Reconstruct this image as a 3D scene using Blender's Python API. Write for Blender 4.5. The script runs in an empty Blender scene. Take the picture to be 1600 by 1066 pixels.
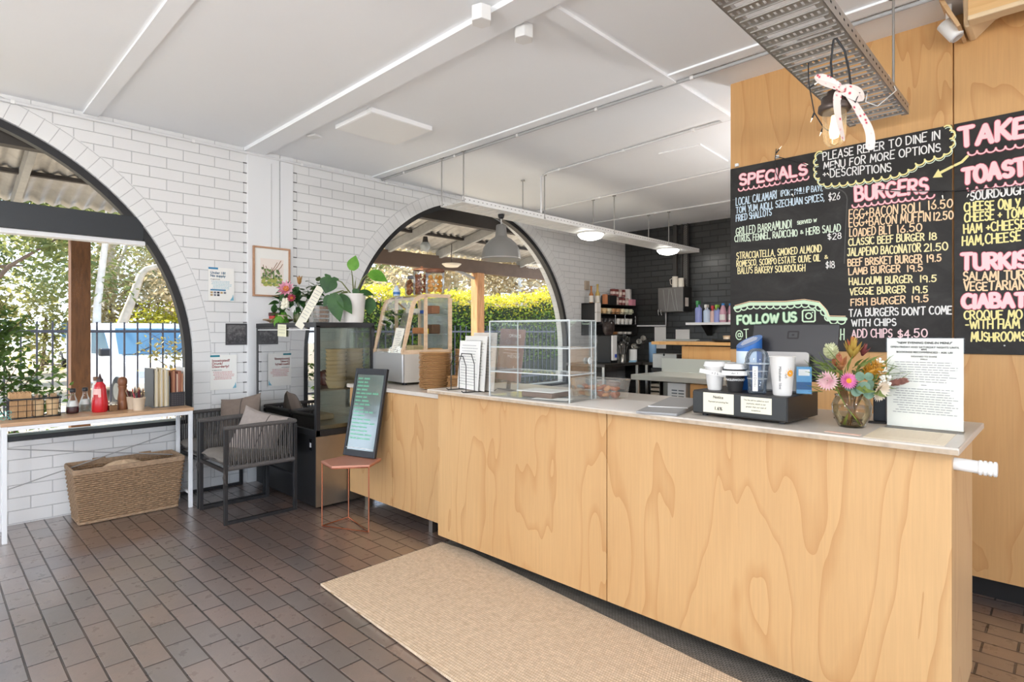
import bpy, math, random
from mathutils import Vector, Matrix, Euler
random.seed(7)
SC = bpy.context.scene
COL = SC.collection
pi = math.pi
R = math.radians

# ---------------------------------------------------------------- camera
cam_d = bpy.data.cameras.new('camera'); cam = bpy.data.objects.new('camera', cam_d); COL.objects.link(cam)
cam.location = (0, 0, 1.35); cam.rotation_euler = (R(90), 0, R(44.204))
cam_d.sensor_width = 36; cam_d.lens = 20.242; cam_d.shift_y = -0.00875
cam_d.clip_start = .05; cam_d.clip_end = 300
SC.camera = cam
vs = SC.view_settings
SC.display_settings.display_device = 'sRGB'
vs.view_transform = 'Standard'; vs.look = 'None'; vs.gamma = 1; vs.use_curve_mapping = False
vs.exposure = 0.58
SC.cycles.transparent_max_bounces = 40

# ---------------------------------------------------------------- sky and sun
world = bpy.data.worlds.new('sky'); SC.world = world; world.use_nodes = True
wn = world.node_tree; wn.nodes.clear()
wo = wn.nodes.new('ShaderNodeOutputWorld'); wb = wn.nodes.new('ShaderNodeBackground')
wt = wn.nodes.new('ShaderNodeTexCoord'); ws = wn.nodes.new('ShaderNodeSeparateXYZ')
wr = wn.nodes.new('ShaderNodeValToRGB')
wr.color_ramp.elements[0].position = 0.0; wr.color_ramp.elements[0].color = (.72, .80, .90, 1)
wr.color_ramp.elements[1].position = .7; wr.color_ramp.elements[1].color = (.36, .58, .95, 1)
wn.links.new(wt.outputs['Generated'], ws.inputs[0]); wn.links.new(ws.outputs['Z'], wr.inputs[0])
wn.links.new(wr.outputs[0], wb.inputs[0]); wn.links.new(wb.outputs[0], wo.inputs[0])
wb.inputs[1].default_value = 2.7
sd = bpy.data.lights.new('sun', 'SUN'); sd.energy = 10.5; sd.angle = R(.6); sd.color = (1, .93, .82)
sun = bpy.data.objects.new('sun', sd); COL.objects.link(sun)
sun.rotation_euler = Vector((-.62, -.30, 1.0)).to_track_quat('Z', 'Y').to_euler()

# point lights: the pendant's bulb, the rest unseen fill added without fixtures
FILL_AND_PENDANT = [  # location, watts, radius, colour
    ((-1.5, -.5, 2.25), 40, .14, (1, .98, .97)), ((1.2, .4, 2.25), 40, .14, (1, .98, .97)),
    ((-2.8, -2.6, 2.25), 50, .14, (1, .98, .97)), ((1.0, -2.6, 2.25), 50, .14, (1, .98, .97)),
    ((-4.11, 4.07, 2.2), 8, .06, (1, .92, .82)), ((-1.1, 5.2, 2.1), 60, .14, (1, .98, .97)),  # pendant bulb, then added fill hidden behind the plywood wall
]
for i, (l, w, r, c) in enumerate(FILL_AND_PENDANT):
    ld = bpy.data.lights.new('fill_or_pendant_light', 'POINT'); ld.energy = w; ld.shadow_soft_size = r; ld.color = c
    lo = bpy.data.objects.new('fill_or_pendant_light', ld); lo.location = l; COL.objects.link(lo)

# ---------------------------------------------------------------- colours and materials
def s2l(v):
    v /= 255.0
    return v / 12.92 if v <= .04045 else ((v + .055) / 1.055) ** 2.4
def rgb(r, g, b): return (s2l(r), s2l(g), s2l(b), 1)
_M = {}
def nm(name):
    m = bpy.data.materials.new(name); m.use_nodes = True; nt = m.node_tree
    return m, nt, nt.nodes['Principled BSDF']
def mat(name, col=None, rough=.5, metal=0, spec=.5, emit=0, alpha=None, noise=0, nscale=30, bump=0, trans=0):
    """plain principled with a slight procedural variation"""
    if name in _M: return _M[name]
    m, nt, b = nm(name); c = rgb(*col)
    b.inputs['Base Color'].default_value = c; b.inputs['Roughness'].default_value = rough
    b.inputs['Metallic'].default_value = metal; b.inputs['Specular IOR Level'].default_value = spec
    if trans: b.inputs['Transmission Weight'].default_value = trans
    if emit:
        b.inputs['Emission Color'].default_value = c; b.inputs['Emission Strength'].default_value = emit
    if noise or bump:
        tc = nt.nodes.new('ShaderNodeTexCoord'); nz = nt.nodes.new('ShaderNodeTexNoise')
        nz.inputs['Scale'].default_value = nscale; nz.inputs['Detail'].default_value = 4
        nt.links.new(tc.outputs['Object'], nz.inputs['Vector'])
        if noise:
            rp = nt.nodes.new('ShaderNodeValToRGB')
            rp.color_ramp.elements[0].position = .3; rp.color_ramp.elements[1].position = .7
            rp.color_ramp.elements[0].color = tuple(x * (1 - noise) for x in c[:3]) + (1,)
            rp.color_ramp.elements[1].color = tuple(min(1, x * (1 + noise)) for x in c[:3]) + (1,)
            nt.links.new(nz.outputs['Fac'], rp.inputs[0]); nt.links.new(rp.outputs[0], b.inputs['Base Color'])
        if bump:
            bp = nt.nodes.new('ShaderNodeBump'); bp.inputs['Distance'].default_value = bump; bp.inputs['Strength'].default_value = .6
            nt.links.new(nz.outputs['Fac'], bp.inputs['Height']); nt.links.new(bp.outputs[0], b.inputs['Normal'])
    _M[name] = m
    return m
def glass(name, tint=(255, 255, 255), refl=1.0, fog=0.0, fogcol=(235, 240, 240), rough=.02):
    """thin sheet of glass or acrylic: see-through, mirror-like at grazing angles"""
    if name in _M: return _M[name]
    m, nt, b = nm(name); nt.nodes.remove(b); out = nt.nodes['Material Output']
    tr = nt.nodes.new('ShaderNodeBsdfTransparent'); tr.inputs[0].default_value = rgb(*tint)
    gl = nt.nodes.new('ShaderNodeBsdfGlossy'); gl.inputs['Roughness'].default_value = rough; gl.inputs[0].default_value = (1, 1, 1, 1)
    fr = nt.nodes.new('ShaderNodeFresnel'); fr.inputs['IOR'].default_value = 1.45
    mu = nt.nodes.new('ShaderNodeMath'); mu.operation = 'MULTIPLY'; mu.inputs[1].default_value = refl
    mx = nt.nodes.new('ShaderNodeMixShader')
    nt.links.new(fr.outputs[0], mu.inputs[0]); nt.links.new(mu.outputs[0], mx.inputs[0])
    nt.links.new(tr.outputs[0], mx.inputs[1]); nt.links.new(gl.outputs[0], mx.inputs[2])
    last = mx
    if fog:
        df = nt.nodes.new('ShaderNodeBsdfDiffuse'); df.inputs[0].default_value = rgb(*fogcol)
        m2 = nt.nodes.new('ShaderNodeMixShader'); m2.inputs[0].default_value = fog
        nt.links.new(mx.outputs[0], m2.inputs[1]); nt.links.new(df.outputs[0], m2.inputs[2]); last = m2
    nt.links.new(last.outputs[0], out.inputs[0]); _M[name] = m
    return m

def mixcol(nt, fac, a, b):
    n = nt.nodes.new('ShaderNodeMix'); n.data_type = 'RGBA'
    for sock, v in ((n.inputs[0], fac), (n.inputs[6], a), (n.inputs[7], b)):
        if isinstance(v, bpy.types.NodeSocket): nt.links.new(v, sock)
        else: sock.default_value = v
    return n.outputs[2]
def math_(nt, op, a, b=None):
    n = nt.nodes.new('ShaderNodeMath'); n.operation = op
    for i, v in enumerate((a, b)):
        if v is None: continue
        if isinstance(v, bpy.types.NodeSocket): nt.links.new(v, n.inputs[i])
        else: n.inputs[i].default_value = v
    return n.outputs[0]
def mapping(nt, src, scale=(1, 1, 1), rot=(0, 0, 0), loc=(0, 0, 0)):
    n = nt.nodes.new('ShaderNodeMapping'); nt.links.new(src, n.inputs[0])
    n.inputs['Scale'].default_value = scale; n.inputs['Rotation'].default_value = rot; n.inputs['Location'].default_value = loc
    return n.outputs[0]
def noise(nt, vec, scale, detail=4, rough=.5, dist=0):
    n = nt.nodes.new('ShaderNodeTexNoise'); nt.links.new(vec, n.inputs['Vector'])
    n.inputs['Scale'].default_value = scale; n.inputs['Detail'].default_value = detail
    n.inputs['Roughness'].default_value = rough; n.inputs['Distortion'].default_value = dist
    return n.outputs['Fac']
def ramp(nt, fac, *stops):
    n = nt.nodes.new('ShaderNodeValToRGB'); nt.links.new(fac, n.inputs[0]); e = n.color_ramp.elements
    while len(e) < len(stops): e.new(.5)
    for i, (p, c) in enumerate(stops): e[i].position = p; e[i].color = c
    return n.outputs[0]
def bump(nt, b, h, dist, strength=1.0):
    n = nt.nodes.new('ShaderNodeBump'); n.inputs['Distance'].default_value = dist; n.inputs['Strength'].default_value = strength
    nt.links.new(h, n.inputs['Height']); nt.links.new(n.outputs[0], b.inputs['Normal'])
def coord(nt, kind='Object'):
    return nt.nodes.new('ShaderNodeTexCoord').outputs[kind]

def brick_mat(name, base, mortar, bw, rh, mort, rough, vary=0, offset=.5, dist=.004, spec=.5, rv=0):
    if name in _M: return _M[name]
    m, nt, b = nm(name); uv = coord(nt, 'UV')
    w = nt.nodes.new('ShaderNodeTexBrick'); nt.links.new(uv, w.inputs['Vector'])
    w.offset = offset; w.inputs['Scale'].default_value = 1; w.inputs['Mortar Size'].default_value = mort
    w.inputs['Mortar Smooth'].default_value = .35; w.inputs['Brick Width'].default_value = bw; w.inputs['Row Height'].default_value = rh
    w.inputs['Bias'].default_value = 0
    w.inputs['Color1'].default_value = tuple(x * (1 - vary) for x in base[:3]) + (1,)
    w.inputs['Color2'].default_value = tuple(min(1, x * (1 + vary)) for x in base[:3]) + (1,)
    w.inputs['Mortar'].default_value = mortar
    n1 = noise(nt, uv, 40, 6, .6); n2 = noise(nt, uv, 3, 3, .5)
    c = mixcol(nt, math_(nt, 'MULTIPLY', n2, .12), w.outputs['Color'], mortar)
    nt.links.new(c, b.inputs['Base Color'])
    hgt = math_(nt, 'ADD', math_(nt, 'MULTIPLY', math_(nt, 'SUBTRACT', 1.0, w.outputs['Fac']), 1.0), math_(nt, 'MULTIPLY', n1, .35))
    bump(nt, b, hgt, dist, .7)
    b.inputs['Roughness'].default_value = rough; b.inputs['Specular IOR Level'].default_value = spec
    _M[name] = m
    return m

def ply_mat(name, axis=(0, 2), light=(213, 172, 121), dark=(182, 132, 80), seed=0.0, horizontal=False):
    """rotary-cut plywood: thin brown contour lines of an elongated noise field over fine fibres"""
    if name in _M: return _M[name]
    m, nt, b = nm(name); o = coord(nt)
    sep = nt.nodes.new('ShaderNodeSeparateXYZ'); nt.links.new(o, sep.inputs[0])
    cmb = nt.nodes.new('ShaderNodeCombineXYZ')
    nt.links.new(sep.outputs[axis[0]], cmb.inputs[0]); nt.links.new(sep.outputs[axis[1]], cmb.inputs[1]); cmb.inputs[2].default_value = seed
    v = cmb.outputs[0]
    sc = (2.6, .62, 1) if not horizontal else (.62, 2.6, 1)
    f = noise(nt, mapping(nt, v, sc, loc=(seed, seed * .7, 0)), 1.15, 2.5, .5, .35)
    k = math_(nt, 'FRACT', math_(nt, 'MULTIPLY', f, 8.0))
    line = ramp(nt, k, (0, (1, 1, 1, 1)), (.05, (.7, .7, .7, 1)), (.22, (.10, .10, .10, 1)), (1, (0, 0, 0, 1)))
    fs = (70, 2.2, 1) if not horizontal else (2.2, 70, 1)
    fib = noise(nt, mapping(nt, v, fs), 1.6, 5, .6)
    pat = noise(nt, mapping(nt, v, (1, .5, 1)), 1.4, 3, .5)
    L, D = rgb(*light), rgb(*dark)
    L2 = tuple(x * .80 for x in L[:3]) + (1,)
    c1 = mixcol(nt, ramp(nt, fib, (.3, (0, 0, 0, 1)), (.75, (.55, .55, .55, 1))), L, L2)
    c2 = mixcol(nt, ramp(nt, pat, (.4, (0, 0, 0, 1)), (.75, (.4, .4, .4, 1))), c1, D)
    c3 = mixcol(nt, math_(nt, 'MULTIPLY', line, .58), c2, D)
    nt.links.new(c3, b.inputs['Base Color']); b.inputs['Roughness'].default_value = .42
    b.inputs['Specular IOR Level'].default_value = .35
    _M[name] = m
    return m
def wood_mat(name, light, dark, scale=(1, 18, 18), rough=.5, sc=3.0):
    if name in _M: return _M[name]
    m, nt, b = nm(name); v = mapping(nt, coord(nt), scale)
    f = noise(nt, v, sc, 5, .6, .6)
    nt.links.new(ramp(nt, f, (.3, rgb(*dark)), (.7, rgb(*light))), b.inputs['Base Color'])
    b.inputs['Roughness'].default_value = rough; _M[name] = m
    return m
def weave_mat(name, a, bcol, su, sv, rough=.9, dist=.003):
    if name in _M: return _M[name]
    m, nt, b = nm(name); o = coord(nt); v = mapping(nt, o, (su, sv, 1))
    w = nt.nodes.new('ShaderNodeTexBrick'); nt.links.new(v, w.inputs['Vector']); w.inputs['Scale'].default_value = 1
    w.inputs['Brick Width'].default_value = 1; w.inputs['Row Height'].default_value = 1; w.inputs['Mortar Size'].default_value = .12
    w.inputs['Mortar Smooth'].default_value = 1
    w.inputs['Color1'].default_value = rgb(*a); w.inputs['Color2'].default_value = tuple(x * .86 for x in rgb(*a)[:3]) + (1,); w.inputs['Mortar'].default_value = rgb(*bcol)
    n = noise(nt, mapping(nt, o, (su * .25, sv * .6, 1)), 1.0, 6, .7)
    c = mixcol(nt, ramp(nt, n, (.45, (0, 0, 0, 1)), (.75, (.55, .55, .55, 1))), w.outputs['Color'], rgb(*bcol))
    nt.links.new(c, b.inputs['Base Color']); b.inputs['Roughness'].default_value = rough; b.inputs['Specular IOR Level'].default_value = .1
    bump(nt, b, math_(nt, 'SUBTRACT', n, w.outputs['Fac']), dist, .8)
    _M[name] = m
    return m
def leaf_mat(name, a, b_, c=None, trans=.35, sc=6):
    if name in _M: return _M[name]
    m, nt, b = nm(name); f = noise(nt, coord(nt), sc, 3, .6)
    st = [(.3, rgb(*a)), (.6, rgb(*b_))] + ([(.8, rgb(*c))] if c else [])
    col = ramp(nt, f, *st); nt.links.new(col, b.inputs['Base Color']); b.inputs['Roughness'].default_value = .5
    t = nt.nodes.new('ShaderNodeBsdfTranslucent'); nt.links.new(col, t.inputs[0])
    mx = nt.nodes.new('ShaderNodeMixShader'); mx.inputs[0].default_value = trans
    nt.links.new(b.outputs[0], mx.inputs[1]); nt.links.new(t.outputs[0], mx.inputs[2])
    nt.links.new(mx.outputs[0], nt.nodes['Material Output'].inputs[0]); _M[name] = m
    return m

# ---------------------------------------------------------------- mesh building
class MB:
    def __init__(s): s.v = []; s.f = []; s.sm = []; s.mi = []
    def add(s, vs_, fs, smooth=False, mi=0, M=None):
        o = len(s.v)
        s.v.extend([tuple(M @ Vector(p)) for p in vs_] if M else [tuple(p) for p in vs_])
        for f in fs: s.f.append([i + o for i in f]); s.sm.append(smooth); s.mi.append(mi)
        return s
    def box(s, x0, x1, y0, y1, z0, z1, mi=0, M=None):
        v = [(x, y, z) for z in (z0, z1) for y in (y0, y1) for x in (x0, x1)]
        return s.add(v, [(0, 2, 3, 1), (4, 5, 7, 6), (0, 1, 5, 4), (2, 6, 7, 3), (0, 4, 6, 2), (1, 3, 7, 5)], False, mi, M)
    def bar(s, p, q, w, d=None, mi=0, up=(0, 0, 1)):
        """square bar from p to q"""
        p, q = Vector(p), Vector(q); d = d or w; t = (q - p); L = t.length; t.normalize()
        u = Vector(up)
        if abs(t.dot(u)) > .98: u = Vector((0, 1, 0))
        a = t.cross(u).normalized(); b = a.cross(t)
        M = Matrix((a, b, t)).transposed().to_4x4(); M.translation = p
        return s.box(-w / 2, w / 2, -d / 2, d / 2, 0, L, mi, M)
    def tube(s, pts, r, n=8, closed=False, mi=0, caps=True, M=None):
        P = [Vector(p) for p in pts]; k = len(P); rr = r if isinstance(r, (list, tuple)) else [r] * k
        T = []
        for i in range(k):
            a = P[(i - 1) % k] if (closed or i > 0) else P[i]; b = P[(i + 1) % k] if (closed or i < k - 1) else P[i]
            t = b - a
            T.append(t.normalized() if t.length > 1e-9 else Vector((0, 0, 1)))
        u = T[0].orthogonal().normalized(); vs_ = []; fs = []
        for i in range(k):
            u = u - T[i] * u.dot(T[i])
            u = u.normalized() if u.length > 1e-6 else T[i].orthogonal().normalized()
            w = T[i].cross(u)
            for j in range(n):
                a = 2 * pi * j / n; vs_.append(P[i] + (u * math.cos(a) + w * math.sin(a)) * rr[i])
        for i in range(k if closed else k - 1):
            i2 = (i + 1) % k
            for j in range(n):
                j2 = (j + 1) % n; fs.append((i * n + j, i * n + j2, i2 * n + j2, i2 * n + j))
        s.add(vs_, fs, True, mi, M)
        if caps and not closed:
            s.add(vs_[:n], [tuple(range(n))[::-1]], False, mi, M); s.add(vs_[-n:], [tuple(range(n))], False, mi, M)
        return s
    def cyl(s, p, q, r, r2=None, n=16, mi=0, M=None): return s.tube([p, q], [r, r if r2 is None else r2], n, False, mi, True, M)
    def lathe(s, prof, n=24, c=(0, 0, 0), mi=0, M=None, smooth=True, sx=1, sy=1):
        vs_ = []; fs = []; k = len(prof)
        for r, z in prof:
            for j in range(n):
                a = 2 * pi * j / n; vs_.append((c[0] + r * math.cos(a) * sx, c[1] + r * math.sin(a) * sy, c[2] + z))
        for i in range(k - 1):
            for j in range(n):
                j2 = (j + 1) % n; fs.append((i * n + j, i * n + j2, (i + 1) * n + j2, (i + 1) * n + j))
        s.add(vs_, fs, smooth, mi, M)
        if prof[0][0] > 1e-6: s.add(vs_[:n], [tuple(range(n))[::-1]], False, mi, M)
        if prof[-1][0] > 1e-6: s.add(vs_[-n:], [tuple(range(n))], False, mi, M)
        return s
    def prism(s, poly, z0, z1, mi=0, M=None):
        n = len(poly); a = [(x, y, z0) for x, y in poly]; b = [(x, y, z1) for x, y in poly]
        return s.add(a + b, [tuple(range(n))[::-1], tuple(range(n, 2 * n))] + [(i, (i + 1) % n, n + (i + 1) % n, n + i) for i in range(n)], False, mi, M)
    def quad(s, a, b, c, d, mi=0, M=None): return s.add([a, b, c, d], [(0, 1, 2, 3)], False, mi, M)
    def ball(s, c, r, n=10, mi=0, sz=1, M=None):
        k = max(4, n // 2); return s.lathe([(r * math.sin(pi * i / k) + 1e-7, -r * sz * math.cos(pi * i / k)) for i in range(k + 1)], n, c, mi, M)
    def grid(s, fn, nu, nv, mi=0, smooth=True, M=None, closed_u=False):
        vs_ = [fn(i / nu, j / nv) for j in range(nv + 1) for i in range(nu + (0 if closed_u else 1))]
        w = nu if closed_u else nu + 1; fs = []
        for j in range(nv):
            for i in range(nu):
                i2 = (i + 1) % w; fs.append((j * w + i, j * w + i2, (j + 1) * w + i2, (j + 1) * w + i))
        return s.add(vs_, fs, smooth, mi, M)
    def build(s, name, mats, parent=None, loc=None, rot=None, bevel=0, seg=2, solid=0):
        me = bpy.data.meshes.new(name); me.from_pydata(s.v, [], s.f)
        mats = mats if isinstance(mats, (list, tuple)) else [mats]
        for m in mats: me.materials.append(m)
        me.polygons.foreach_set('use_smooth', s.sm); me.polygons.foreach_set('material_index', s.mi)
        me.update()
        o = bpy.data.objects.new(name, me); COL.objects.link(o)
        if parent: o.parent = parent
        if loc: o.location = loc
        if rot: o.rotation_euler = rot
        if solid:
            sm = o.modifiers.new('solid', 'SOLIDIFY'); sm.thickness = solid; sm.offset = 0
        if bevel:
            bm_ = o.modifiers.new('bevel', 'BEVEL'); bm_.width = bevel; bm_.segments = seg; bm_.limit_method = 'ANGLE'; bm_.angle_limit = R(40)
        return o
def tag(o, label=None, cat=None, group=None, kind=None):
    if label: o['label'] = label
    if cat: o['category'] = cat
    if group: o['group'] = group
    if kind: o['kind'] = kind
    return o
def thing(name, label, cat, loc=(0, 0, 0), rz=0, group=None):
    o = bpy.data.objects.new(name, None); COL.objects.link(o); o.empty_display_size = .05
    o.location = loc; o.rotation_euler = (0, 0, rz); return tag(o, label, cat, group)
def struct(name, mb, mats, **k): return tag(mb.build(name, mats, **k), kind='structure')
def dup(root, loc, rz=None, label=None, group=None):
    r = root.copy(); COL.objects.link(r); r.location = loc
    if rz is not None: r.rotation_euler = (0, 0, rz)
    if label: r['label'] = label
    if group: r['group'] = group
    for ch in list(root.children):
        c = ch.copy(); COL.objects.link(c); c.parent = r
        for g in list(ch.children):
            d = g.copy(); COL.objects.link(d); d.parent = c
    return r
def TM(loc=(0, 0, 0), rz=0, rx=0, ry=0): return Matrix.Translation(loc) @ Euler((rx, ry, rz)).to_matrix().to_4x4()

# printed lettering (built-in font) turned into a mesh lying on local x-z plane facing -y
def text_mesh(body, size, align='CENTER', spacing=1.0, line=1.0):
    c = bpy.data.curves.new('t', 'FONT'); c.body = body; c.size = size; c.align_x = align; c.align_y = 'CENTER'
    c.space_line = line; c.space_character = spacing; c.resolution_u = 2
    o = bpy.data.objects.new('t', c); COL.objects.link(o); me = bpy.data.meshes.new_from_object(o)
    v = [tuple(x.co) for x in me.vertices]; f = [tuple(p.vertices) for p in me.polygons]
    bpy.data.objects.remove(o); bpy.data.curves.remove(c); bpy.data.meshes.remove(me)
    return v, f
def text_add(mb, body, size, M, align='CENTER', bold=0, mi=0, spacing=1.0, line=1.0):
    v, f = text_mesh(body, size, align, spacing, line)
    mb.add([(x, 0, y) for x, y, z in v], f, False, mi, M)
    if bold:
        for dx, dz in ((bold, 0), (0, bold), (bold, bold)):
            mb.add([(x + dx, -.00002, y + dz) for x, y, z in v], f, False, mi, M)
def lines_add(mb, x0, x1, z0, n, step, th, M, mi=0, rnd=None):
    """rows of print too small to read"""
    rnd = rnd or random.Random(3)
    for i in range(n):
        x = x0 + rnd.uniform(0, .12) * (x1 - x0); e = x1 - rnd.uniform(0, .18) * (x1 - x0); z = z0 - i * step
        while x < e:
            w = rnd.uniform(.04, .11) * (x1 - x0)
            mb.quad((x, 0, z), (min(x + w, e), 0, z), (min(x + w, e), 0, z + th), (x, 0, z + th), mi, M); x += w + .015 * (x1 - x0)

# one-stroke hand lettering: each glyph is a list of polylines in a 0..1 high box
def arc(cx, cy, rx, ry, a0, a1, n=10):
    return [(cx + rx * math.cos(R(a0 + (a1 - a0) * i / n)), cy + ry * math.sin(R(a0 + (a1 - a0) * i / n))) for i in range(n + 1)]
GL = {
 'A': (.62, [[(0, 0), (.31, 1), (.62, 0)], [(.1, .36), (.52, .36)]]),
 'B': (.56, [[(0, 0), (0, 1)], [(0, 1), (.2, 1)] + arc(.24, .76, .24, .24, 90, -90) + [(0, .52)], [(0, .52), (.24, .52)] + arc(.28, .26, .28, .26, 90, -90) + [(0, 0)]]),
 'C': (.56, [arc(.34, .5, .34, .5, 50, 310, 14)]),
 'D': (.6, [[(0, 0), (0, 1), (.15, 1)] + arc(.18, .5, .42, .5, 90, -90, 12) + [(0, 0)]]),
 'E': (.48, [[(.48, 1), (0, 1), (0, 0), (.48, 0)], [(0, .52), (.38, .52)]]),
 'F': (.46, [[(.46, 1), (0, 1), (0, 0)], [(0, .52), (.36, .52)]]),
 'G': (.62, [arc(.34, .5, .34, .5, 50, 350, 14) + [(.36, .42)]]),
 'H': (.56, [[(0, 0), (0, 1)], [(.56, 0), (.56, 1)], [(0, .5), (.56, .5)]]),
 'I': (.06, [[(.03, 0), (.03, 1)]]),
 'J': (.46, [[(.1, 1), (.46, 1)], [(.36, 1), (.36, .25)] + arc(.18, .22, .18, .22, 0, -170, 8)]),
 'K': (.54, [[(0, 0), (0, 1)], [(.52, 1), (0, .42)], [(.14, .56), (.54, 0)]]),
 'L': (.44, [[(0, 1), (0, 0), (.44, 0)]]),
 'M': (.7, [[(0, 0), (.08, 1), (.35, .3), (.62, 1), (.7, 0)]]),
 'N': (.56, [[(0, 0), (0, 1), (.56, 0), (.56, 1)]]),
 'O': (.64, [arc(.32, .5, .32, .5, 90, 450, 18)]),
 'P': (.5, [[(0, 0), (0, 1), (.22, 1)] + arc(.24, .74, .26, .26, 90, -90) + [(0, .48)]]),
 'Q': (.66, [arc(.32, .5, .32, .5, 90, 450, 18), [(.4, .25), (.66, -.05)]]),
 'R': (.54, [[(0, 0), (0, 1), (.22, 1)] + arc(.24, .75, .26, .25, 90, -90) + [(0, .5)], [(.2, .5), (.54, 0)]]),
 'S': (.5, [arc(.25, .755, .23, .245, 35, 265, 9) + arc(.25, .26, .25, .26, 80, -150, 9)]),
 'T': (.58, [[(0, 1), (.58, 1)], [(.29, 1), (.29, 0)]]),
 'U': (.56, [[(0, 1), (0, .3)] + arc(.28, .3, .28, .3, 180, 360, 9) + [(.56, 1)]]),
 'V': (.58, [[(0, 1), (.29, 0), (.58, 1)]]),
 'W': (.8, [[(0, 1), (.2, 0), (.4, .8), (.6, 0), (.8, 1)]]),
 'X': (.54, [[(0, 0), (.54, 1)], [(0, 1), (.54, 0)]]),
 'Y': (.54, [[(0, 1), (.27, .45)], [(.54, 1), (.2, 0)]]),
 'Z': (.52, [[(0, 1), (.52, 1), (0, 0), (.52, 0)]]),
 '0': (.54, [arc(.27, .5, .27, .5, 90, 450, 16)]),
 '1': (.1, [[(.06, 1), (.05, 0)]]),
 '2': (.5, [arc(.24, .74, .23, .26, 160, -30, 9) + [(0, 0), (.5, 0)]]),
 '4': (.52, [[(.36, 0), (.36, 1), (0, .34), (.52, .34)]]),
 '5': (.5, [[(.46, 1), (.08, 1), (.04, .56)] + arc(.22, .32, .26, .32, 110, -150, 10)]),
 '6': (.5, [[(.38, 1), (.06, .45)] + arc(.25, .27, .23, .27, 150, 510, 14)]),
 '8': (.5, [arc(.25, .76, .2, .24, 270, -90, 14), arc(.25, .26, .25, .26, 90, 450, 14)]),
 '9': (.5, [arc(.25, .72, .23, .27, 0, 360, 14) + [(.44, 0)]]),
 '3': (.5, [arc(.22, .75, .22, .25, 150, -90, 8) + arc(.22, .26, .26, .26, 90, -150, 9)]),
 '.': (.08, [[(.03, .02), (.05, .02)]]), ',': (.12, [[(.07, .05), (.0, -.14)]]), '+': (.4, [[(0, .45), (.4, .45)], [(.2, .25), (.2, .66)]]),
 '-': (.3, [[(0, .5), (.3, .5)]]), "'": (.06, [[(.04, 1.0), (.02, .8)]]), '/': (.36, [[(0, 0), (.36, 1)]]),
 '(': (.2, [arc(.3, .5, .28, .62, 125, 235, 7)]), ')': (.2, [arc(-.1, .5, .28, .62, 55, -55, 7)]),
 '$': (.48, [arc(.24, .7, .22, .2, 35, 265, 9) + arc(.24, .29, .23, .21, 80, -150, 9), [(.24, -.08), (.24, 1.06)]]),
 '&': (.5, [[(.5, 0), (.1, .7)] + arc(.22, .8, .13, .17, 180, 0, 7) + [(.05, .3)] + arc(.2, .2, .18, .2, 150, 330, 8) + [(.5, .4)]]),
 '@': (.9, [arc(.45, .45, .17, .19, 0, 360, 12), [(.62, .65), (.62, .3)] + arc(.75, .32, .12, .1, 190, 340, 5) + arc(.45, .45, .45, .5, -5, 300, 16)]),
 '*': (.3, [[(.15, .4), (.15, .9)], [(0, .52), (.3, .78)], [(0, .78), (.3, .52)]]),
}
_sk = [0]
def stroke(mb, pts, th, y=0, mi=0):
    """flat chalk stroke on the x-z plane: a mitred ribbon with rounded ends"""
    _sk[0] = (_sk[0] + 1) % 7; y = y - .00004 * _sk[0]
    P = [pts[0]]
    for p in pts[1:]:
        if math.hypot(p[0] - P[-1][0], p[1] - P[-1][1]) > 1e-5: P.append(p)
    h = th / 2
    if len(P) < 2: P = [P[0], (P[0][0] + th * .1, P[0][1])]
    closed = len(P) > 3 and math.hypot(P[0][0] - P[-1][0], P[0][1] - P[-1][1]) < 1e-4
    if closed: P = P[:-1]
    n = len(P); L = []; Rr = []
    def nrm(a, b):
        d = math.hypot(b[0] - a[0], b[1] - a[1]); return (-(b[1] - a[1]) / d, (b[0] - a[0]) / d)
    for i in range(n):
        if closed: n1, n2 = nrm(P[i - 1], P[i]), nrm(P[i], P[(i + 1) % n])
        else: n1 = nrm(P[i - 1], P[i]) if i else nrm(P[0], P[1]); n2 = nrm(P[i], P[i + 1]) if i < n - 1 else nrm(P[-2], P[-1])
        mx, mz = n1[0] + n2[0], n1[1] + n2[1]; q = math.hypot(mx, mz)
        if q < .35: mx, mz, k = n1[0], n1[1], 1.0
        else: mx, mz = mx / q, mz / q; k = min(1.7, 1 / max(.3, mx * n1[0] + mz * n1[1]))
        L.append((P[i][0] + mx * h * k, y, P[i][1] + mz * h * k)); Rr.append((P[i][0] - mx * h * k, y, P[i][1] - mz * h * k))
    f = [(i, (i + 1) % n, n + (i + 1) % n, n + i) for i in range(n if closed else n - 1)]
    mb.add(L + Rr, f, False, mi)
    if not closed:
        for c, o in ((P[0], P[1]), (P[-1], P[-2])):
            a0 = math.atan2(c[1] - o[1], c[0] - o[0])
            mb.add([(c[0] + h * math.cos(a0 + t), y, c[1] + h * math.sin(a0 + t)) for t in (-pi / 2, -pi / 4, 0, pi / 4, pi / 2)], [(0, 1, 2, 3, 4)], False, mi)
def soft_split(pls):
    """break a stroke where the hand would turn sharply"""
    out = []
    for pl in pls:
        cur = [pl[0]]
        for i in range(1, len(pl)):
            cur.append(pl[i])
            if i < len(pl) - 1:
                a = Vector((pl[i][0] - pl[i - 1][0], pl[i][1] - pl[i - 1][1])); b = Vector((pl[i + 1][0] - pl[i][0], pl[i + 1][1] - pl[i][1]))
                if a.length > 1e-6 and b.length > 1e-6 and a.normalized().dot(b.normalized()) < .25: out.append(cur); cur = [pl[i]]
        out.append(cur)
    return out
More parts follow.
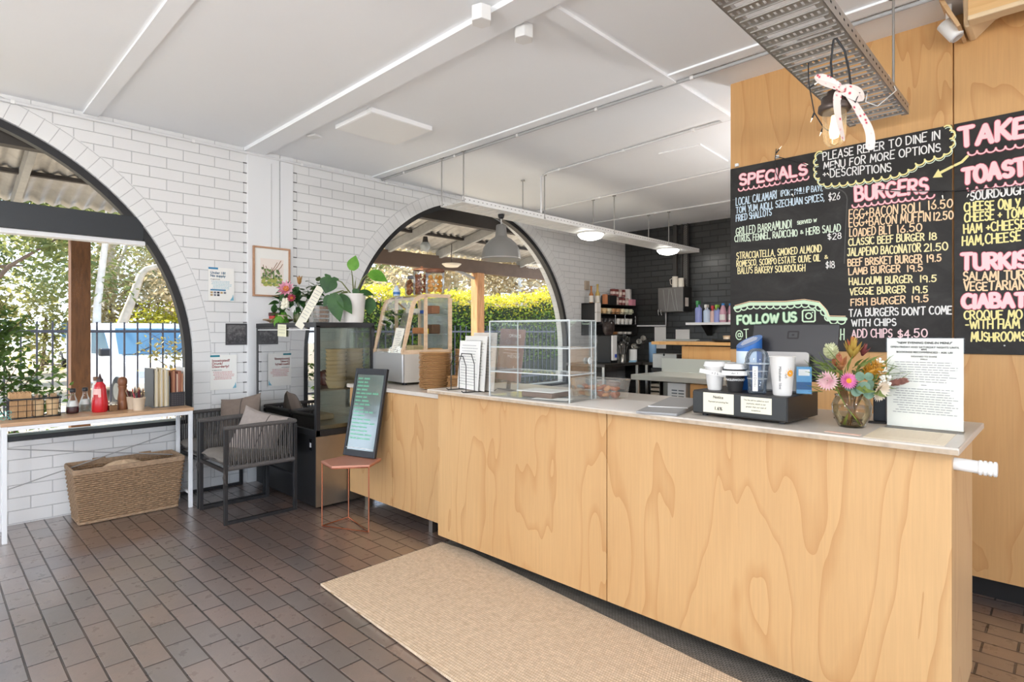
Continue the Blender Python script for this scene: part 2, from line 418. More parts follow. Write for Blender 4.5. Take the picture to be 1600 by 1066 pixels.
def chalk(mbs, txt, x0, z0, x1, z1, h, th, rnd, y=0, fit=True):
    """hand-drawn line of capitals from (x0,z0) to (x1,z1); mbs = list of (mesh, thickness, y offset)"""
    gap = .20; W = 0; adv = []
    for ch in txt:
        w = .34 if ch == ' ' else GL[ch][0]; adv.append(W); W += w + (gap if ch != ' ' else .08)
    W -= gap; sx = (x1 - x0) / W; ang = math.atan2(z1 - z0, x1 - x0)
    for ch, a in zip(txt, adv):
        if ch == ' ': continue
        jx, jz, js, jr = rnd.uniform(-.02, .02), rnd.uniform(-.04, .04), rnd.uniform(.93, 1.06), rnd.uniform(-.05, .05)
        for pl in soft_split(GL[ch][1]):
            q = []
            for px, pz in pl:
                X = (a + px + jx + jr * pz) * sx; Z = (pz * js + jz) * h
                q.append((x0 + X * math.cos(ang) - Z * math.sin(ang) * 0, z0 + X * math.sin(ang) + Z))
            for mb, t, yy in mbs: stroke(mb, q, t, yy)
def scallop(pts, n, depth=.9):
    """row of n little round loops hanging along a polyline: one stroke per loop"""
    L = [0]
    for a, b in zip(pts, pts[1:]): L.append(L[-1] + math.hypot(b[0] - a[0], b[1] - a[1]))
    def at(t):
        d = min(t, .9999) * L[-1]
        for i in range(len(L) - 1):
            if d <= L[i + 1] + 1e-9:
                k = (d - L[i]) / max(1e-9, L[i + 1] - L[i]); a, b = pts[i], pts[i + 1]
                return Vector((a[0] + (b[0] - a[0]) * k, a[1] + (b[1] - a[1]) * k))
    out = []
    for i in range(n):
        p, q = at(i / n), at((i + 1) / n); T = q - p; w = T.length; T.normalize(); N_ = Vector((T.y, -T.x)); c = (p + q) / 2
        out.append([(v.x, v.y) for v in (c - T * (w / 2) * math.cos(pi * j / 9) + N_ * (w / 2 * depth) * math.sin(pi * j / 9) for j in range(10))])
    return out
def leaf_pts(L, w, fold=.15, droop=.2, n=6):
    """leaf blade along +y from the origin: list of (left, mid, right) rows"""
    rows = []
    for i in range(n + 1):
        t = i / n; hw = w / 2 * math.sin(pi * min(1, t * .93 + .07) ** .8) if i < n else 0; y = L * t; z = -droop * L * t * t
        rows.append(((-hw, y, z + fold * hw), (0, y, z), (hw, y, z + fold * hw)))
    return rows
def add_leaf(mb, M, L, w, fold=.2, droop=.2, n=6, mi=0):
    r = leaf_pts(L, w, fold, droop, n); v = [p for row in r for p in row]; f = []
    for i in range(n):
        f += [(i * 3, i * 3 + 1, i * 3 + 4, i * 3 + 3), (i * 3 + 1, i * 3 + 2, i * 3 + 5, i * 3 + 4)]
    mb.add(v, f, True, mi, M)
def foliage(mb, centres, n, size, rnd, shell=.5, mi=0, aspect=.45):
    """scatter n leaf blades over ellipsoids (centre, radii)"""
    wts = [c[1][0] * c[1][1] + c[1][1] * c[1][2] + c[1][0] * c[1][2] for c in centres]
    for _ in range(n):
        (c, rad) = rnd.choices(centres, wts)[0]
        d = Vector((rnd.gauss(0, 1), rnd.gauss(0, 1), rnd.gauss(0, 1))).normalized(); k = rnd.uniform(shell, 1.0)
        p = Vector((c[0] + d.x * rad[0] * k, c[1] + d.y * rad[1] * k, c[2] + d.z * rad[2] * k))
        M = Matrix.Translation(p) @ Euler((rnd.uniform(-1.2, 1.2), rnd.uniform(-1.2, 1.2), rnd.uniform(0, 6.28))).to_matrix().to_4x4()
        s = size * rnd.uniform(.6, 1.3); a = s * aspect
        mb.add([(0, 0, 0), (a / 2, s * .45, .1 * s), (0, s, 0), (-a / 2, s * .45, .1 * s)], [(0, 1, 2, 3)], False, mi, M)
# ================================================================ the room
XW = -5.31; WT = .24; CY1, CY2, CZ, RA, RO = -.228, 4.86, 1.105, 1.836, 1.981; SILL = .58; CEIL = 3.0
M_white_brick = brick_mat('painted_white_brick', rgb(230, 230, 229), rgb(192, 192, 192), .245, .0893, .0035, .45, .012, dist=.005)
M_ring = brick_mat('painted_arch_brick', rgb(230, 230, 229), rgb(196, 196, 196), .147, .0905, .0025, .45, .012, offset=0, dist=.005)
M_black_brick = brick_mat('painted_black_brick', rgb(54, 55, 54), rgb(26, 26, 26), .245, .0893, .006, .32, .12, dist=.006)
M_plaster = mat('white_plaster', (236, 236, 234), .6, noise=.02, nscale=3)
M_ceiling = mat('ceiling_paint', (247, 249, 251), .65, noise=.012, nscale=2, bump=.002)
M_trimw = mat('white_trim', (238, 238, 238), .45)
M_black = mat('black_steel', (34, 34, 36), .4)
M_dark = mat('dark_void', (22, 20, 19), .8)
M_glass = glass('window_glass', (254, 255, 254), .03)
M_ply = ply_mat('plywood_front', (0, 2), seed=2.3)
M_plyw = ply_mat('plywood_wall', (0, 2), light=(214, 168, 112), dark=(184, 130, 76), seed=7.7)
M_plye = ply_mat('plywood_end', (1, 2), light=(222, 186, 140), dark=(192, 144, 96), seed=4.1)
M_chrome = mat('steel', (190, 190, 188), .25, metal=1)
M_steel = mat('brushed_stainless', (176, 174, 168), .33, metal=1, noise=.06, nscale=12)
M_whitepl = mat('white_plastic', (238, 238, 236), .4)
M_paper = mat('paper', (240, 239, 234), .7)
M_ink = mat('black_ink', (38, 38, 40), .8)
M_inkgrey = mat('grey_print', (150, 150, 150), .8)

def floor_mat():
    m, nt, b = nm('brick_pavers'); o = coord(nt)
    v = mapping(nt, o, (1, 1, 1), loc=(.05, .028, 0))
    w = nt.nodes.new('ShaderNodeTexBrick'); nt.links.new(v, w.inputs['Vector'])
    w.inputs['Scale'].default_value = 1; w.inputs['Brick Width'].default_value = .228; w.inputs['Row Height'].default_value = .1085
    w.inputs['Mortar Size'].default_value = .005; w.inputs['Mortar Smooth'].default_value = .3; w.inputs['Bias'].default_value = 0
    w.inputs['Color1'].default_value = rgb(92, 82, 79); w.inputs['Color2'].default_value = rgb(126, 98, 84); w.inputs['Mortar'].default_value = rgb(46, 42, 40)
    n1 = noise(nt, o, 14, 6, .65); n2 = noise(nt, o, 2.2, 3, .5); n3 = noise(nt, o, 90, 3, .6)
    c = mixcol(nt, ramp(nt, n1, (.35, (0, 0, 0, 1)), (.75, (.6, .6, .6, 1))), w.outputs['Color'], rgb(80, 68, 64))
    c = mixcol(nt, ramp(nt, n2, (.4, (0, 0, 0, 1)), (.7, (.35, .35, .35, 1))), c, rgb(126, 106, 94))
    nt.links.new(c, b.inputs['Base Color'])
    nt.links.new(ramp(nt, n1, (.3, (.24, .24, .24, 1)), (.7, (.38, .38, .38, 1))), b.inputs['Roughness'])
    b.inputs['Specular IOR Level'].default_value = .6; nt.links.new(math_(nt, 'SUBTRACT', 1.0, w.outputs['Fac']), b.inputs['Coat Weight']); b.inputs['Coat IOR'].default_value = 3.0; b.inputs['Coat Roughness'].default_value = .32
    h_ = math_(nt, 'ADD', math_(nt, 'SUBTRACT', 1.0, w.outputs['Fac']), math_(nt, 'ADD', math_(nt, 'MULTIPLY', n1, .35), math_(nt, 'MULTIPLY', n3, .10)))
    bump(nt, b, h_, .005, .6); nt.links.new(b.inputs['Normal'].links[0].from_socket, b.inputs['Coat Normal'])
    return m
struct('floor', MB().box(-5.55, 4.1, -5.1, 8.4, -.1, 0), floor_mat())
struct('ceiling', MB().box(-5.55, 4.1, -5.1, 8.4, CEIL, CEIL + .12), M_ceiling)

def uv_mesh(name, faces, mats):
    """faces: list of (verts, uvs, material index)"""
    v = []; f = []; uv = []; mi = []
    for vv, uu, m in faces:
        o = len(v); v += vv; f.append(list(range(o, o + len(vv)))); uv += uu; mi.append(m)
    me = bpy.data.meshes.new(name); me.from_pydata(v, [], f)
    for m in mats: me.materials.append(m)
    L = me.uv_layers.new(name='UVMap')
    for i, u in enumerate(uv): L.data[i].uv = u
    me.polygons.foreach_set('material_index', mi); me.update()
    o = bpy.data.objects.new(name, me); COL.objects.link(o); return o
def wall_left():
    F = []; xo = XW - WT; ext = []
    def q(y0, y1, z0a, z1a, z0b, z1b, m=0):
        # quad strip y0..y1; bottom/top heights at each end
        if z1a - z0a < 1e-5 and z1b - z0b < 1e-5: return
        F.append(([(XW, y0, z0a), (XW, y1, z0b), (XW, y1, z1b), (XW, y0, z1a)], [(y0 - .06, z0a - .007), (y1 - .06, z0b - .007), (y1 - .06, z1b - .007), (y0 - .06, z1a - .007)], m))
        F.append(([(xo, y1, z0b), (xo, y0, z0a), (xo, y0, z1a), (xo, y1, z1b)], [(y1, z0b), (y0, z0a), (y0, z1a), (y1, z1b)], m))
    ys = [-5.1]
    q(-5.1, CY1 - RO, 0, CEIL, 0, CEIL); q(CY1 + RO, CY2 - RO, 0, CEIL, 0, CEIL); q(CY2 + RO, 8.4, 0, CEIL, 0, CEIL)
    for cy in (CY1, CY2):
        N = 72
        for i in range(N):                                  # wall above the brick ring
            a0, a1 = pi - pi * i / N, pi - pi * (i + 1) / N
            y0, y1 = cy + RO * math.cos(a0), cy + RO * math.cos(a1); z0, z1 = min(CEIL, CZ + RO * math.sin(a0)), min(CEIL, CZ + RO * math.sin(a1))
            q(y0, y1, z0, CEIL, z1, CEIL)
            vs_ = []; us = []                               # the ring of headers
            for r, a in ((RA, a0), (RA, a1), (RO, a1), (RO, a0)):
                z = CZ + r * math.sin(a); vs_.append((XW, cy + r * math.cos(a), min(z, CEIL))); us.append((r - RA + .01, (pi - a) * RA + 1.0))
            F.append((vs_, us, 1)); F.append(([(xo, p[1], p[2]) for p in vs_[::-1]], us[::-1], 1))
            ya, yb, za, zb = cy + RA * math.cos(a0), cy + RA * math.cos(a1), CZ + RA * math.sin(a0), CZ + RA * math.sin(a1)
            F.append(([(XW, ya, za), (xo, ya, za), (xo, yb, zb), (XW, yb, zb)], [(0.01, a0 * RA), (.2, a0 * RA), (.2, a1 * RA), (0.01, a1 * RA)], 1))
        for s in (-1, 1):                                   # straight jambs of stacked headers
            a, b = cy + s * RA, cy + s * RO; y0, y1 = min(a, b), max(a, b)
            F.append(([(XW, y0, 0), (XW, y1, 0), (XW, y1, CZ), (XW, y0, CZ)], [(abs(y0 - a) + .01, 1.0 - CZ), (abs(y1 - a) + .01, 1.0 - CZ), (abs(y1 - a) + .01, 1.0), (abs(y0 - a) + .01, 1.0)], 1))
            F.append(([(xo, y1, 0), (xo, y0, 0), (xo, y0, CZ), (xo, y1, CZ)], [(.1, 0), (.01, 0), (.01, CZ), (.1, CZ)], 1))
            F.append(([(XW, a, SILL), (xo, a, SILL), (xo, a, CZ), (XW, a, CZ)], [(0.01, SILL), (.2, SILL), (.2, CZ), (.01, CZ)], 1))
        q(cy - RA, cy + RA, 0, SILL, 0, SILL)
        F.append(([(XW, cy - RA, SILL), (XW, cy + RA, SILL), (xo, cy + RA, SILL), (xo, cy - RA, SILL)], [(0, 0), (3.6, 0), (3.6, .2), (0, .2)], 0))
    return uv_mesh('wall_left', F, [M_white_brick, M_ring])
tag(wall_left(), kind='structure')
tag(uv_mesh('wall_back', [([(XW, 8.154, 0), (4.1, 8.154, 0), (4.1, 8.154, CEIL), (XW, 8.154, CEIL)], [(0, 0), (9.41, 0), (9.41, CEIL), (0, CEIL)], 0),
    ([(4.1, 8.354, 0), (XW, 8.354, 0), (XW, 8.354, CEIL), (4.1, 8.354, CEIL)], [(0, 0), (9, 0), (9, 3), (0, 3)], 0)], [M_black_brick]), kind='structure')
# plywood partition carrying the blackboards: two wide sheets over a dark plinth
w_ = MB().box(-1.63, -.447, 3.765, 3.785, .1, CEIL).box(-.441, .76, 3.765, 3.785, .1, CEIL).box(.766, 4.0, 3.765, 3.785, .1, CEIL)
w_.box(-1.615, 4.0, 3.785, 3.87, .1, CEIL, 1).box(-1.60, 4.0, 3.80, 3.86, 0, .1, 2)
struct('wall_right', w_, [M_plyw, mat('plywood_edge', (214, 160, 96), .5), M_dark])
# unseen walls behind the camera, with openings added to let daylight in
w_ = MB().box(4.0, 4.1, -5.1, -4.2, 0, CEIL).box(4.0, 4.1, 2.4, 8.4, 0, CEIL).box(4.0, 4.1, -4.2, 2.4, 0, .5).box(4.0, 4.1, -4.2, 2.4, 2.7, CEIL)
struct('wall_far', w_, M_plaster)
w_ = MB().box(-5.55, -4.6, -5.1, -5.0, 0, CEIL).box(3.2, 4.0, -5.1, -5.0, 0, CEIL).box(-4.6, 3.2, -5.1, -5.0, 0, .5).box(-4.6, 3.2, -5.1, -5.0, 2.7, CEIL)
struct('wall_front', w_, M_plaster)

def arch_window(name, cy, transom):
    w = thing(name, None, None, (XW - .03, cy, 0)); w['kind'] = 'structure'
    f = MB(); N = 64; prof = [(RA - .002, 0), (RA - .055, 0), (RA - .055, -.075), (RA - .002, -.075)]
    pts = [(pi - pi * i / N) for i in range(N + 1)]
    path = [(-1, .02)] + [(math.cos(a), None, math.sin(a)) for a in pts] + [(1, .02)]
    rows = []
    for r, x in prof:
        row = [(x, -r, .02)] + [(x, r * math.cos(a), CZ + r * math.sin(a)) for a in pts] + [(x, r, .02)]
        rows.append(row)
    k = len(rows[0]); v = [p for row in rows for p in row]; fs = []
    for i in range(4):
        j = (i + 1) % 4
        for t in range(k - 1): fs.append((i * k + t, i * k + t + 1, j * k + t + 1, j * k + t))
    f.add(v, fs); f.build('window_frame', M_black, w)
    g = MB(); zs = SILL + .03; gx = -.05
    gp = [(gx, -(RA - .05), zs)] + [(gx, (RA - .05) * math.cos(a), CZ + (RA - .05) * math.sin(a)) for a in pts] + [(gx, RA - .05, zs)]
    g.add(gp, [tuple(range(len(gp)))]); g.build('glass_pane', M_glass, w)
    MB().box(-.12, .012, -(RA - .05), RA - .05, SILL - .045, SILL + .035).build('bottom_rail', M_black, w, bevel=.003)
    MB().box(-.21, -.12, -(RA - .01), RA - .01, SILL + .002, SILL + .03).build('sill', M_trimw, w)
    if transom:
        yh = math.sqrt(RA ** 2 - (2.17 - CZ) ** 2)
        MB().box(-.075, .012, -yh + .04, yh - .02, 2.082, 2.266).build('transom', mat('transom_black', (42, 46, 50), .45), w, bevel=.003)
        MB().box(-.12, -.02, -yh - .0, yh - .0, 2.048, 2.080).build('transom_bead', M_trimw, w)
    return w
arch_window('window_1', CY1, True)
arch_window('window_2', CY2, False)
# smooth white pilaster between the arches
p_ = MB().box(XW - .02, XW + .018, 2.045, 2.335, 0, CEIL).box(XW - .02, XW + .012, 2.345, 2.47, 0, CEIL)
struct('trim_1', p_, mat('pilaster_white', (232, 233, 234), .4), bevel=.003)
# flat cover strips across the ceiling
struct('trim_2', MB().box(XW, 4, .85, .945, CEIL - .014, CEIL), M_ceiling)
struct('trim_3', MB().box(XW, 4, 2.02, 2.2, CEIL - .03, CEIL), M_ceiling)
struct('trim_4', MB().box(-1.945, -1.855, 2.2, 6.5, CEIL - .02, CEIL), M_ceiling)
struct('trim_5', MB().box(XW, 4, 3.335, 3.425, CEIL - .012, CEIL), M_ceiling)
struct('trim_6', MB().box(-1.2, -1.11, 3.425, 3.765, CEIL - .012, CEIL), M_ceiling)
# small dark notches where the brick courses meet the pilaster
n_ = MB()
for k in range(9, 33):
    z = .007 + k * .0893
    n_.box(XW - .002, XW + .0015, 2.012, 2.046, z - .004, z + .005)
    if z > 1.45: n_.box(XW - .002, XW + .0015, 2.47, 2.51, z - .004, z + .005)
struct('trim_7', n_, mat('mortar_gap', (90, 90, 88), .9))
# ================================================================ left side: console table, basket, chairs
M_wood = wood_mat('oak_laminate', (206, 170, 134), (176, 138, 104), (14, 1.2, 14), .35, 2.0)
M_whitemetal = mat('white_painted_steel', (232, 234, 236), .35)
M_kraft = mat('kraft_card', (196, 156, 112), .8, noise=.06, nscale=40)
M_kraftl = mat('pale_kraft', (216, 186, 144), .8, noise=.05, nscale=40)
M_clear = glass('clear_glass', (250, 252, 252), .8)
M_acrylic = glass('clear_acrylic', (254, 255, 255), .35)
TZ = .768
t = thing('console_table', 'long narrow console table with oak top and white steel frame under the left arched window', 'table', (-5.03, .915, 0))
MB().box(-.17, .17, -.56, .56, .744, .768).build('table_top', M_wood, t, bevel=.002)
for sx in (-1, 1):
    for sy in (-1, 1):
        x, y = sx * .155, sy * .54
        MB().box(x - .013, x + .013, y - .013, y + .013, 0, .744).build('leg', M_whitemetal, t, bevel=.002)
fr = MB()
for sx in (-1, 1): MB().box(sx * .155 - .012, sx * .155 + .012, -.527, .527, .716, .742).build('frame_rail', M_whitemetal, t)
for sy in (-1, 1):
    MB().box(-.142, .142, sy * .54 - .012, sy * .54 + .012, .716, .742).build('frame_rail', M_whitemetal, t); MB().box(-.142, .142, sy * .54 - .008, sy * .54 + .008, .10, .118).build('foot_rail', M_whitemetal, t)
for a, b in (((-.155, -.53, .27), (-.155, .53, .55)), ((-.155, -.53, .56), (-.155, .53, .36))):
    MB().tube([a, b], .004, 6).build('brace_wire', mat('grey_cable', (165, 165, 165), .5), t)

# wicker basket
def wicker_basket():
    b = thing('wicker_basket', 'long rectangular woven wicker basket on the floor under the console table', 'basket', (-5.083, 1.08, 0))
    hx0, hy0, hx1, hy1, H = .135, .305, .165, .345, .385; mb = MB(); rows = 24; per = 2 * (hx0 + hy0) * 2; ns = 64
    def loop(z, off, k):
        t_ = z / H; hx, hy = hx0 + (hx1 - hx0) * t_, hy0 + (hy1 - hy0) * t_; pts = []; rr = .04
        P = 4 * (hx + hy)
        for i in range(ns * 2):
            s = P * i / (ns * 2)
            if s < 2 * hy: p = (hx, -hy + s, 1, 0)
            elif s < 2 * hy + 2 * hx: p = (hx - (s - 2 * hy), hy, 0, 1)
            elif s < 4 * hy + 2 * hx: p = (-hx, hy - (s - 2 * hy - 2 * hx), -1, 0)
            else: p = (-hx + (s - 4 * hy - 2 * hx), -hy, 0, -1)
            o = off * math.cos(pi * (i + k * 2) / 2.0) if off else 0
            pts.append((p[0] + p[2] * o, p[1] + p[3] * o, z))
        return pts
    for r in range(rows):
        mb.tube(loop(.02 + (H - .045) * r / (rows - 1), .0045, r % 2), .0075, 5, True, 0)
    st = loop(0, 0, 0); st2 = loop(H - .01, 0, 0)
    for i in range(0, ns * 2, 2): mb.tube([st[i], st2[i]], .0035, 4, mi=0)
    mb.box(-hx0 + .01, hx0 - .01, -hy0 + .01, hy0 - .01, .012, .02)
    mb.build('body', M_wick, b)
    rim = MB()
    for k in range(3): rim.tube([(x * (1 + .0) , y, z + [0, .011, -.011][k]) for x, y, z in loop(H - .008, 0, 0)], .0095 if k == 0 else .008, 6, True)
    rim.tube(loop(.012, .0, 0), .011, 6, True); rim.build('rim', M_wick2, b)
    for sy in (-.14, .16):
        h = MB(); h.tube([(-hx1, sy - .035, H - .03), (-hx1 - .004, sy - .035, H + .012), (-hx1 - .004, sy + .035, H + .012), (-hx1, sy + .035, H - .03)], .012, 6); h.build('handle', M_wick2, b)
    return b
M_wick = mat('wicker', (150, 122, 94), .75, noise=.28, nscale=60)
M_wick2 = mat('wicker_rim', (158, 132, 106), .75, noise=.22, nscale=50)
wicker_basket()
bagm = MB()
bagm.grid(lambda u, v: (-5.09 + .11 * math.cos(2 * pi * u) * math.sin(pi * (v * .98 + .01)) * .9, 1.06 + .20 * math.sin(2 * pi * u) * math.sin(pi * (v * .98 + .01)), .21 - .185 * math.cos(pi * v) + .012 * math.sin(9 * u * 6.28) * math.sin(pi * v)), 40, 14, closed_u=True)
tag(bagm.build('cloth_bag', mat('sand_cloth', (204, 178, 148), .9, noise=.08, nscale=20)), 'pale tan cloth bag stuffed inside the wicker basket', 'bag')

# wire tray of packets on the table
def wire_basket():
    w = thing('wire_basket', 'black wire table basket holding kraft packets at the left of the console table', 'basket', (-5.11, .545, TZ))
    m = MB(); x0, x1, y0, y1 = -.075, .075, -.135, .135
    for z, r in ((.004, .0035), (.05, .002), (.09, .002), (.13, .0055)):
        m.tube([(x0, y0, z), (x1, y0, z), (x1, y1, z), (x0, y1, z)], r, 6, True)
    for i in range(7):
        y = y0 + (y1 - y0) * i / 6
        m.tube([(x1, y, .13), (x1, y, .004), (x0, y, .004), (x0, y, .13)], .002, 5)
    for x in (-.035, .005, .04):
        for y in (y0, y1): m.tube([(x, y, .13), (x, y, .004)], .002, 5)
    m.build('frame', M_black, w)
    for y in (y0, y1): MB().cyl((x0 - .012, y, .132), (x1 + .012, y, .132), .007, n=10).build('handle', M_black, w)
    return w
wire_basket()
def block(name, label, cat, x, y, z, sx, sy, sz, m, rz=0, group=None, bev=.004):
    return tag(MB().box(-sx / 2, sx / 2, -sy / 2, sy / 2, 0, sz).build(name, m, None, (x, y, z), (0, 0, rz), bevel=bev), label, cat, group)
nap = MB()
for i in range(16): nap.box(-.052, .052, -.062 + i * .0072, -.0585 + i * .0072 + .0025, 0, .165 + .004 * math.sin(i * 2.1))
tag(nap.build('napkin_bundle', M_kraft, None, (-5.11, .475, TZ + .008)), 'bundle of brown paper napkins at the left end of the wire basket', 'napkins')
def stick_cup(y, n, label, lid):
    c = thing('stirrer_cup', label, 'cup', (-5.11, y, TZ + .008))
    MB().lathe([(.03, 0), (.038, .105), (.036, .105), (.028, .004)], 20).build('cup_body', M_kraftl, c)
    rn = random.Random(n); s = MB()
    for i in range(n):
        a, r = rn.uniform(0, 6.28), rn.uniform(0, .024); s.bar((r * math.cos(a) * .8, r * math.sin(a) * .8, .01), (r * math.cos(a) * 1.15, r * math.sin(a) * 1.15, .14 + rn.uniform(-.006, .01)), .0055, .0015)
    s.build('wooden_sticks', mat('birch_sticks', (216, 184, 146), .7), c)
stick_cup(.565, 26, 'kraft cup of wooden stirrers in the middle of the wire basket', 0)
stick_cup(.645, 34, 'fuller kraft cup of wooden stirrers at the right end of the wire basket', 0)

M_vin = mat('balsamic', (74, 36, 40), .2)
M_water = glass('pale_liquid', (222, 228, 226), .6, fog=.18, fogcol=(205, 212, 210))
def cruet(x, y, h, liquid, label):
    b = thing('oil_bottle', label, 'bottle', (x, y, TZ), 0, 'small pour bottles on the console table')
    k = h / .18
    MB().lathe([(.036, 0), (.042, .012 * k), (.040, .05 * k), (.026, .095 * k), (.0155, .125 * k), (.0145, .155 * k)], 20).build('glass_body', M_clear, b)
    MB().lathe([(0.001, .003), (.034, .004), (.039, .014 * k), (.038, .045 * k), (.001, .046 * k)], 20).build('liquid', liquid, b)
    MB().lathe([(.036, .052 * k), (.0275, .09 * k)], 20).build('label_band', mat('bottle_label', (225, 225, 222), .6), b)
    MB().lathe([(.017, .152 * k), (.019, .158 * k), (.017, .18 * k), (.001, .181 * k)], 16).build('cap', M_black, b)
cruet(-5.127, .762, .178, M_vin, 'squat glass vinegar bottle with dark liquid, beside the wire basket')
cruet(-5.225, .85, .172, M_water, 'squat glass bottle of pale oil behind the vinegar bottle')
b = thing('sauce_bottle', 'tall narrow white sauce bottle half hidden behind the red sauce bottle', 'bottle', (-5.17, .905, TZ))
MB().lathe([(.024, 0), (.027, .01), (.027, .15), (.022, .185), (.014, .21), (.014, .225)], 18).build('bottle_body', mat('cream_sauce', (222, 218, 208), .25), b)
MB().lathe([(.016, .222), (.017, .25), (.001, .252)], 14).build('cap', mat('brown_cap', (120, 86, 62), .5), b)
b = thing('sauce_bottle', 'red plastic tomato sauce squeeze bottle with pointed black nozzle', 'bottle', (-5.085, .915, TZ), R(10))
MB().lathe([(.044, 0), (.051, .012), (.050, .07), (.043, .12), (.039, .165), (.034, .195), (.022, .212), (.018, .222)], 24).build('bottle_body', mat('sauce_red', (196, 32, 42), .22, spec=.6), b)
MB().lathe([(.021, .219), (.021, .236), (.012, .245), (.006, .266), (.003, .276), (.001, .277)], 16).build('nozzle', mat('nozzle_black', (62, 44, 46), .4), b)
lb = MB(); lb.grid(lambda u, v: ((.0445 - .004 * v) * math.cos((u - .5) * 1.5 - .95) * 1.02, (.0445 - .004 * v) * math.sin((u - .5) * 1.5 - .95) * 1.02, .088 + .082 * v), 12, 4)
lb.build('label', mat('sauce_label', (232, 186, 178), .5), b)
l2 = MB(); l2.grid(lambda u, v: ((.0465 - .0022 * v) * math.cos((u - .5) * .7 - .95) * 1.02, (.0465 - .0022 * v) * math.sin((u - .5) * .7 - .95) * 1.02, .095 + .034 * v), 8, 3); l2.build('tomato_picture', mat('tomato_red', (190, 50, 48), .4), b)
b = thing('spice_jar', 'small square glass jar of brown spice beside the pepper mill', 'jar', (-5.07, .99, TZ))
MB().box(-.027, .027, -.027, .027, 0, .05).build('glass_body', M_clear, b, bevel=.006)
MB().box(-.023, .023, -.023, .023, .004, .042).build('spice', mat('brown_spice', (150, 112, 78), .9, noise=.2, nscale=200), b)
MB().lathe([(.027, .051), (.027, .066), (.001, .067)], 18).build('lid', mat('jar_lid_grey', (175, 170, 160), .35), b)
b = thing('pepper_mill', 'turned dark wooden pepper mill standing on the console table', 'pepper mill', (-5.12, 1.062, TZ))
MB().lathe([(.031, 0), (.033, .006), (.033, .055), (.031, .062), (.031, .075), (.033, .082), (.028, .12), (.0255, .15), (.030, .172), (.031, .18), (.001, .181)], 22).build('mill_body', wood_mat('walnut', (146, 96, 64), (108, 66, 42), (20, 20, 2), .4, 3), b)
MB().lathe([(.026, .181), (.030, .19), (.032, .21), (.028, .232), (.014, .244), (.001, .246)], 22).build('mill_head', _M['walnut'], b)
cols = [(196, 52, 58), (60, 52, 50), (44, 66, 74), (178, 70, 92), (92, 60, 44), (150, 140, 120), (110, 36, 40), (52, 74, 58)]
pen_m = [mat('pencil_paint_%d' % i, c, .4) for i, c in enumerate(cols)]
def pencil_cup(x, y, n, label):
    c = thing('paper_cup', label, 'cup', (x, y, TZ), 0, 'pencil cups on the console table')
    MB().lathe([(.034, 0), (.045, .092), (.047, .094), (.045, .096), (.043, .092), (.032, .004), (.001, .004)], 24).build('cup_body', mat('cup_beige', (214, 196, 172), .6), c)
    return c
pencil_cup(-4.985, 1.135, 0, 'beige paper cup of colouring pencils, the front one of two')
pencil_cup(-5.095, 1.125, 0, 'beige paper cup of colouring pencils, half hidden behind the front cup')
rn = random.Random(5); nth = 0
for cx, cy, n in ((-4.985, 1.135, 22), (-5.095, 1.125, 12)):
    for i in range(n):
        a = rn.uniform(0, 6.28); r0, r1 = rn.uniform(0, .02), rn.uniform(.005, .042); L = rn.uniform(.135, .165)
        p = Vector((cx + r0 * math.cos(a + .4), cy + r0 * math.sin(a + .4), TZ + .008)); q = Vector((cx + r1 * math.cos(a), cy + r1 * math.sin(a), TZ + .095))
        d = (q - p).normalized(); e = p + d * L; k = MB(); ci = rn.randrange(8)
        k.tube([Vector((0, 0, 0)), d * (L - .014)], .0033, 6); k.tube([d * (L - .014), d * (L - .004), d * L], [.0033, .0012, .0004], 6, mi=1)
        tag(k.build('pencil', [pen_m[ci], mat('pencil_wood', (196, 160, 118), .6)], None, p), 'colouring pencil standing in the %s paper cup on the console table' % ('front' if cx > -5 else 'rear'), 'pencil', 'pencils in the %s paper cup' % ('front' if cx > -5 else 'rear'))
        nth += 1
# magazine files
f = thing('magazine_file', 'tall grey magazine file full of cream folders at the right end of the console table', 'magazine file', (-5.16, 1.30, TZ))
mfm = mat('file_grey', (98, 100, 104), .5)
MB().box(-.125, .125, -.056, -.053, 0, .30).build('side_panel', mfm, f); MB().box(-.125, .125, .053, .056, 0, .24).build('side_panel', mfm, f)
MB().box(-.125, .125, -.053, .053, 0, .004).box(-.125, -.121, -.053, .053, .004, .28).build('tray', mfm, f)
fcol = [(226, 214, 186), (236, 230, 214), (206, 190, 150), (222, 206, 170), (240, 236, 226), (198, 176, 130)]
for i in range(9):
    y = -.045 + i * .0112; h_ = .285 + .012 * math.sin(i * 2.3); x1 = .118 - .006 * (i % 3)
    tag(MB().box(-.117, x1, 0, .0082, 0, h_).build('folder', mat('folder_%d' % (i % 6), fcol[i % 6], .7), None, (-5.16, 1.30 + y, TZ + .005)), 'cream card folder standing in the grey magazine file', 'folder', 'folders in the grey magazine file')
f = thing('magazine_file', 'low black perforated holder of menus against the window frame', 'magazine file', (-5.15, 1.412, TZ))
MB().box(-.11, .11, -.05, -.047, 0, .11).box(-.11, .11, .047, .05, 0, .11).box(.107, .11, -.047, .047, 0, .11).box(-.11, -.107, -.047, .047, 0, .11).box(-.107, .107, -.047, .047, 0, .003).build('holder', mat('mesh_black', (50, 48, 52), .5), f)
hl = MB()
for i in range(5):
    for j in range(6): hl.box(.1101, .1104, -.038 + i * .017, -.030 + i * .017, .014 + j * .015, .018 + j * .015)
hl.build('perforation', mat('mesh_hole', (96, 92, 96), .6), f)
mc = [(150, 96, 72), (184, 132, 100), (120, 70, 58), (206, 180, 160), (168, 112, 92)]
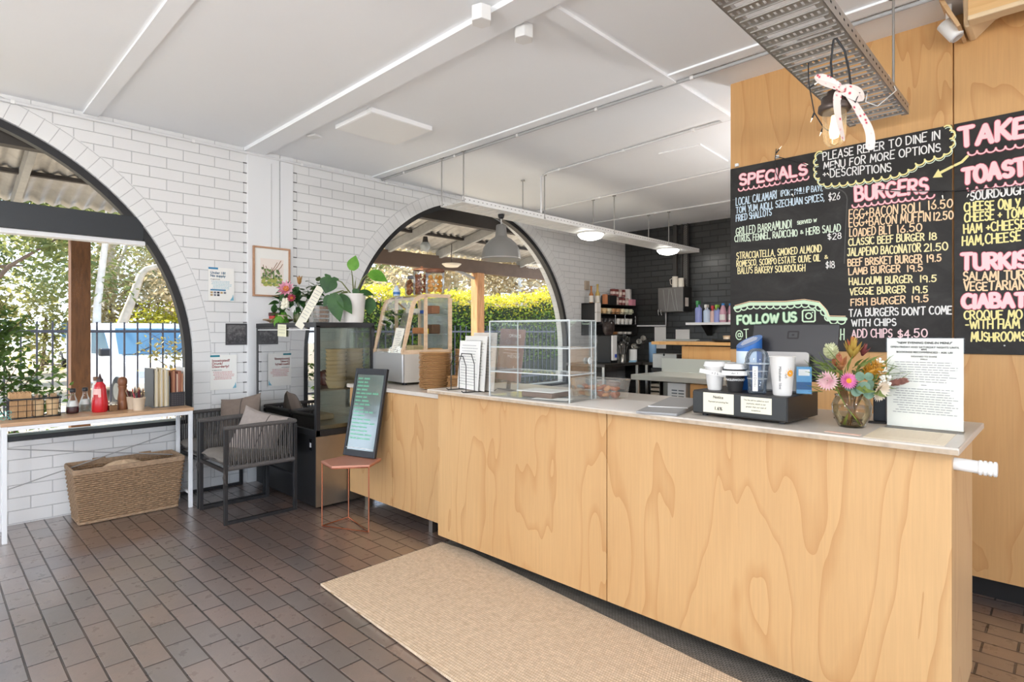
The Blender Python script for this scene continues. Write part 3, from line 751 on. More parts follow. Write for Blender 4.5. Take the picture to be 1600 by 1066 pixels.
for i in range(7):
    tag(MB().box(-.10, .10, 0, .010, 0, .26 + .014 * math.sin(i * 1.7)).build('menu_card', mat('menu_tan_%d' % (i % 5), mc[i % 5], .7), None, (-5.15, 1.372 + i * .0117, TZ + .004)), 'brown menu card standing in the low black holder', 'menu', 'menus in the black holder')
m = MB().box(-.10, .10, 0, .008, 0, .30); tag(m.build('brochure', M_paper, None, (-5.17, 1.4635, TZ)), 'white brochure leaning behind the black menu holder', 'brochure')
# acrylic sign cut by the left frame edge
s_ = thing('acrylic_sign', 'small clear acrylic sign with green letters at the table end', 'sign', (-4.965, .385, TZ), R(80))
MB().box(-.045, .045, -.002, .002, 0, .075).build('panel', M_acrylic, s_)
k = MB()
for txt, z in (('ON', .045), ('XO', .012)):
    q = MB(); chalk([(q, .004, 0)], txt, -.03, z, .02, z, .022, .004, random.Random(1)); k.add([(-x, -.0025, zz) for x, y, zz in q.v], q.f)
k.build('lettering', mat('sign_teal', (84, 150, 140), .6), s_)

# rope armchairs
M_rope = mat('grey_rope', (86, 82, 80), .8, noise=.15, nscale=120)
M_frame = mat('chair_black', (36, 36, 38), .45)
M_cush = mat('seat_fabric', (116, 110, 104), .9, noise=.08, nscale=60, bump=.002)
def armchair(loc, label):
    c = thing('rope_armchair', label, 'chair', loc, 0, 'rope armchairs by the fridge'); W, D, AH, SH = .251, .525, .675, .40
    for s in (-1, 1):
        x = s * W
        MB().box(x - .0125, x + .0125, 0, .025, 0, AH).build('front_leg', M_frame, c, bevel=.002)
        MB().box(x - .0125, x + .0125, D - .025, D, 0, AH - .02).build('rear_leg', M_frame, c, bevel=.002)
        MB().box(x - .0125, x + .0125, .025, D - .025, 0, .022).build('floor_runner', M_frame, c)
        a = MB().tube([(x, 0, AH), (x, D * .5, AH + .003), (x, D - .02, AH)], .016, 10).tube([(x, .025, SH - .01), (x, D - .02, SH - .01)], .017, 10)
        a.build('arm_rail', M_rope, c)
        p = MB(); n = 30
        for i in range(n):
            y = .035 + (D - .07) * i / (n - 1); p.tube([(x + .012 * (-1) ** i * .5, y, SH - .01), (x - .004, y + .003 * math.sin(i * 3.1), .54), (x + .006 * (-1) ** i, y, AH)], .0048, 5, caps=False)
        p.build('rope_side', M_rope, c)
    p = MB(); n = 30
    for i in range(n):
        x = -W + .03 + (2 * W - .06) * i / (n - 1); p.tube([(x, D - .012, SH - .01), (x, D - .006, .54), (x, D - .012, AH)], .0048, 5, caps=False)
    p.build('rope_back', M_rope, c)
    MB().tube([(-W, D - .012, AH), (W, D - .012, AH)], .016, 10).tube([(-W, D - .012, SH - .01), (W, D - .012, SH - .01)], .016, 10).build('back_rail', M_rope, c)
    MB().box(-W, W, .002, .022, SH - .035, SH - .012).box(-W, W, D - .04, D - .02, SH - .035, SH - .012).box(-W + .01, W - .01, .25, .27, SH - .035, SH - .015).build('seat_frame', M_frame, c)
    MB().tube([(-W, D - .02, .27), (W, D - .02, .27)], .009, 8).build('stretcher', M_frame, c)
    cu = MB()
    def cf(u, v, top):
        a, b = 2 * u - 1, 2 * v - 1; e = (1 - abs(a) ** 6) * (1 - abs(b) ** 6)
        return (a * .235, .255 + b * .25, SH + .035 + (1 if top else -1) * (.045 * max(0, e) ** .4) + (.006 * math.sin(7 * a) * math.sin(5 * b) if top else 0))
    cu.grid(lambda u, v: cf(u, v, True), 20, 20); cu.grid(lambda u, v: cf(1 - u, v, False), 20, 20)
    cu.build('seat_cushion', M_cush, c)
    t_ = MB()
    for k in range(3): t_.tube([(W + .004, .01, SH + .0), (W + .018, -.012 + .008 * k, SH - .06 - .02 * k), (W + .015, .0 + .01 * k, SH - .13), (W - .005, .018, SH - .09), (W + .01, .012, SH - .03)], .0028, 5)
    t_.build('cushion_tie', M_rope, c)
    return c
ca = armchair((-4.487, 1.475, 0), 'dark rope armchair nearer the counter, its side facing the room')
dup(ca, (-5.036, 1.475, 0), 0, 'dark rope armchair in the corner against the white brick wall')
def pillow(loc, rot, size, m, label, seam=True):
    p = MB()
    def pf(u, v, s):
        a, b = 2 * u - 1, 2 * v - 1; e = max(0, (1 - a * a) * (1 - b * b)) ** .42
        k = 1 - .10 * (1 - a * a) * abs(b) ** 3; k2 = 1 - .10 * (1 - b * b) * abs(a) ** 3
        return (a * size * k2, s * .075 * e + .004 * math.sin(6 * a + 3 * b), b * size * k)
    p.grid(lambda u, v: pf(u, v, -1), 22, 22); p.grid(lambda u, v: pf(1 - u, v, 1), 22, 22)
    th = thing('throw_pillow', label, 'pillow', loc); th.rotation_euler = rot
    p.build('pillow_cover', m, th)
    s = MB().tube([pf(.62 + .02 * math.sin(j / 8), j / 16, -1.03) for j in range(17)], .0028, 5); s.build('seam', mat('pillow_seam', (84, 78, 74), .9), th)
M_p1 = mat('pillow_taupe', (122, 108, 98), .95, noise=.06, nscale=40); M_p2 = mat('pillow_grey', (158, 148, 142), .95, noise=.06, nscale=40)
pillow((-4.46, 1.80, .57), (R(-22), R(14), R(38)), .185, M_p2, 'light grey throw pillow leaning in the nearer rope armchair')
pillow((-4.97, 1.86, .62), (R(-14), R(-10), R(30)), .20, M_p1, 'dark taupe throw pillow leaning in the corner rope armchair')

# things on the wall
def wall_sheet(name, label, cat, y0, y1, z0, z1, m, th=.003, rx=0):
    o = thing(name, label, cat, (XW + .004, (y0 + y1) / 2, (z0 + z1) / 2)); o.rotation_euler = (rx, 0, R(90))
    MB().box(-(y1 - y0) / 2, (y1 - y0) / 2, -th, 0, -(z1 - z0) / 2, (z1 - z0) / 2).build('sheet', m, o); return o
M_blue = mat('print_blue', (64, 134, 176), .7); M_bluel = mat('print_pale_blue', (126, 184, 206), .7); M_red = mat('print_red', (196, 54, 64), .7); M_teal = mat('print_teal', (40, 132, 148), .7)
def notice(y0, y1, z0, z1, label, head, colr, body_m, sub, u18):
    o = wall_sheet('notice_poster', label, 'poster', y0, y1, z0, z1, M_paper); w, h = y1 - y0, z1 - z0; T = Matrix.Translation((0, -.0042, 0))
    a = MB(); a.box(-w / 2, -w / 2 + .078, -.0002, 0, h / 2 - .016, h / 2, 0, T); a.build('header_tab', M_blue if u18 else M_teal, o)
    a = MB(); n = head.count('\n') + 1
    text_add(a, head, .030, Matrix.Translation((-w / 2 + .014, -.0042, h / 2 - .03 - .015 * n)), 'LEFT', .0012, line=.86); a.build('heading', colr, o)
    a = MB(); z = h / 2 - .045 - .0285 * n
    text_add(a, "It's against the law", .0105, Matrix.Translation((-w / 2 + .016, -.0042, z)), 'LEFT', .0004); a.build('subheading', M_ink, o)
    a = MB(); lines_add(a, -w / 2 + .018, w / 2 - .02, z - .018, 6, .0125, .0035, T); a.build('small_print', body_m, o)
    if u18:
        MB().box(-w / 2 + .016, .035, -.0002, 0, z - .098, z - .086, 0, T).build('blue_bar', M_blue, o)
        a = MB()
        for i in range(5):
            for j in range(2):
                if j and i > 2: continue
                a.box(-w / 2 + .016 + i * .027, -w / 2 + .036 + i * .027, -.0002, 0, z - .122 - j * .022, z - .106 - j * .022, i % 3, T)
        a.build('card_pictures', [mat('swatch_tan', (186, 160, 120), .7), mat('swatch_grey', (120, 122, 130), .7), mat('swatch_dark', (50, 52, 62), .7)], o)
    a = MB(); a.add([(w / 2 - .036, 0, -h / 2 + .006), (w / 2 - .004, 0, -h / 2 + .008), (w / 2 - .006, 0, -h / 2 + .034), (w / 2 - .010, 0, -h / 2 + .062), (w / 2 - .016, 0, -h / 2 + .036)], [(0, 1, 2, 3, 4)], M=T)
    a.build('emblem', M_bluel, o)
    return o
notice(1.722, 1.934, 1.62, 1.908, 'white and blue Under 18 notice taped to the brick, the upper poster', 'Under 18?\nNo supply', M_blue, M_bluel, '', True)
notice(1.736, 1.956, .85, 1.150, 'white and red Intoxicated Drunk Disorderly notice taped to the brick, the lower poster', 'Intoxicated?\nDrunk?\nDisorderly?', M_red, M_red, '', False)
o = thing('wall_plaque', 'small dark landscape picture on the brick between the two notices', 'picture', (XW + .003, 1.953, 1.331)); o.rotation_euler = (0, 0, R(90))
MB().box(-.09, .09, -.008, 0, -.094, .094).build('panel', mat('plaque_dark', (62, 60, 62), .45), o)
m_, nt, b_ = nm('plaque_scene'); f_ = noise(nt, coord(nt), 38, 6, .7)
sz_ = nt.nodes.new('ShaderNodeSeparateXYZ'); nt.links.new(coord(nt), sz_.inputs[0])
nt.links.new(ramp(nt, math_(nt, 'ADD', f_, math_(nt, 'MULTIPLY', sz_.outputs[2], 1.2)), (.38, rgb(52, 50, 52)), (.5, rgb(84, 82, 84)), (.62, rgb(110, 108, 108))), b_.inputs['Base Color'])
MB().box(-.078, .078, -.0095, -.008, -.08, .08).build('scene', m_, o)
# framed watercolour on the pilaster
o = thing('framed_picture', 'framed watercolour of trees in a light wood frame above the fridge', 'picture', (XW + .02, 2.258, 1.902)); o.rotation_euler = (0, 0, R(90))
M_pf = wood_mat('frame_oak', (190, 148, 116), (166, 122, 92), (1, 6, 6), .5, 4)
fw, fh = .172, .228
MB().box(-fw, fw, -.022, 0, fh - .016, fh).box(-fw, fw, -.022, 0, -fh, -fh + .016).box(-fw, -fw + .016, -.022, 0, -fh + .016, fh - .016).box(fw - .016, fw, -.022, 0, -fh + .016, fh - .016).build('frame', M_pf, o, bevel=.002)
MB().box(-fw + .016, fw - .016, -.010, -.002, -fh + .016, fh - .016).build('mat_board', mat('mat_board', (240, 238, 232), .8), o)
M_art = {k: mat('wash_' + k, c, .85) for k, c in dict(sky=(240, 228, 218), sand=(226, 208, 186), brown=(150, 110, 84), green=(126, 146, 88), olive=(176, 178, 96), dark=(92, 110, 74)).items()}
rn = random.Random(11); names = list(M_art)
def blob(mb, x, z, w, h, y, mi):
    n = 9; mb.add([(x + w * math.cos(6.283 * i / n) * rn.uniform(.65, 1.1), y, z + h * math.sin(6.283 * i / n) * rn.uniform(.65, 1.1)) for i in range(n)], [tuple(range(n))], False, mi)
art = MB(); art.box(-.105, .11, -.0105, -.0102, -.135, .12, 0)
for i in range(40): blob(art, rn.uniform(-.09, .09), rn.uniform(-.12, -.055), .022, .016, -.0108 - i * .00001, 4 if i % 3 else 3)
for x0, z0, x1, z1 in ((-.07, -.06, -.08, .06), (-.045, -.05, .05, .09), (-.01, -.06, .0, .04), (.0, -.01, .085, .11), (.07, -.07, .055, .02), (.055, .02, .10, .08), (-.03, -.04, -.055, .05)):
    stroke(art, [(x0, z0), ((x0 + x1) / 2 + .006, (z0 + z1) / 2), (x1, z1)], .006, -.0114, 2)
for i in range(34): blob(art, rn.uniform(-.09, .09), rn.uniform(-.06, .03), .011, .014, -.0116 - i * .00001, 5 if i % 2 else 3)
art.build('painting', [M_art[k] for k in names], o)
MB().cyl((0, -.004, fh), (.0, -.001, 1.0), .0012, n=5).build('hanging_wire', M_steel, o)
# ================================================================ fridge, stool, counters and what stands on them
M_fridgeglass = glass('fridge_glass', (244, 248, 246), 1.0)
M_steelwarm = mat('brushed_steel_panel', (176, 166, 152), .38, metal=1, noise=.05, nscale=6)
FX0, FX1, FY0, FY1, FZ = -5.21, -4.10, 2.09, 2.60, 1.425
f = thing('display_fridge', 'black framed glass display fridge against the white pilaster', 'fridge', (FX1, FY0, 0))
fw, fd = FX0 - FX1, FY1 - FY0
MB().box(fw, -.012, 0, fd, .02, .556).build('base_cabinet', mat('fridge_black', (30, 30, 32), .3), f, bevel=.004)
MB().box(-.012, 0, 0, fd, .02, .552).build('side_panel', M_steelwarm, f)
for y in (0,): MB().box(-.034, 0, 0, .034, .556, 1.40).build('corner_post', M_black, f, bevel=.002)
MB().box(fw, fw + .03, 0, .03, .556, 1.40).build('corner_post', M_black, f); MB().box(-.03, 0, fd - .03, fd, .556, 1.40).build('corner_post', M_black, f)
MB().box(fw, .0, -.004, fd, 1.385, FZ).build('top_panel', M_black, f, bevel=.003)
MB().box(fw, .0, -.002, fd, .556, .60).build('lower_rail', M_black, f)
MB().box(fw + .03, -.034, .004, .010, .60, 1.385).build('front_glass', glass('fridge_front', (240, 246, 242), 4.5), f)
MB().box(-.010, -.004, .034, fd - .03, .60, 1.385).build('side_glass', M_fridgeglass, f)
MB().box(fw + .03, -.034, .001, .004, 1.365, 1.372).build('glass_seal', M_whitepl, f)
MB().box(fw + .03, -.03, fd - .02, fd - .012, .60, 1.385).build('back_glass', glass('fridge_back_glass', (240, 244, 240), .6), f)
MB().box(fw + .03, -.03, .05, fd - .05, .60, .63).build('deck', M_steel, f)
MB().box(fw + .03, -.03, .05, fd - .05, .895, .907).build('shelf', M_steel, f)
MB().box(-.062, -.040, .012, .016, .62, 1.36).build('led_strip', mat('led_white', (250, 252, 255), .4, emit=1.6), f)
k = MB().box(-.098, -.068, -.004, 0, .44, .53).build('temperature_display', mat('display_black', (14, 14, 16), .2), f)
MB().box(-.094, -.072, -.0048, -.004, .465, .50).build('readout', mat('readout_white', (190, 190, 192), .5), k)
for cx, cy, n in ((-4.20, 2.31, 9), (-4.25, 2.49, 9)):
    for i in range(n):
        tag(MB().lathe([(.062, 0), (.082, .055), (.086, .057), (.083, .059), (.060, .003), (.001, .003)], 24).build('kraft_bowl', M_kraftl, None, (cx, cy, .908 + i * .031)),
            'kraft paper bowl in the %s stack inside the display fridge' % ('front' if cy < 2.4 else 'rear'), 'bowl', 'kraft bowls in the %s stack' % ('front' if cy < 2.4 else 'rear'))
for i in range(6):
    tag(MB().lathe([(.04, 0), (.044, .01), (.044, .10), (.038, .11), (.001, .112)], 16).build('sauce_tub', mat('tub_dark_red', (104, 50, 46), .4), None, (-4.45 - .11 * (i % 3), 2.36 + .12 * (i // 3), .908)), 'dark red tub on the fridge shelf behind the kraft bowls', 'tub', 'dark tubs on the fridge shelf')
MB_t = MB().box(-.13, .13, -.09, .09, 0, .045)
tag(MB_t.build('foil_tray', mat('tray_tan', (176, 150, 120), .5, noise=.1), None, (-4.50, 2.30, .632), bevel=.012), 'shallow tan tray on the floor of the display fridge', 'tray')
s = thing('sticky_note', 'pale yellow handwritten note stuck to the fridge glass', 'note', (-4.677, 2.084, 1.363)); s.rotation_euler = (0, R(2), 0)
MB().box(-.08, .08, -.001, 0, -.05, .05).build('sheet', mat('note_cream', (234, 232, 200), .8), s)
a = MB(); rr = random.Random(4)
for j in range(3):
    for i in range(5): stroke(a, [(-.055 + i * .024, .026 - j * .024), (-.045 + i * .024, .034 - j * .024), (-.042 + i * .024, .024 - j * .024)], .002, -.0016)
a.build('handwriting', mat('pen_grey', (110, 108, 100), .8), s)

# on top of the fridge
M_leafd = leaf_mat('leaf_dark', (34, 70, 36), (62, 104, 50), None, .25, 9); M_leafl = leaf_mat('leaf_light', (88, 150, 48), (120, 180, 66), None, .4, 9)
M_leafo = leaf_mat('leaf_olive', (70, 92, 58), (96, 116, 76), None, .25, 9)
t = thing('woven_tray', 'flat woven wicker tray on top of the display fridge', 'tray', (-5.05, 2.225, FZ))
w = MB()
for i in range(7): w.lathe([(.05 + i * .010, .004 + .004 * i), (.058 + i * .010, .010 + .004 * i), (.060 + i * .010, .005 + .004 * i)], 28, sx=1.35)
w.lathe([(.001, .003), (.052, .004)], 28, sx=1.35); w.build('tray_body', M_wick, t)
MB().tube([(.122 * 1.35 * math.cos(a_ * pi / 14), .122 * math.sin(a_ * pi / 14), .034) for a_ in range(28)], .007, 6, True).build('rim', M_wick2, t)
t = thing('candle_jar', 'small red glass pot with a dark band and a succulent on the woven tray', 'pot', (-5.10, 2.20, FZ + .008)); t.scale = (1.15, 1.15, 1.15)
MB().lathe([(.032, 0), (.036, .006), (.037, .052)], 20).build('pot_body', mat('pot_red', (188, 46, 34), .3), t)
MB().lathe([(.038, .052), (.040, .056), (.040, .074), (.036, .078), (.001, .078)], 20).build('dark_band', mat('band_dark', (74, 40, 38), .4), t)
g = MB()
for a_, L, w_ in ((2.6, .085, .05), (-.2, .075, .045), (1.2, .05, .035)):
    add_leaf(g, Matrix.Translation((.008 * math.cos(a_), .008 * math.sin(a_), .076)) @ Euler((R(62), 0, a_ - pi / 2)).to_matrix().to_4x4(), L, w_, .3, -.1)
g.build('succulent', M_leafd, t)

U = Vector((.717, .697, 0)); Wd = Vector((.697, -.717, 0))     # across the view and towards the room
def fp(u, w, z): return U * u + Wd * w + Vector((0, 0, z))
def facing(p, d, roll=0):
    d = d.normalized(); a = d.orthogonal().normalized(); b = d.cross(a); M = Matrix((a, b, d)).transposed().to_4x4(); M.translation = p; return M @ Matrix.Rotation(roll, 4, 'Z')
def bouquet_fridge():
    v = thing('vase_of_flowers', 'glass vase with pink protea and dark leaves on top of the fridge', 'vase', (-4.70, 2.26, FZ)); v.scale = (1.22, 1.22, 1.22)
    MB().lathe([(.045, 0), (.052, .01), (.054, .08), (.046, .12), (.05, .15)], 24).build('glass_body', M_clear, v)
    MB().lathe([(.001, .004), (.042, .005), (.049, .012), (.050, .08), (.001, .081)], 24).build('water', glass('vase_water', (214, 220, 190), .5, fog=.15, fogcol=(150, 150, 100)), v)
    rn = random.Random(21); st = MB()
    for i in range(9):
        a = rn.uniform(0, 6.28); st.tube([(.02 * math.cos(a + 2), .02 * math.sin(a + 2), .01), (.03 * math.cos(a), .03 * math.sin(a), .15), (.1 * math.cos(a), .08 * math.sin(a), .24)], .003, 5)
    st.build('stems', mat('stem_green', (92, 112, 58), .6), v)
    g = MB()
    for i in range(64):
        a = rn.uniform(0, 6.28); el = rn.uniform(-.5, 1.2); r = rn.uniform(.05, .15)
        p = Vector((r * math.cos(a) * 1.35 - .03, r * math.sin(a) * .8, .17 + r * math.sin(el) * .8 - (.05 if abs(math.cos(a)) > .8 else 0)))
        add_leaf(g, Matrix.Translation(p) @ Euler((R(rn.uniform(-40, 50)), rn.uniform(-.6, .6), a - pi / 2)).to_matrix().to_4x4(), rn.uniform(.06, .10), rn.uniform(.035, .055), .2, .4, 5)
    g.build('leaves', M_leafd, v)
    g = MB()
    for i in range(26):
        a = rn.uniform(0, 6.28); p = Vector((.11 + .05 * math.cos(a), .02 + .05 * math.sin(a), .17 + rn.uniform(0, .12)))
        add_leaf(g, Matrix.Translation(p) @ Euler((R(rn.uniform(0, 60)), 0, rn.uniform(0, 6.28))).to_matrix().to_4x4(), .05, .038, .1, .2, 4)
    g.build('eucalyptus_leaves', M_leafo, v)
    for u, w, z, m1, s in ((-.045, .135, .225, (226, 150, 170), 1.0), (-.012, .13, .165, (190, 60, 90), .55)):
        q = MB(); F = facing(fp(u, w, z), Wd + Vector((0, 0, .35)))
        for ring, (n, tl, L) in enumerate(((12, 20, .068), (10, 45, .06), (8, 66, .05))):
            for i in range(n): add_leaf(q, F @ Euler((R(tl), 0, 6.283 * i / n + ring * .3)).to_matrix().to_4x4(), L * s, .022 * s, .3, -.15, 5)
        q.build('protea', leaf_mat('petal_%d' % m1[0], (m1[0] - 20, m1[1] - 30, m1[2] - 25), (min(255, m1[0] + 20), m1[1] + 40, m1[2] + 40), None, .3, 20), v)
        MB().ball((0, 0, .018 * s), .02 * s, 10, M=F).build('flower_centre', mat('centre_orange', (216, 140, 64), .7), v)
    q = MB()
    for i in range(10): q.ball(fp(-.055 + rn.uniform(-.025, .025), .13 + rn.uniform(-.01, .01), .14 + rn.uniform(-.04, .03)), .016, 8)
    q.build('white_blossom', mat('blossom_white', (234, 230, 208), .7), v)
    q = MB(); M0 = Matrix.Translation(fp(.01, .06, .265))
    for i in range(6): add_leaf(q, M0 @ Euler((R(65), 0, i * 1.05)).to_matrix().to_4x4(), .065, .028, .3, -.1, 5)
    q.build('bud_flower', leaf_mat('bud_rust', (150, 96, 56), (196, 150, 90), None, .2, 20), v)
    c = MB().bar((.03, -.065, .06), (.03, -.065, .10), .008, .003); c.box(.0, .055, -.068, -.066, .075, .115); c.build('gift_card', M_paper, v)
    return v
bouquet_fridge()
v = thing('trailing_plant', 'small pot of bright green trailing leaves at the front of the fridge top', 'potted plant', (-4.82, 2.155, FZ)); v.scale = (1.25, 1.1, 1.25)
MB().lathe([(.03, 0), (.036, .055), (.033, .055), (.03, .05), (.001, .05)], 18).build('plant_pot', mat('pot_clay', (200, 180, 156), .7), v)
g = MB(); rn = random.Random(8)
for i in range(26):
    a = rn.uniform(0, 6.28); p = Vector((.03 * math.cos(a), .03 * math.sin(a) - .02, .05 + rn.uniform(-.05, .035)))
    add_leaf(g, Matrix.Translation(p) @ Euler((R(rn.uniform(-70, 20)), 0, a - pi / 2)).to_matrix().to_4x4(), rn.uniform(.045, .07), .036, .2, .35, 5)
g.build('leaves', M_leafl, v)
# paper leaning at the fridge corner
s = thing('paper_sign', 'tall handwritten paper sheet leaning at the right end of the fridge top', 'sign', (-4.345, 2.068, 1.385)); s.rotation_euler = (R(-20), R(20), R(4))
MB().box(-.055, .055, -.0015, 0, 0, .36).build('sheet', mat('paper_cream', (230, 226, 208), .8), s)
a = MB(); lines_add(a, -.045, .048, .32, 10, .026, .004, Matrix.Translation((0, -.002, 0))); a.build('handwriting', M_inkgrey, s)
for i in range(4):
    c = thing('food_container', 'clear tub of muesli slices, %s of the stack of four on the fridge' % ['bottom', 'second from bottom', 'second from top', 'top'][i], 'container', (-4.205, 2.185, FZ + i * .0325), 0, 'stacked tubs on the fridge')
    MB().box(-.048, .048, -.038, .038, 0, .003).box(-.05, .05, -.042, -.04, .003, .03).box(-.05, .05, .04, .042, .003, .03).box(-.052, -.05, -.042, .042, .003, .03).box(.05, .052, -.042, .042, .003, .03).build('tub', glass('tub_plastic', (246, 244, 240), .8, fog=.12), c)
    MB().box(-.054, .054, -.045, .045, .029, .032).build('lid', glass('tub_lid', (246, 246, 244), .9, fog=.35), c)
    MB().box(-.046, .046, -.037, .037, .004, .026).build('slice', mat('muesli', (168, 116, 76), .9, noise=.55, nscale=90, bump=.006), c, bevel=.004)
p = thing('potted_plant', 'large leaved green plant in a tall white pot on top of the fridge', 'potted plant', (-4.085, 2.40, FZ))
MB().lathe([(.068, 0), (.074, .008), (.093, .218), (.096, .224), (.092, .228), (.086, .20), (.001, .20)], 32).build('plant_pot', mat('pot_white', (226, 222, 216), .4), p)
def leaf_to(mb, base, tip, width, face, fold=.12, n=8, heart=False):
    base, tip = Vector(base), Vector(tip); y = (tip - base); L = y.length; y.normalize(); f = Vector(face).normalized(); x = y.cross(f).normalized(); z = x.cross(y)
    M = Matrix((x, y, z)).transposed().to_4x4(); M.translation = base; add_leaf(mb, M, L, width, fold, .12, n)
    if heart:
        for s_ in (-1, 1): add_leaf(mb, M @ Matrix.Translation((s_ * width * .2, L * .18, .001)) @ Matrix.Rotation(s_ * 2.75, 4, 'Z'), L * .3, width * .55, .05, 0, 5)
st = MB(); lf = MB(); l2 = MB(); c0 = fp(0, 0, .2)
for mb, b, t, w, face, hrt in ((lf, (-.135, .13, .345), (-.185, .15, .225), .155, Wd + U * -.2, True), (lf, (-.125, .13, .225), (-.07, .15, .005), .125, Wd + Vector((0, 0, .3)), False),
        (lf, (-.085, .11, .215), (.025, .14, .07), .10, Wd + U * .3 + Vector((0, 0, .3)), False), (lf, (-.155, .12, .21), (-.20, .13, .12), .06, Wd, False), (l2, (-.018, .0, .415), (.015, .0, .535), .095, Wd + U * .25, False),
        (l2, (.125, .02, .395), (.275, .03, .335), .115, Wd + Vector((0, 0, .8)), False), (lf, (.05, .02, .245), (.165, .02, .225), .07, Wd + Vector((0, 0, 1)), False), (lf, (.005, .03, .225), (.05, .04, .265), .06, Wd, False), (lf, (.115, -.07, .20), (.105, -.07, .06), .10, Wd, False), (lf, (-.06, .06, .23), (-.17, .09, .215), .05, Vector((0, 0, 1)), False)):
    B = fp(*b); mid = c0.lerp(B, .55) + Vector((0, 0, .035)); st.tube([c0, mid, B], [.0055, .0045, .003], 6); leaf_to(mb, B, fp(*t), w, face, heart=hrt)
for a in range(4): st.tube([c0, c0 + Vector((.02 * math.cos(a * 1.6), .02 * math.sin(a * 1.6), .13 + .025 * a))], [.006, .001], 6)
st.build('stems', mat('stem_olive', (112, 120, 66), .6), p); lf.build('dark_leaves', M_leafd, p); l2.build('light_leaves', M_leafl, p)

# copper stool with the letter board
M_copper = mat('copper_wire', (196, 124, 94), .3, metal=.85)
s = thing('copper_stool', 'five-sided copper side table with thin wire legs in front of the counter', 'side table', (-3.59, 2.07, 0))
P5 = [(-3.734, 1.939), (-3.524, 1.905), (-3.381, 2.105), (-3.500, 2.275), (-3.775, 2.175)]; P5 = [(x + 3.59, y - 2.07) for x, y in P5]
MB().prism(P5, .444, .458).build('table_top', mat('copper_top', (206, 146, 124), .38, metal=.35), s, bevel=.003)
for i, j in ((0, 1), (2, 3), (4, None)):
    a = P5[i]; q = (a[0] * .96, a[1] * .96)
    MB().tube([(q[0], q[1], .444), (q[0], q[1], .005)], .0045, 8).build('leg', M_copper, s)
w = MB().tube([(P5[k][0] * .96, P5[k][1] * .96, .006) for k in (0, 2, 4)], .0045, 8, True); w.build('floor_ring', M_copper, s)
k = MB().tube([(P5[1][0] * .97, P5[1][1] * .97, .44), (P5[2][0] * .96, P5[2][1] * .96, .44), (P5[3][0] * .97, P5[3][1] * .97, .44), (P5[4][0] * .96, P5[4][1] * .96, .44), (P5[0][0] * .96, P5[0][1] * .96, .44)], .004, 6, True); k.build('top_ring', M_copper, s)
b = thing('menu_board', 'black framed letter board with mint writing leaning on the copper stool', 'sign board', (-3.645, 2.185, .460)); b.rotation_euler = (R(-12.5), 0, R(16))
bw, bh = .148, .635
fb = MB().box(-bw, -bw + .018, -.012, .012, 0, bh).box(bw - .018, bw, -.012, .012, 0, bh).box(-bw + .018, bw - .018, -.012, .012, 0, .045).box(-bw + .018, bw - .018, -.012, .012, bh - .045, bh)
fb.build('frame', mat('board_frame', (40, 42, 46), .35), b, bevel=.002)
MB().box(-bw + .018, bw - .018, -.003, .003, .045, bh - .045).build('panel', mat('board_gloss', (84, 104, 100), .1, spec=1.0), b)
MB().box(-bw + .02, bw - .02, -.0125, -.012, .058, .061).build('lower_line', M_whitepl, b)
_g = _M['board_gloss'].node_tree.nodes['Principled BSDF']; _g.inputs['Coat Weight'].default_value = 1; _g.inputs['Coat IOR'].default_value = 2.0; _g.inputs['Coat Roughness'].default_value = .08
a = MB(); rr = random.Random(31)
for j in range(17):
    z = .555 - j * .027; x = -.115; n = rr.randint(2, 4)
    for _ in range(n):
        L = rr.uniform(.03, .06)
        if x + L > .118: break
        q = x
        while q < x + L: stroke(a, [(q, z), (q + .003, z + .012), (q + .007, z)], .0026, -.0036); q += .009
        x += L + .012
a.build('handwriting', mat('mint_chalk', (128, 220, 178), .8), b)

# ---- lower counter on the left
LZ = .945
c = thing('side_counter', 'lower plywood counter on steel legs between the fridge and the main counter', 'counter', (-3.47, 2.36, 0))
M_slab = mat('worn_laminate', (206, 198, 188), .3, noise=.05, nscale=3)
M_edge = mat('worn_edge', (186, 168, 146), .6, noise=.2, nscale=25)
ox = 3.47
MB().box(-4.073 + ox, -3.4905 + ox, 0, .018, .10, .917).build('front_panel', M_ply, c); MB().box(-3.4855 + ox, -2.83 + ox, 0, .018, .10, .917).build('front_panel', M_ply, c)
MB().box(-4.073 + ox, -4.055 + ox, .018, .60, .10, .917).build('end_panel', M_plye, c)
MB().box(-4.055 + ox, -2.9 + ox, .56, .58, .10, .917).build('back_panel', M_dark, c); MB().box(-4.055 + ox, -2.9 + ox, .02, .56, .10, .12).build('bottom_panel', M_dark, c)
k = MB().box(-4.09 + ox, -2.82 + ox, -.02, .66, .917, LZ).build('counter_top', M_slab, c, bevel=.003)
for x in (-3.9, -3.1):
    for y in (.06, .5): MB().box(x - .02 + ox, x + .02 + ox, y - .02, y + .02, 0, .10).build('leg', M_steel, c)

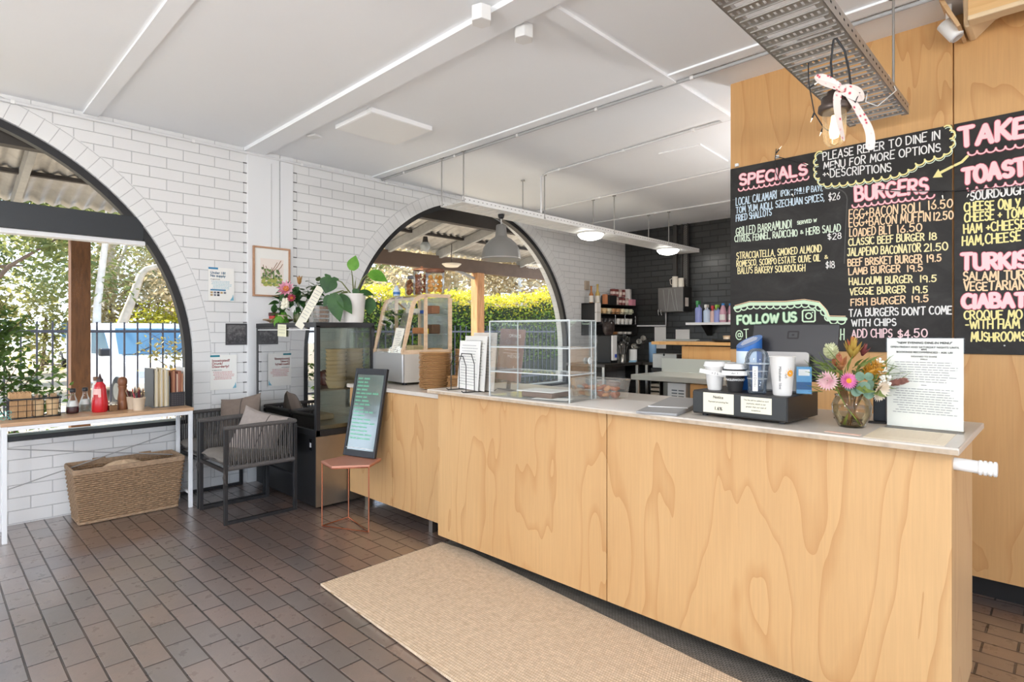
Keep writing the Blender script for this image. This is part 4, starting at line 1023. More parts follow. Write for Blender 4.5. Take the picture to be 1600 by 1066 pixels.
# ---- main counter
CZt = .995
c = thing('service_counter', 'long plywood fronted service counter with a worn laminate top', 'counter', (-1.57, 2.26, 0)); ox = 1.57
MB().box(-2.843 + ox, -1.5765 + ox, 0, .018, .08, .97).build('front_panel', M_ply, c); MB().box(-1.5715 + ox, -.271 + ox, 0, .018, .08, .97).build('front_panel', M_ply, c)
MB().box(-.289 + ox, -.271 + ox, .018, .52, .08, .97).build('end_panel', M_plye, c); MB().box(-2.843 + ox, -2.825 + ox, .018, .52, .08, .97).build('end_panel', M_plye, c)
MB().box(-2.825 + ox, -.289 + ox, .50, .52, .08, .97).build('back_panel', M_plye, c)
MB().box(-2.80 + ox, -.30 + ox, .14, .50, 0, .08).build('plinth', M_dark, c)
MB().box(-2.885 + ox, -.246 + ox, -.055, .64, .972, CZt).build('counter_top', M_slab, c, bevel=.004)
MB().box(-2.883 + ox, -.248 + ox, -.0565, -.0545, .973, .988).build('edge_strip', M_edge, c)
p = thing('pipe_handle', 'white ribbed plastic pipe end sticking out of the counter end', 'pipe', (-.271, 2.31, .929))
MB().cyl((0, 0, 0), (.106, 0, -.004), .020, n=20).build('pipe_body', M_whitepl, p)
k = MB()
for i in range(4): k.lathe([(.02, -.005), (.0235, -.003), (.0235, .003), (.02, .005)], 20, M=TM((.066 + i * .012, 0, -.003), 0, 0, R(90)))
k.build('ribs', M_whitepl, p)

# ---- pastry case with curved glass on the side counter
M_maple = wood_mat('pale_maple', (226, 198, 166), (206, 174, 140), (3, 3, 12), .45, 3)
M_caseglass = glass('case_glass', (252, 254, 253), .45)
PR, PL, PD, PH = R(-6), .49, .45, .715
pc = thing('pastry_case', 'curved glass pastry case with pale wooden side frames on the side counter', 'display case', (-3.62, 2.535, LZ), PR)
# local: x from 0 (near side) to -PL (far side), y back, z up; the front leans back and curls into the roof
prof = [(.0, .245), (.035, .40), (.062, .52), (.075, .58), (.095, .635), (.125, .675), (.165, .695), (.22, .705), (PD, .705)]
def side_frame(x, nm_):
    w = .022; fr_ = MB(); inner = [(y + .026, z - .004) if i < 5 else (y + .012, z - .028) for i, (y, z) in enumerate(prof)]; inner[-1] = (PD - .026, prof[-1][1] - .028)
    inner[0] = (.026, .275)
    n = len(prof)
    for a, bb in zip(range(n - 1), range(1, n)):
        o1, o2, i1, i2 = prof[a], prof[bb], inner[a], inner[bb]
        v = [(x, o1[0], o1[1]), (x, o2[0], o2[1]), (x, i2[0], i2[1]), (x, i1[0], i1[1])]; fr_.add(v + [(x - w, p_[1], p_[2]) for p_ in v], [(0, 1, 2, 3), (7, 6, 5, 4), (0, 4, 5, 1), (3, 2, 6, 7)])
    fr_.box(x - w, x, PD - .026, PD, .245, .705 - .028); fr_.box(x - w, x, 0, PD, .235, .268); fr_.box(x - w, x, .20, .222, .268, .69)
    fr_.build(nm_, M_maple, pc)
side_frame(0, 'side_frame'); side_frame(-PL + .022, 'side_frame')
g = MB(); n = len(prof)
for a in range(n - 1):
    (y0, z0), (y1, z1) = prof[a], prof[a + 1]
    g.add([(-.022, y0 + .006, z0), (-PL + .022, y0 + .006, z0), (-PL + .022, y1 + .006, z1), (-.022, y1 + .006, z1)], [(0, 1, 2, 3)], True)
g.build('curved_glass', M_caseglass, pc)
g = MB().add([(-.011, y + .02, z - .01) for y, z in prof] + [(-.011, PD - .02, .26), (-.011, .02, .26)], [tuple(range(n + 2))]); g.build('side_glass', M_caseglass, pc)
MB().box(-PL, 0, 0, .02, .02, .245).build('front_panel', mat('case_silver', (206, 206, 206), .3, metal=.55), pc, bevel=.006)
MB().box(-PL, 0, .02, PD, .02, .235).build('base', mat('case_side', (196, 190, 180), .4), pc)
MB().box(-PL + .02, -.02, .03, PD - .02, .236, .246).build('case_floor', mat('case_floor', (210, 206, 198), .4), pc)
for z, y0 in ((.385, .10), (.545, .13)):
    k = MB().box(-PL + .024, -.024, y0, PD - .03, z, z + .006).build('glass_shelf', M_acrylic, pc); MB().box(-PL + .024, -.024, y0 - .004, y0, z - .006, z + .009).build('shelf_edge', M_chrome, k)
MB().box(-PL + .022, -.022, PD - .012, PD - .004, .26, .69).build('rear_door', glass('rear_glass', (236, 244, 246), .8, fog=.15), pc)
for x in (-.05, -PL + .05):
    for y in (.05, PD - .05): MB().cyl((x, y, 0), (x, y, .02), .018, n=12).build('foot', M_black, pc)
PCM = TM((-3.62, 2.535, LZ), PR)
def in_case(x, y, z): return PCM @ Vector((x, y, z))
for i, (x, y, z, sx, sy, sz, col, lab, cat) in enumerate((
    (-.33, .30, .246, .12, .10, .05, (206, 186, 140), 'cream slab cake on the floor of the pastry case', 'cake'),
    (-.10, .33, .246, .13, .12, .03, (196, 150, 96), 'tan slice on the floor of the pastry case near side', 'slice'),
    (-.20, .28, .391, .13, .09, .05, (182, 120, 74), 'golden brown loaf on the middle shelf of the pastry case', 'loaf'),
    (-.09, .33, .391, .09, .08, .075, (92, 66, 46), 'dark brown brownie on the middle shelf of the pastry case', 'brownie'),
    (-.36, .30, .551, .10, .09, .05, (226, 220, 206), 'white iced cake on the top shelf of the pastry case', 'cake'),
    (-.10, .33, .551, .10, .08, .065, (146, 100, 72), 'brown cake on the top shelf of the pastry case', 'cake'))):
    tag(MB().box(-sx / 2, sx / 2, -sy / 2, sy / 2, 0, sz).build(cat.replace(' ', '_'), mat('cake_%d' % i, col, .8, noise=.12, nscale=60, bump=.002), None, in_case(x, y, z), (0, 0, PR), bevel=.01), lab, cat)
for i, (x, y, z, col) in enumerate(((-.12, .285, .391, (232, 204, 40)), (-.13, .25, .60, (36, 78, 150)), (-.25, .22, .60, (70, 112, 176)))):
    o = MB().box(-.03, .03, -.001, .001, 0, .042 if i == 0 else .028); tag(o.build('price_card', mat('card_%d' % i, col, .6), None, in_case(x, y, z if i == 0 else .551), (0, 0, PR)), ['yellow', 'dark blue', 'light blue'][i] + ' price card inside the pastry case', 'card')
mn = thing('paper_menu', 'tall white printed menu sheet taped to the sloping glass of the pastry case', 'menu', in_case(-.125, .004, .225)); mn.rotation_euler = (R(-12.2), R(3), PR)
MB().box(-.068, .068, -.002, -.001, 0, .215).build('sheet', mat('paper_warm', (234, 230, 216), .75), mn)
a = MB(); T = Matrix.Translation((0, -.0024, 0))
for j in range(13): w_ = [.03, .025, .04, .02, .045, .035][j % 6]; a.box(-w_, w_, -.0003, 0, .188 - j * .0145, .191 - j * .0145, 0, T)
a.build('print', M_inkgrey, mn)
# jars on the case
def cookie_jar(x, y, rad, h_, label, lidmat, cookie, shape, fill_rows, tilt=0):
    p = in_case(x, y, .708); j = thing('biscuit_jar', label, 'jar', p)
    k = MB()
    if shape == 'round': k.lathe([(rad * .7, 0), (rad * .95, .01), (rad, h_ * .35), (rad * .92, h_ * .62), (rad * .62, h_ * .78), (rad * .6, h_ * .86)], 28)
    else: k.lathe([(rad * .92, 0), (rad, .012), (rad, h_ * .80), (rad * .94, h_ * .86)], 28)
    k.build('glass_body', M_clear, j)
    l_ = MB()
    if lidmat is M_copperlid: l_.lathe([(rad * .98, h_ * .85), (rad * 1.0, h_ * .87), (rad * 1.0, h_ * .91), (rad * .25, h_ * .95), (.008, h_ * .96), (.012, h_ * 1.0), (.001, h_ * 1.01)], 28)
    else: l_.lathe([(rad * .66 if shape == 'round' else rad * .97, h_ * .84), (rad * .68 if shape == 'round' else rad * 1.0, h_ * .88), (rad * .68 if shape == 'round' else rad * 1.0, h_ * .97), (.001, h_ * .98)], 28)
    l_.build('lid', lidmat, j)
    rn = random.Random(int(rad * 9999)); n = 0; rows = fill_rows
    for r in range(rows):
        z = .014 + r * (h_ * .66) / rows
        for q in range(5):
            a = q * 1.2566 + r * .7; d = rad * .55
            m_ = TM((d * math.cos(a), d * math.sin(a), z + .018), a, R(rn.uniform(50, 80)), rn.uniform(-.4, .4))
            b = MB().lathe([(.001, -.004), (.016 if shape != 'round' else .02, -.004), (.019 if shape != 'round' else .024, 0), (.016 if shape != 'round' else .02, .005), (.001, .007)], 12)
            o = b.build('biscuit', cookie); o.matrix_world = Matrix.Translation(p) @ m_
            tag(o, label.split(' with')[0].replace('glass jar of ', '').replace('squat ', '').replace('tall ', '').replace('wide ', '') + ' inside the ' + {'round': 'left', 'tall': 'middle', 'wide': 'right'}[shape] + ' glass jar', 'biscuit', 'biscuits in the %s jar' % {'round': 'left', 'tall': 'middle', 'wide': 'right'}[shape])
M_copperlid = mat('copper_lid', (200, 140, 104), .3, metal=.8)
M_greylid = mat('grey_lid', (104, 104, 108), .5)
cookie_jar(-.40, .33, .075, .175, 'squat glass jar of brown biscuits with a grey lid, left of three', M_greylid, mat('biscuit_brown', (172, 112, 62), .85, noise=.15, nscale=90), 'round', 4)
cookie_jar(-.235, .31, .070, .235, 'tall glass jar of dark biscuits with a copper lid, middle of three', M_copperlid, mat('biscuit_dark', (150, 86, 48), .85, noise=.15, nscale=90), 'tall', 5)
cookie_jar(-.065, .33, .076, .205, 'wide glass jar of golden biscuits with a dark wood lid, right of three', wood_mat('lid_wood', (130, 80, 52), (96, 56, 36), (1, 6, 6), .5, 4), mat('biscuit_gold', (216, 150, 52), .8, noise=.12, nscale=90), 'wide', 4)
b = thing('spray_bottle', 'small blue and white bottle beside the far end of the pastry case roof', 'bottle', in_case(-.455, .20, .706))
MB().lathe([(.026, 0), (.03, .01), (.03, .045), (.012, .075), (.010, .085), (.001, .086)], 18).build('bottle_body', mat('pale_blue_plastic', (206, 220, 236), .3), b)
MB().lathe([(.0305, .012), (.0305, .034)], 18).build('label_band', mat('band_blue', (70, 120, 180), .5), b)

# kraft plates stacked beside the case
M_plate = mat('kraft_plate', (192, 148, 98), .75, noise=.1, nscale=30)
pl_mb = MB().lathe([(.001, 0), (.078, 0), (.084, .005), (.114, .010), (.1165, .0125), (.114, .0145), (.086, .009), (.076, .003), (.001, .003)], 40)
pl0 = None
for (x, y, n, lab, g) in ((-3.265, 2.57, 24, 'brown kraft plate in the tallest stack beside the pastry case', 'plates in the tallest stack'), (-3.13, 2.79, 26, 'brown kraft plate in the stack behind the tallest stack', 'plates in the rear stack'), (-2.80 - .22, 2.63, 9, 'brown kraft plate in the low stack behind the menu rack', 'plates in the low stack')):
    for i in range(n):
        if pl0 is None: pl0 = pl_mb.build('kraft_plate', M_plate); o = pl0
        else: o = pl0.copy(); COL.objects.link(o)
        o.location = (x + .003 * math.sin(i * 2.2), y + .003 * math.cos(i * 1.7), LZ + .0107 * i); tag(o, lab, 'plate', g)
# wire rack with menus
r = thing('menu_rack', 'black wire rack of house-shaped loops holding menu sheets', 'rack', (-2.62, 2.30, CZt), R(-14))
def hoop(y, s, k):
    return [(-.10 * s, y, 0.004), (-.10 * s, y, .13 * k), (-.062 * s, y, .175 * k), (.062 * s, y, .175 * k), (.10 * s, y, .13 * k), (.10 * s, y, .004)]
for i, y in enumerate((-.055, .0, .055, .11)):
    MB().tube(hoop(y, 1, 1.28 if i else 1.2), .0028, 6).build('hoop', M_black, r)
for x in (-.10, .10): MB().tube([(x, -.085, .012), (x, -.075, .003), (x, .14, .003), (x, .15, .012)], .003, 6).build('runner', M_black, r)
RM = TM((-2.62, 2.30, CZt), R(-14))
for i, (y, w, h_, m) in enumerate(((.018, .135, .295, M_paper), (.036, .14, .325, mat('paper_grey', (226, 224, 218), .75)), (.075, .145, .345, mat('paper_grey2', (214, 206, 196), .75)))):
    q = thing('menu_sheet', ['foremost white menu sheet', 'second grey-white menu sheet', 'rearmost tallest menu sheet'][i] + ' standing in the black wire rack', 'menu', RM @ Vector((-.025 + .04 * i, y, .007)), 0, 'menus in the wire rack'); q.rotation_euler = (R(-4), 0, R(-14))
    MB().box(-w, w, -.001, .001, 0, h_).build('sheet', m, q)
    a = MB(); lines_add(a, -w + .015, w - .02, h_ - .03, 15, .017, .003, Matrix.Translation((0, -.0016, 0)), rnd=random.Random(i)); a.build('print', M_inkgrey, q)
# brown menu standing by the acrylic case
q = thing('brown_menu', 'brown wood-look menu board with white lettering beside the acrylic case', 'menu board', (-2.475, 2.50, CZt)); q.rotation_euler = (R(-6), R(2), R(-6))
MB().box(-.115, .115, -.004, .004, .06, .375).build('board', wood_mat('menu_brown', (150, 118, 104), (128, 96, 84), (12, 12, 1.5), .5, 3), q)
MB().box(-.008, .008, .0, .02, 0, .07).box(-.06, .06, -.03, .05, 0, .006).build('stand', M_black, q)
a = MB()
for txt, z in (('DRINKS', .325), ('MENU', .20)):
    chalk([(a, .0028, -.0046)], txt, -.02, z, .085, z, .018, .003, random.Random(2))
for z in (.29, .14): stroke(a, [(.04, z), (.046, z + .012), (.052, z), (.046, z - .008), (.04, z)], .002, -.0046)
lines_add(a, -.07, .09, .265, 3, .02, .003, Matrix.Translation((0, -.0046, 0))); a.build('lettering', mat('menu_white', (226, 216, 208), .7), q)

# acrylic display case
AR = R(5)
ac = thing('acrylic_case', 'clear acrylic counter display case with two shelves and a hinged end door', 'display case', (-2.06, 2.235, CZt), AR)
AW, AD, AH = .265, .25, .415; t_ = .005
M_acedge = glass('acrylic_edge', (246, 250, 250), .6, fog=.55, fogcol=(236, 240, 240))
def pane(name, x0, x1, y0, y1, z0, z1): return MB().box(x0, x1, y0, y1, z0, z1).build(name, M_acrylic, ac)
pane('front_pane', -AW, AW, 0, t_, 0, AH); pane('back_pane', -AW, AW, AD - t_, AD, 0, AH); pane('left_pane', -AW, -AW + t_, t_, AD - t_, 0, AH); pane('end_door', AW - t_, AW, t_, AD - t_, 0, AH)
pane('top_pane', -AW, AW, 0, AD, AH - t_, AH); MB().box(-AW, AW, 0, AD, 0, t_).build('base_pane', glass('acrylic_base', (250, 250, 250), .5, fog=.2), ac)
for z in (.135, .27): MB().box(-AW + t_, AW - t_, t_, AD - t_, z, z + t_).build('shelf', glass('acrylic_shelf', (252, 252, 252), .5, fog=.06), ac)
ed = MB()
for x in (-AW, AW):
    for y in (0, AD): ed.box(x - .003, x + .003, y - .003, y + .003, 0, AH)
for y in (0, AD):
    for z in (AH, .1375, .2725): ed.box(-AW, AW, y - .002, y + .002, z - .003, z + .003)
for z in (AH, .1375, .2725): ed.box(AW - .002, AW + .002, 0, AD, z - .003, z + .003).box(-AW - .002, -AW + .002, 0, AD, z - .003, z + .003)
ed.box(AW - .002, AW + .003, AD * .82, AD * .84, 0, AH); ed.build('polished_edges', M_acedge, ac)
k = MB(); k.lathe([(.013, 0), (.018, .004), (.018, .01), (.013, .012)], 20, M=TM((AW + .002, AD * .72, .205), 0, 0, R(90))); k.build('door_ring', M_acedge, ac)
ACM = TM((-2.06, 2.235, CZt), AR)
tg = thing('cake_board', 'dark square tray under a white sheet on the floor of the acrylic case', 'tray', ACM @ Vector((.02, .13, .006)), AR)
MB().box(-.10, .10, -.08, .08, 0, .028).build('tray_body', mat('tray_brown', (120, 100, 86), .6), tg, bevel=.004); MB().box(-.13, .11, -.085, .085, .03, .033).build('sheet', M_paper, tg)
q = MB().box(-.10, .10, -.05, .05, 0, .001); tag(q.build('white_card', M_paper, None, ACM @ Vector((.12, .06, .0056)), (0, 0, AR + .2)), 'white printed card lying on the floor of the acrylic case', 'card')
# tub of biscuits behind the acrylic case
b = thing('biscuit_tub', 'translucent plastic tub of wrapped biscuits behind the acrylic case', 'container', (-1.845, 2.585, CZt), R(4))
hw, hd, hh = .145, .075, .10
M_tubp = glass('tub_haze', (248, 248, 246), .6, fog=.12, fogcol=(226, 226, 222))
bb = MB(); lo = [(-hw * .9, -hd * .88), (hw * .9, -hd * .88), (hw * .9, hd * .88), (-hw * .9, hd * .88)]; hi = [(-hw, -hd), (hw, -hd), (hw, hd), (-hw, hd)]
v = [(x, y, .001) for x, y in lo] + [(x, y, hh) for x, y in hi]; bb.add(v, [(3, 2, 1, 0), (0, 1, 5, 4), (1, 2, 6, 5), (2, 3, 7, 6), (3, 0, 4, 7)]); bb.build('tub', M_tubp, b)
MB().tube([(x, y, hh) for x, y in hi], .004, 6, True).build('rim', M_tubp, b)
TBM = TM((-1.845, 2.585, CZt), R(4)); rn = random.Random(77); ck = [mat('cookie_a', (198, 138, 84), .85, noise=.2, nscale=120, bump=.003), mat('cookie_b', (176, 104, 64), .85, noise=.2, nscale=120, bump=.003), mat('cookie_c', (150, 172, 176), .5), mat('cookie_d', (206, 182, 140), .8)]
for i in range(24):
    x, y, z = -.10 + .04 * (i % 6) + rn.uniform(-.006, .006), -.03 + .032 * ((i // 6) % 2), .012 + .032 * (i // 12)
    o = MB().lathe([(.001, -.007), (.017, -.007), (.021, 0), (.017, .008), (.001, .010)], 12).build('cookie', ck[(i * 7 + i // 6) % 4 if i % 6 < 3 else i % 2]); o.matrix_world = TBM @ TM((x, y, z + .008), rn.uniform(0, 6), rn.uniform(.2, 1.0), 0)
    tag(o, 'small wrapped biscuit piled inside the translucent tub', 'biscuit', 'biscuits in the translucent tub')
# sheets lying on the counter
def flat(name, label, cat, pts, z, m, prn=0, rz=0):
    cx = sum(p[0] for p in pts) / len(pts); cy = sum(p[1] for p in pts) / len(pts)
    o = thing(name, label, cat, (cx, cy, z)); MB().prism([(x - cx, y - cy) for x, y in pts], 0, .001).build('sheet', m, o)
    return o
flat('white_mat', 'large white sheet lying flat on the counter right of the acrylic case', 'mat', [(-1.79, 2.24), (-1.36, 2.215), (-1.45, 2.60), (-1.74, 2.58)], CZt, mat('mat_white', (226, 222, 216), .35))
o = thing('grey_folder', 'grey angled plastic ramp beside the black cash drawer', 'tray', (-1.315, 2.43, CZt), R(10))
k = MB(); v = [(-.095, -.235, 0), (.085, -.23, 0), (.085, -.23, .012), (-.095, -.235, .010), (-.10, .22, 0), (.075, .22, 0), (.075, .22, .03), (-.10, .22, .03)]
k.add(v, [(0, 1, 2, 3), (5, 4, 7, 6), (3, 2, 6, 7), (0, 3, 7, 4), (1, 5, 6, 2), (0, 4, 5, 1)]); k.build('ramp_body', mat('folder_grey', (150, 150, 150), .4), o, bevel=.003)
k = MB().bar((-.09, -.10, .017), (.083, -.075, .017), .004, .004); k.build('ridge', M_whitepl, o)
# cash drawer with notices
DR = R(-3); DZ = .108
d = thing('cash_drawer', 'black steel cash drawer carrying two pasted notices on its front', 'cash drawer', (-.968, 2.297, CZt), DR)
DMt = TM((-.968, 2.297, CZt), DR)
MB().box(-.197, .197, .004, .31, .010, DZ).build('drawer_body', mat('drawer_black', (40, 36, 34), .4, noise=.1, nscale=30), d, bevel=.003)
MB().box(-.195, .195, -.004, .004, .014, DZ - .003).build('drawer_front', mat('drawer_front', (48, 50, 50), .35), d, bevel=.006)
for x in (-.16, .16):
    for y in (.04, .27): MB().cyl((x, y, 0), (x, y, .012), .012, n=12).build('foot', M_black, d)
M_cream = mat('notice_cream', (232, 226, 204), .7)
for x0, x1, z0, z1, tx in ((-.145, -.012, .020, .102, (('Notice', .016, .085, .0006), ('Payment processing fee', .0092, .066, .0002), ('1.6%', .019, .038, .0008))), (.018, .140, .035, .098, (('This fee will be added to card', .0082, .085, .0002), ('payments, which is not', .0082, .072, .0002), ('greater than our cost of', .0082, .059, .0002), ('acceptance', .0082, .046, .0002)))):
    n_ = MB().box(x0, x1, -.0052, -.0042, z0, z1).build('notice', M_cream, d)
    a = MB()
    for body, sz, z, bo in tx: text_add(a, body, sz, Matrix.Translation(((x0 + x1) / 2, -.0056, z)), 'CENTER', bo)
    a.build('notice_text', M_ink, n_)
# cups on the drawer
def on_d(x, y): return DMt @ Vector((x, y, DZ))
def cup_shell(rb, rt, h_): return MB().lathe([(rb * .92, 0), (rb, .004), (rt, h_), (rt + .002, h_ + .002)], 32)
M_cupw = mat('cup_white', (236, 234, 230), .5)
def wrap_label(parent, body, r, z, w, h_, size, ang, tilt=0, m=None):
    g = MB(); n = 10; T = TM((0, 0, z), ang, 0, 0) @ Euler((0, tilt, 0)).to_matrix().to_4x4()
    g.grid(lambda u, v: ((u - .5) * w, -math.sqrt(max(1e-6, (r + .002) ** 2 - ((u - .5) * min(w, 1.7 * r)) ** 2)) - .001, (v - .5) * h_), n, 1, M=T)
    g.build('paper_strip', m or M_paper, parent)
    a = MB(); v, f = text_mesh(body, size)
    a.add([(x, -math.sqrt(max(1e-6, (r + .002) ** 2 - x * x * .8)) - .0022, y) for x, y, zz in v], f, False, 0, T); a.build('strip_text', M_ink, parent)
VA = R(25)
c = thing('paper_cup', 'large white lidded takeaway cup tagged Large 2 Shots on the cash drawer', 'cup', on_d(-.135, .075))
cup_shell(.029, .043, .105).build('cup_body', M_cupw, c); MB().lathe([(.046, .100), (.047, .104), (.044, .108), (.042, .118), (.039, .121), (.001, .119)], 32).build('lid', M_whitepl, c)
wrap_label(c, 'Large 2 Shots', .037, .072, .125, .017, .0135, VA, R(10))
c = thing('paper_cup', 'black takeaway cup with white lid tagged Regular 1 Shot on the cash drawer', 'cup', on_d(-.040, .065))
cup_shell(.028, .042, .098).build('cup_body', mat('cup_black', (52, 50, 50), .5), c); MB().lathe([(.045, .094), (.046, .098), (.043, .102), (.041, .112), (.038, .115), (.001, .113)], 32).build('lid', M_whitepl, c)
wrap_label(c, 'Regular 1 Shot', .040, .078, .105, .019, .0135, VA)
a = MB(); v, f_ = text_mesh('NGLEWOOD', .0125); T = TM((0, 0, .050), VA)
a.add([(x, -math.sqrt(.0365 ** 2 - x * x * .9) - .0008, y) for x, y, zz in v], f_, False, 0, T); a.add([(x + .0005, -math.sqrt(.0365 ** 2 - x * x * .9) - .0009, y + .0004) for x, y, zz in v], f_, False, 0, T); a.build('cup_lettering', M_whitepl, c)
c = thing('plastic_cup', 'clear plastic cup with a domed lid tagged Iced Drinks on the cash drawer', 'cup', on_d(.055, .06))
M_pet = glass('clear_pet', (240, 246, 252), 1.2, fog=.06, fogcol=(220, 232, 245))
MB().lathe([(.030, 0), (.034, .004), (.036, .05), (.0445, .118)], 32).build('cup_body', M_pet, c)
MB().lathe([(.049, .117), (.050, .121), (.047, .125), (.046, .14), (.038, .165), (.022, .178), (.012, .181)], 32).build('dome_lid', M_pet, c)
k = MB()
for z, r_ in ((.06, .0375), (.09, .041), (.12, .0495)): k.tube([(r_ * math.cos(i * pi / 14), r_ * math.sin(i * pi / 14), z) for i in range(28)], .0012, 5, True)
k.build('ridges', M_acedge, c)
T = TM((0, 0, .062), VA - .25); q = MB(); q.grid(lambda u, v: ((u - .5) * .02, -.042, (v - .5) * .10), 1, 1, M=T); q.build('paper_strip', M_paper, c)
a = MB(); v, f_ = text_mesh('Iced Drinks', .014); a.add([(y, -.0426, -x) for x, y, zz in v], f_, False, 0, T); a.build('strip_text', M_ink, c)
c = thing('paper_cup', 'tall white milkshake cup with an orange sun print on the cash drawer', 'cup', on_d(.152, .065))
cup_shell(.034, .0465, .150).build('cup_body', M_cupw, c); MB().tube([(.0475 * math.cos(i * pi / 16), .0475 * math.sin(i * pi / 16), .151) for i in range(32)], .002, 6, True).build('rolled_rim', M_cupw, c)
a = MB(); v, f_ = text_mesh('Milkshakes 16oz', .0135); T = TM((0, 0, .07), VA - .3)
a.add([(y, -(.0402 - x * .083) - .0009, -x) for x, y, zz in v], f_, False, 0, T); a.build('cup_lettering', M_ink, c)
sn = MB(); T2 = TM((0, 0, .088), VA + .62); disc = [(.013 * math.cos(i * pi / 8), .0, .013 * math.sin(i * pi / 8)) for i in range(16)]
cv = lambda x, z: (x, -math.sqrt(max(1e-6, (.0418 + z * .083) ** 2 - x * x)) - .0008, z)
sn.add([cv(x, z) for x, y, z in disc], [tuple(range(16))], M=T2)
for i in range(12):
    a_ = i * pi / 6; sn.add([cv(.015 * math.cos(a_), .015 * math.sin(a_)), cv(.020 * math.cos(a_ - .05), .020 * math.sin(a_ - .05)), cv(.020 * math.cos(a_ + .05), .020 * math.sin(a_ + .05))], [(0, 1, 2)], M=T2)
sn.build('sun_print', mat('sun_orange', (240, 164, 44), .6), c)
a = MB(); v, f_ = text_mesh('S', .022); T3 = TM((0, 0, .076), VA + .2); a.add([(x,) + cv(x, y)[1:] for x, y, zz in v], f_, M=T3); a.build('monogram', M_inkgrey, c)
c = thing('donation_tube', 'blue charity collection tube with a slanted printed top behind the cups', 'donation box', on_d(-.045, .205))
M_tubeb = mat('tube_blue', (44, 104, 178), .3)
k = MB(); n = 32; rb = .052
lo = [(rb * math.cos(2 * pi * i / n), rb * math.sin(2 * pi * i / n), 0) for i in range(n)]
hi = [(x, y, .205 + (x * .45 + y * .75) * .62) for x, y, z in lo]
k.add(lo + hi, [tuple(range(n))[::-1]] + [(i, (i + 1) % n, n + (i + 1) % n, n + i) for i in range(n)], True); k.build('tube_body', M_tubeb, c)
k = MB().add([(x * 1.01, y * 1.01, z + .001) for x, y, z in hi], [tuple(range(n))]); tp = k.build('slanted_top', mat('tube_top', (92, 130, 188), .4), c)
Mtop = Matrix.Translation((0, 0, .2065)) @ Matrix(((1, 0, 0, 0), (0, 1, 0, 0), (.279, .465, 1, 0), (0, 0, 0, 1)))
a = MB(); q = TM((0, 0, 0), VA)
for j, w_ in enumerate((.022, .030, .034, .030)):
    a.add([(Mtop @ q @ Vector(p_)) for p_ in ((-w_, .028 - j * .014, 0), (w_, .028 - j * .014, 0), (w_, .035 - j * .014, 0), (-w_, .035 - j * .014, 0))], [(0, 1, 2, 3)])
a.build('top_print', M_whitepl, c)
k = MB(); k.grid(lambda u, v: (.0528 * math.cos(-2.6 + u * 2.0), .0528 * math.sin(-2.6 + u * 2.0), .11 + .055 * v), 14, 1); k.build('white_band', mat('band_ice', (214, 228, 240), .4), c)
c = thing('card_holder', 'small acrylic holder of blue cards behind the milkshake cup', 'card holder', on_d(.20, .15), VA)
MB().box(-.03, .03, -.014, -.012, 0, .115).box(-.03, .03, .012, .014, 0, .115).box(-.03, .03, -.012, .012, 0, .003).build('holder', M_acrylic, c)
MB().box(-.027, .027, -.010, -.002, .004, .11).build('cards', mat('card_blue', (104, 168, 214), .5), c)
MB().box(-.027, .027, -.0105, -.010, .02, .05).box(-.02, .02, -.0105, -.010, .075, .10, 1).build('card_print', [mat('card_deep', (36, 96, 150), .5), M_whitepl], c)
c = thing('salt_jar', 'small clear glass jar with spoons behind the black cup', 'jar', on_d(-.135, .24))
MB().lathe([(.03, 0), (.032, .05), (.025, .075), (.026, .105)], 20).build('glass_body', M_clear, c); MB().lathe([(.027, .09), (.027, .112), (.001, .113)], 20).build('lid', mat('lid_mist', (206, 206, 202), .4), c)
# till screen
s = thing('till_screen', 'dark point-of-sale tablet screen seen from behind on a silver stand', 'screen', on_d(.11, .235) , R(-2))
k = MB().box(-.175, .175, -.008, .008, 0, .245, M=TM((0, 0, .045), 0, R(-16))); k.build('screen_shell', mat('screen_grey', (50, 50, 53), .35), s, bevel=.007)
L = TM((0, 0, .045), 0, R(-16)); a = MB()
def rrect(w, h_, r_, n=5): return [(sx * (w - r_) + r_ * math.cos(t0 + i * pi / 2 / n), sz * (h_ - r_) + r_ * math.sin(t0 + i * pi / 2 / n)) for sx, sz, t0 in ((1, 1, 0), (-1, 1, pi / 2), (-1, -1, pi), (1, -1, 3 * pi / 2)) for i in range(n + 1)]
o1, i1 = rrect(.024, .018, .006), rrect(.017, .0115, .003); nn = len(o1)
a.add([(x, -.0086, z + .195) for x, z in o1] + [(x, -.0086, z + .195) for x, z in i1], [(i, (i + 1) % nn, nn + (i + 1) % nn, nn + i) for i in range(nn)], M=L)
a.box(-.005, .005, -.0088, -.0084, .191, .199, M=L); a.build('square_emblem', mat('emblem_black', (10, 10, 10), .3), s)
k = MB().prism(rrect(.09, .082, .014), -.012, -.002, M=TM((-.005, -.035, .085), 0, R(78))); k.build('stand_plate', mat('stand_silver', (150, 148, 146), .35, metal=.3), s)
MB().box(-.075, .075, -.06, .05, 0, .008).build('stand_foot', mat('stand_foot', (120, 120, 120), .4), s, bevel=.003)

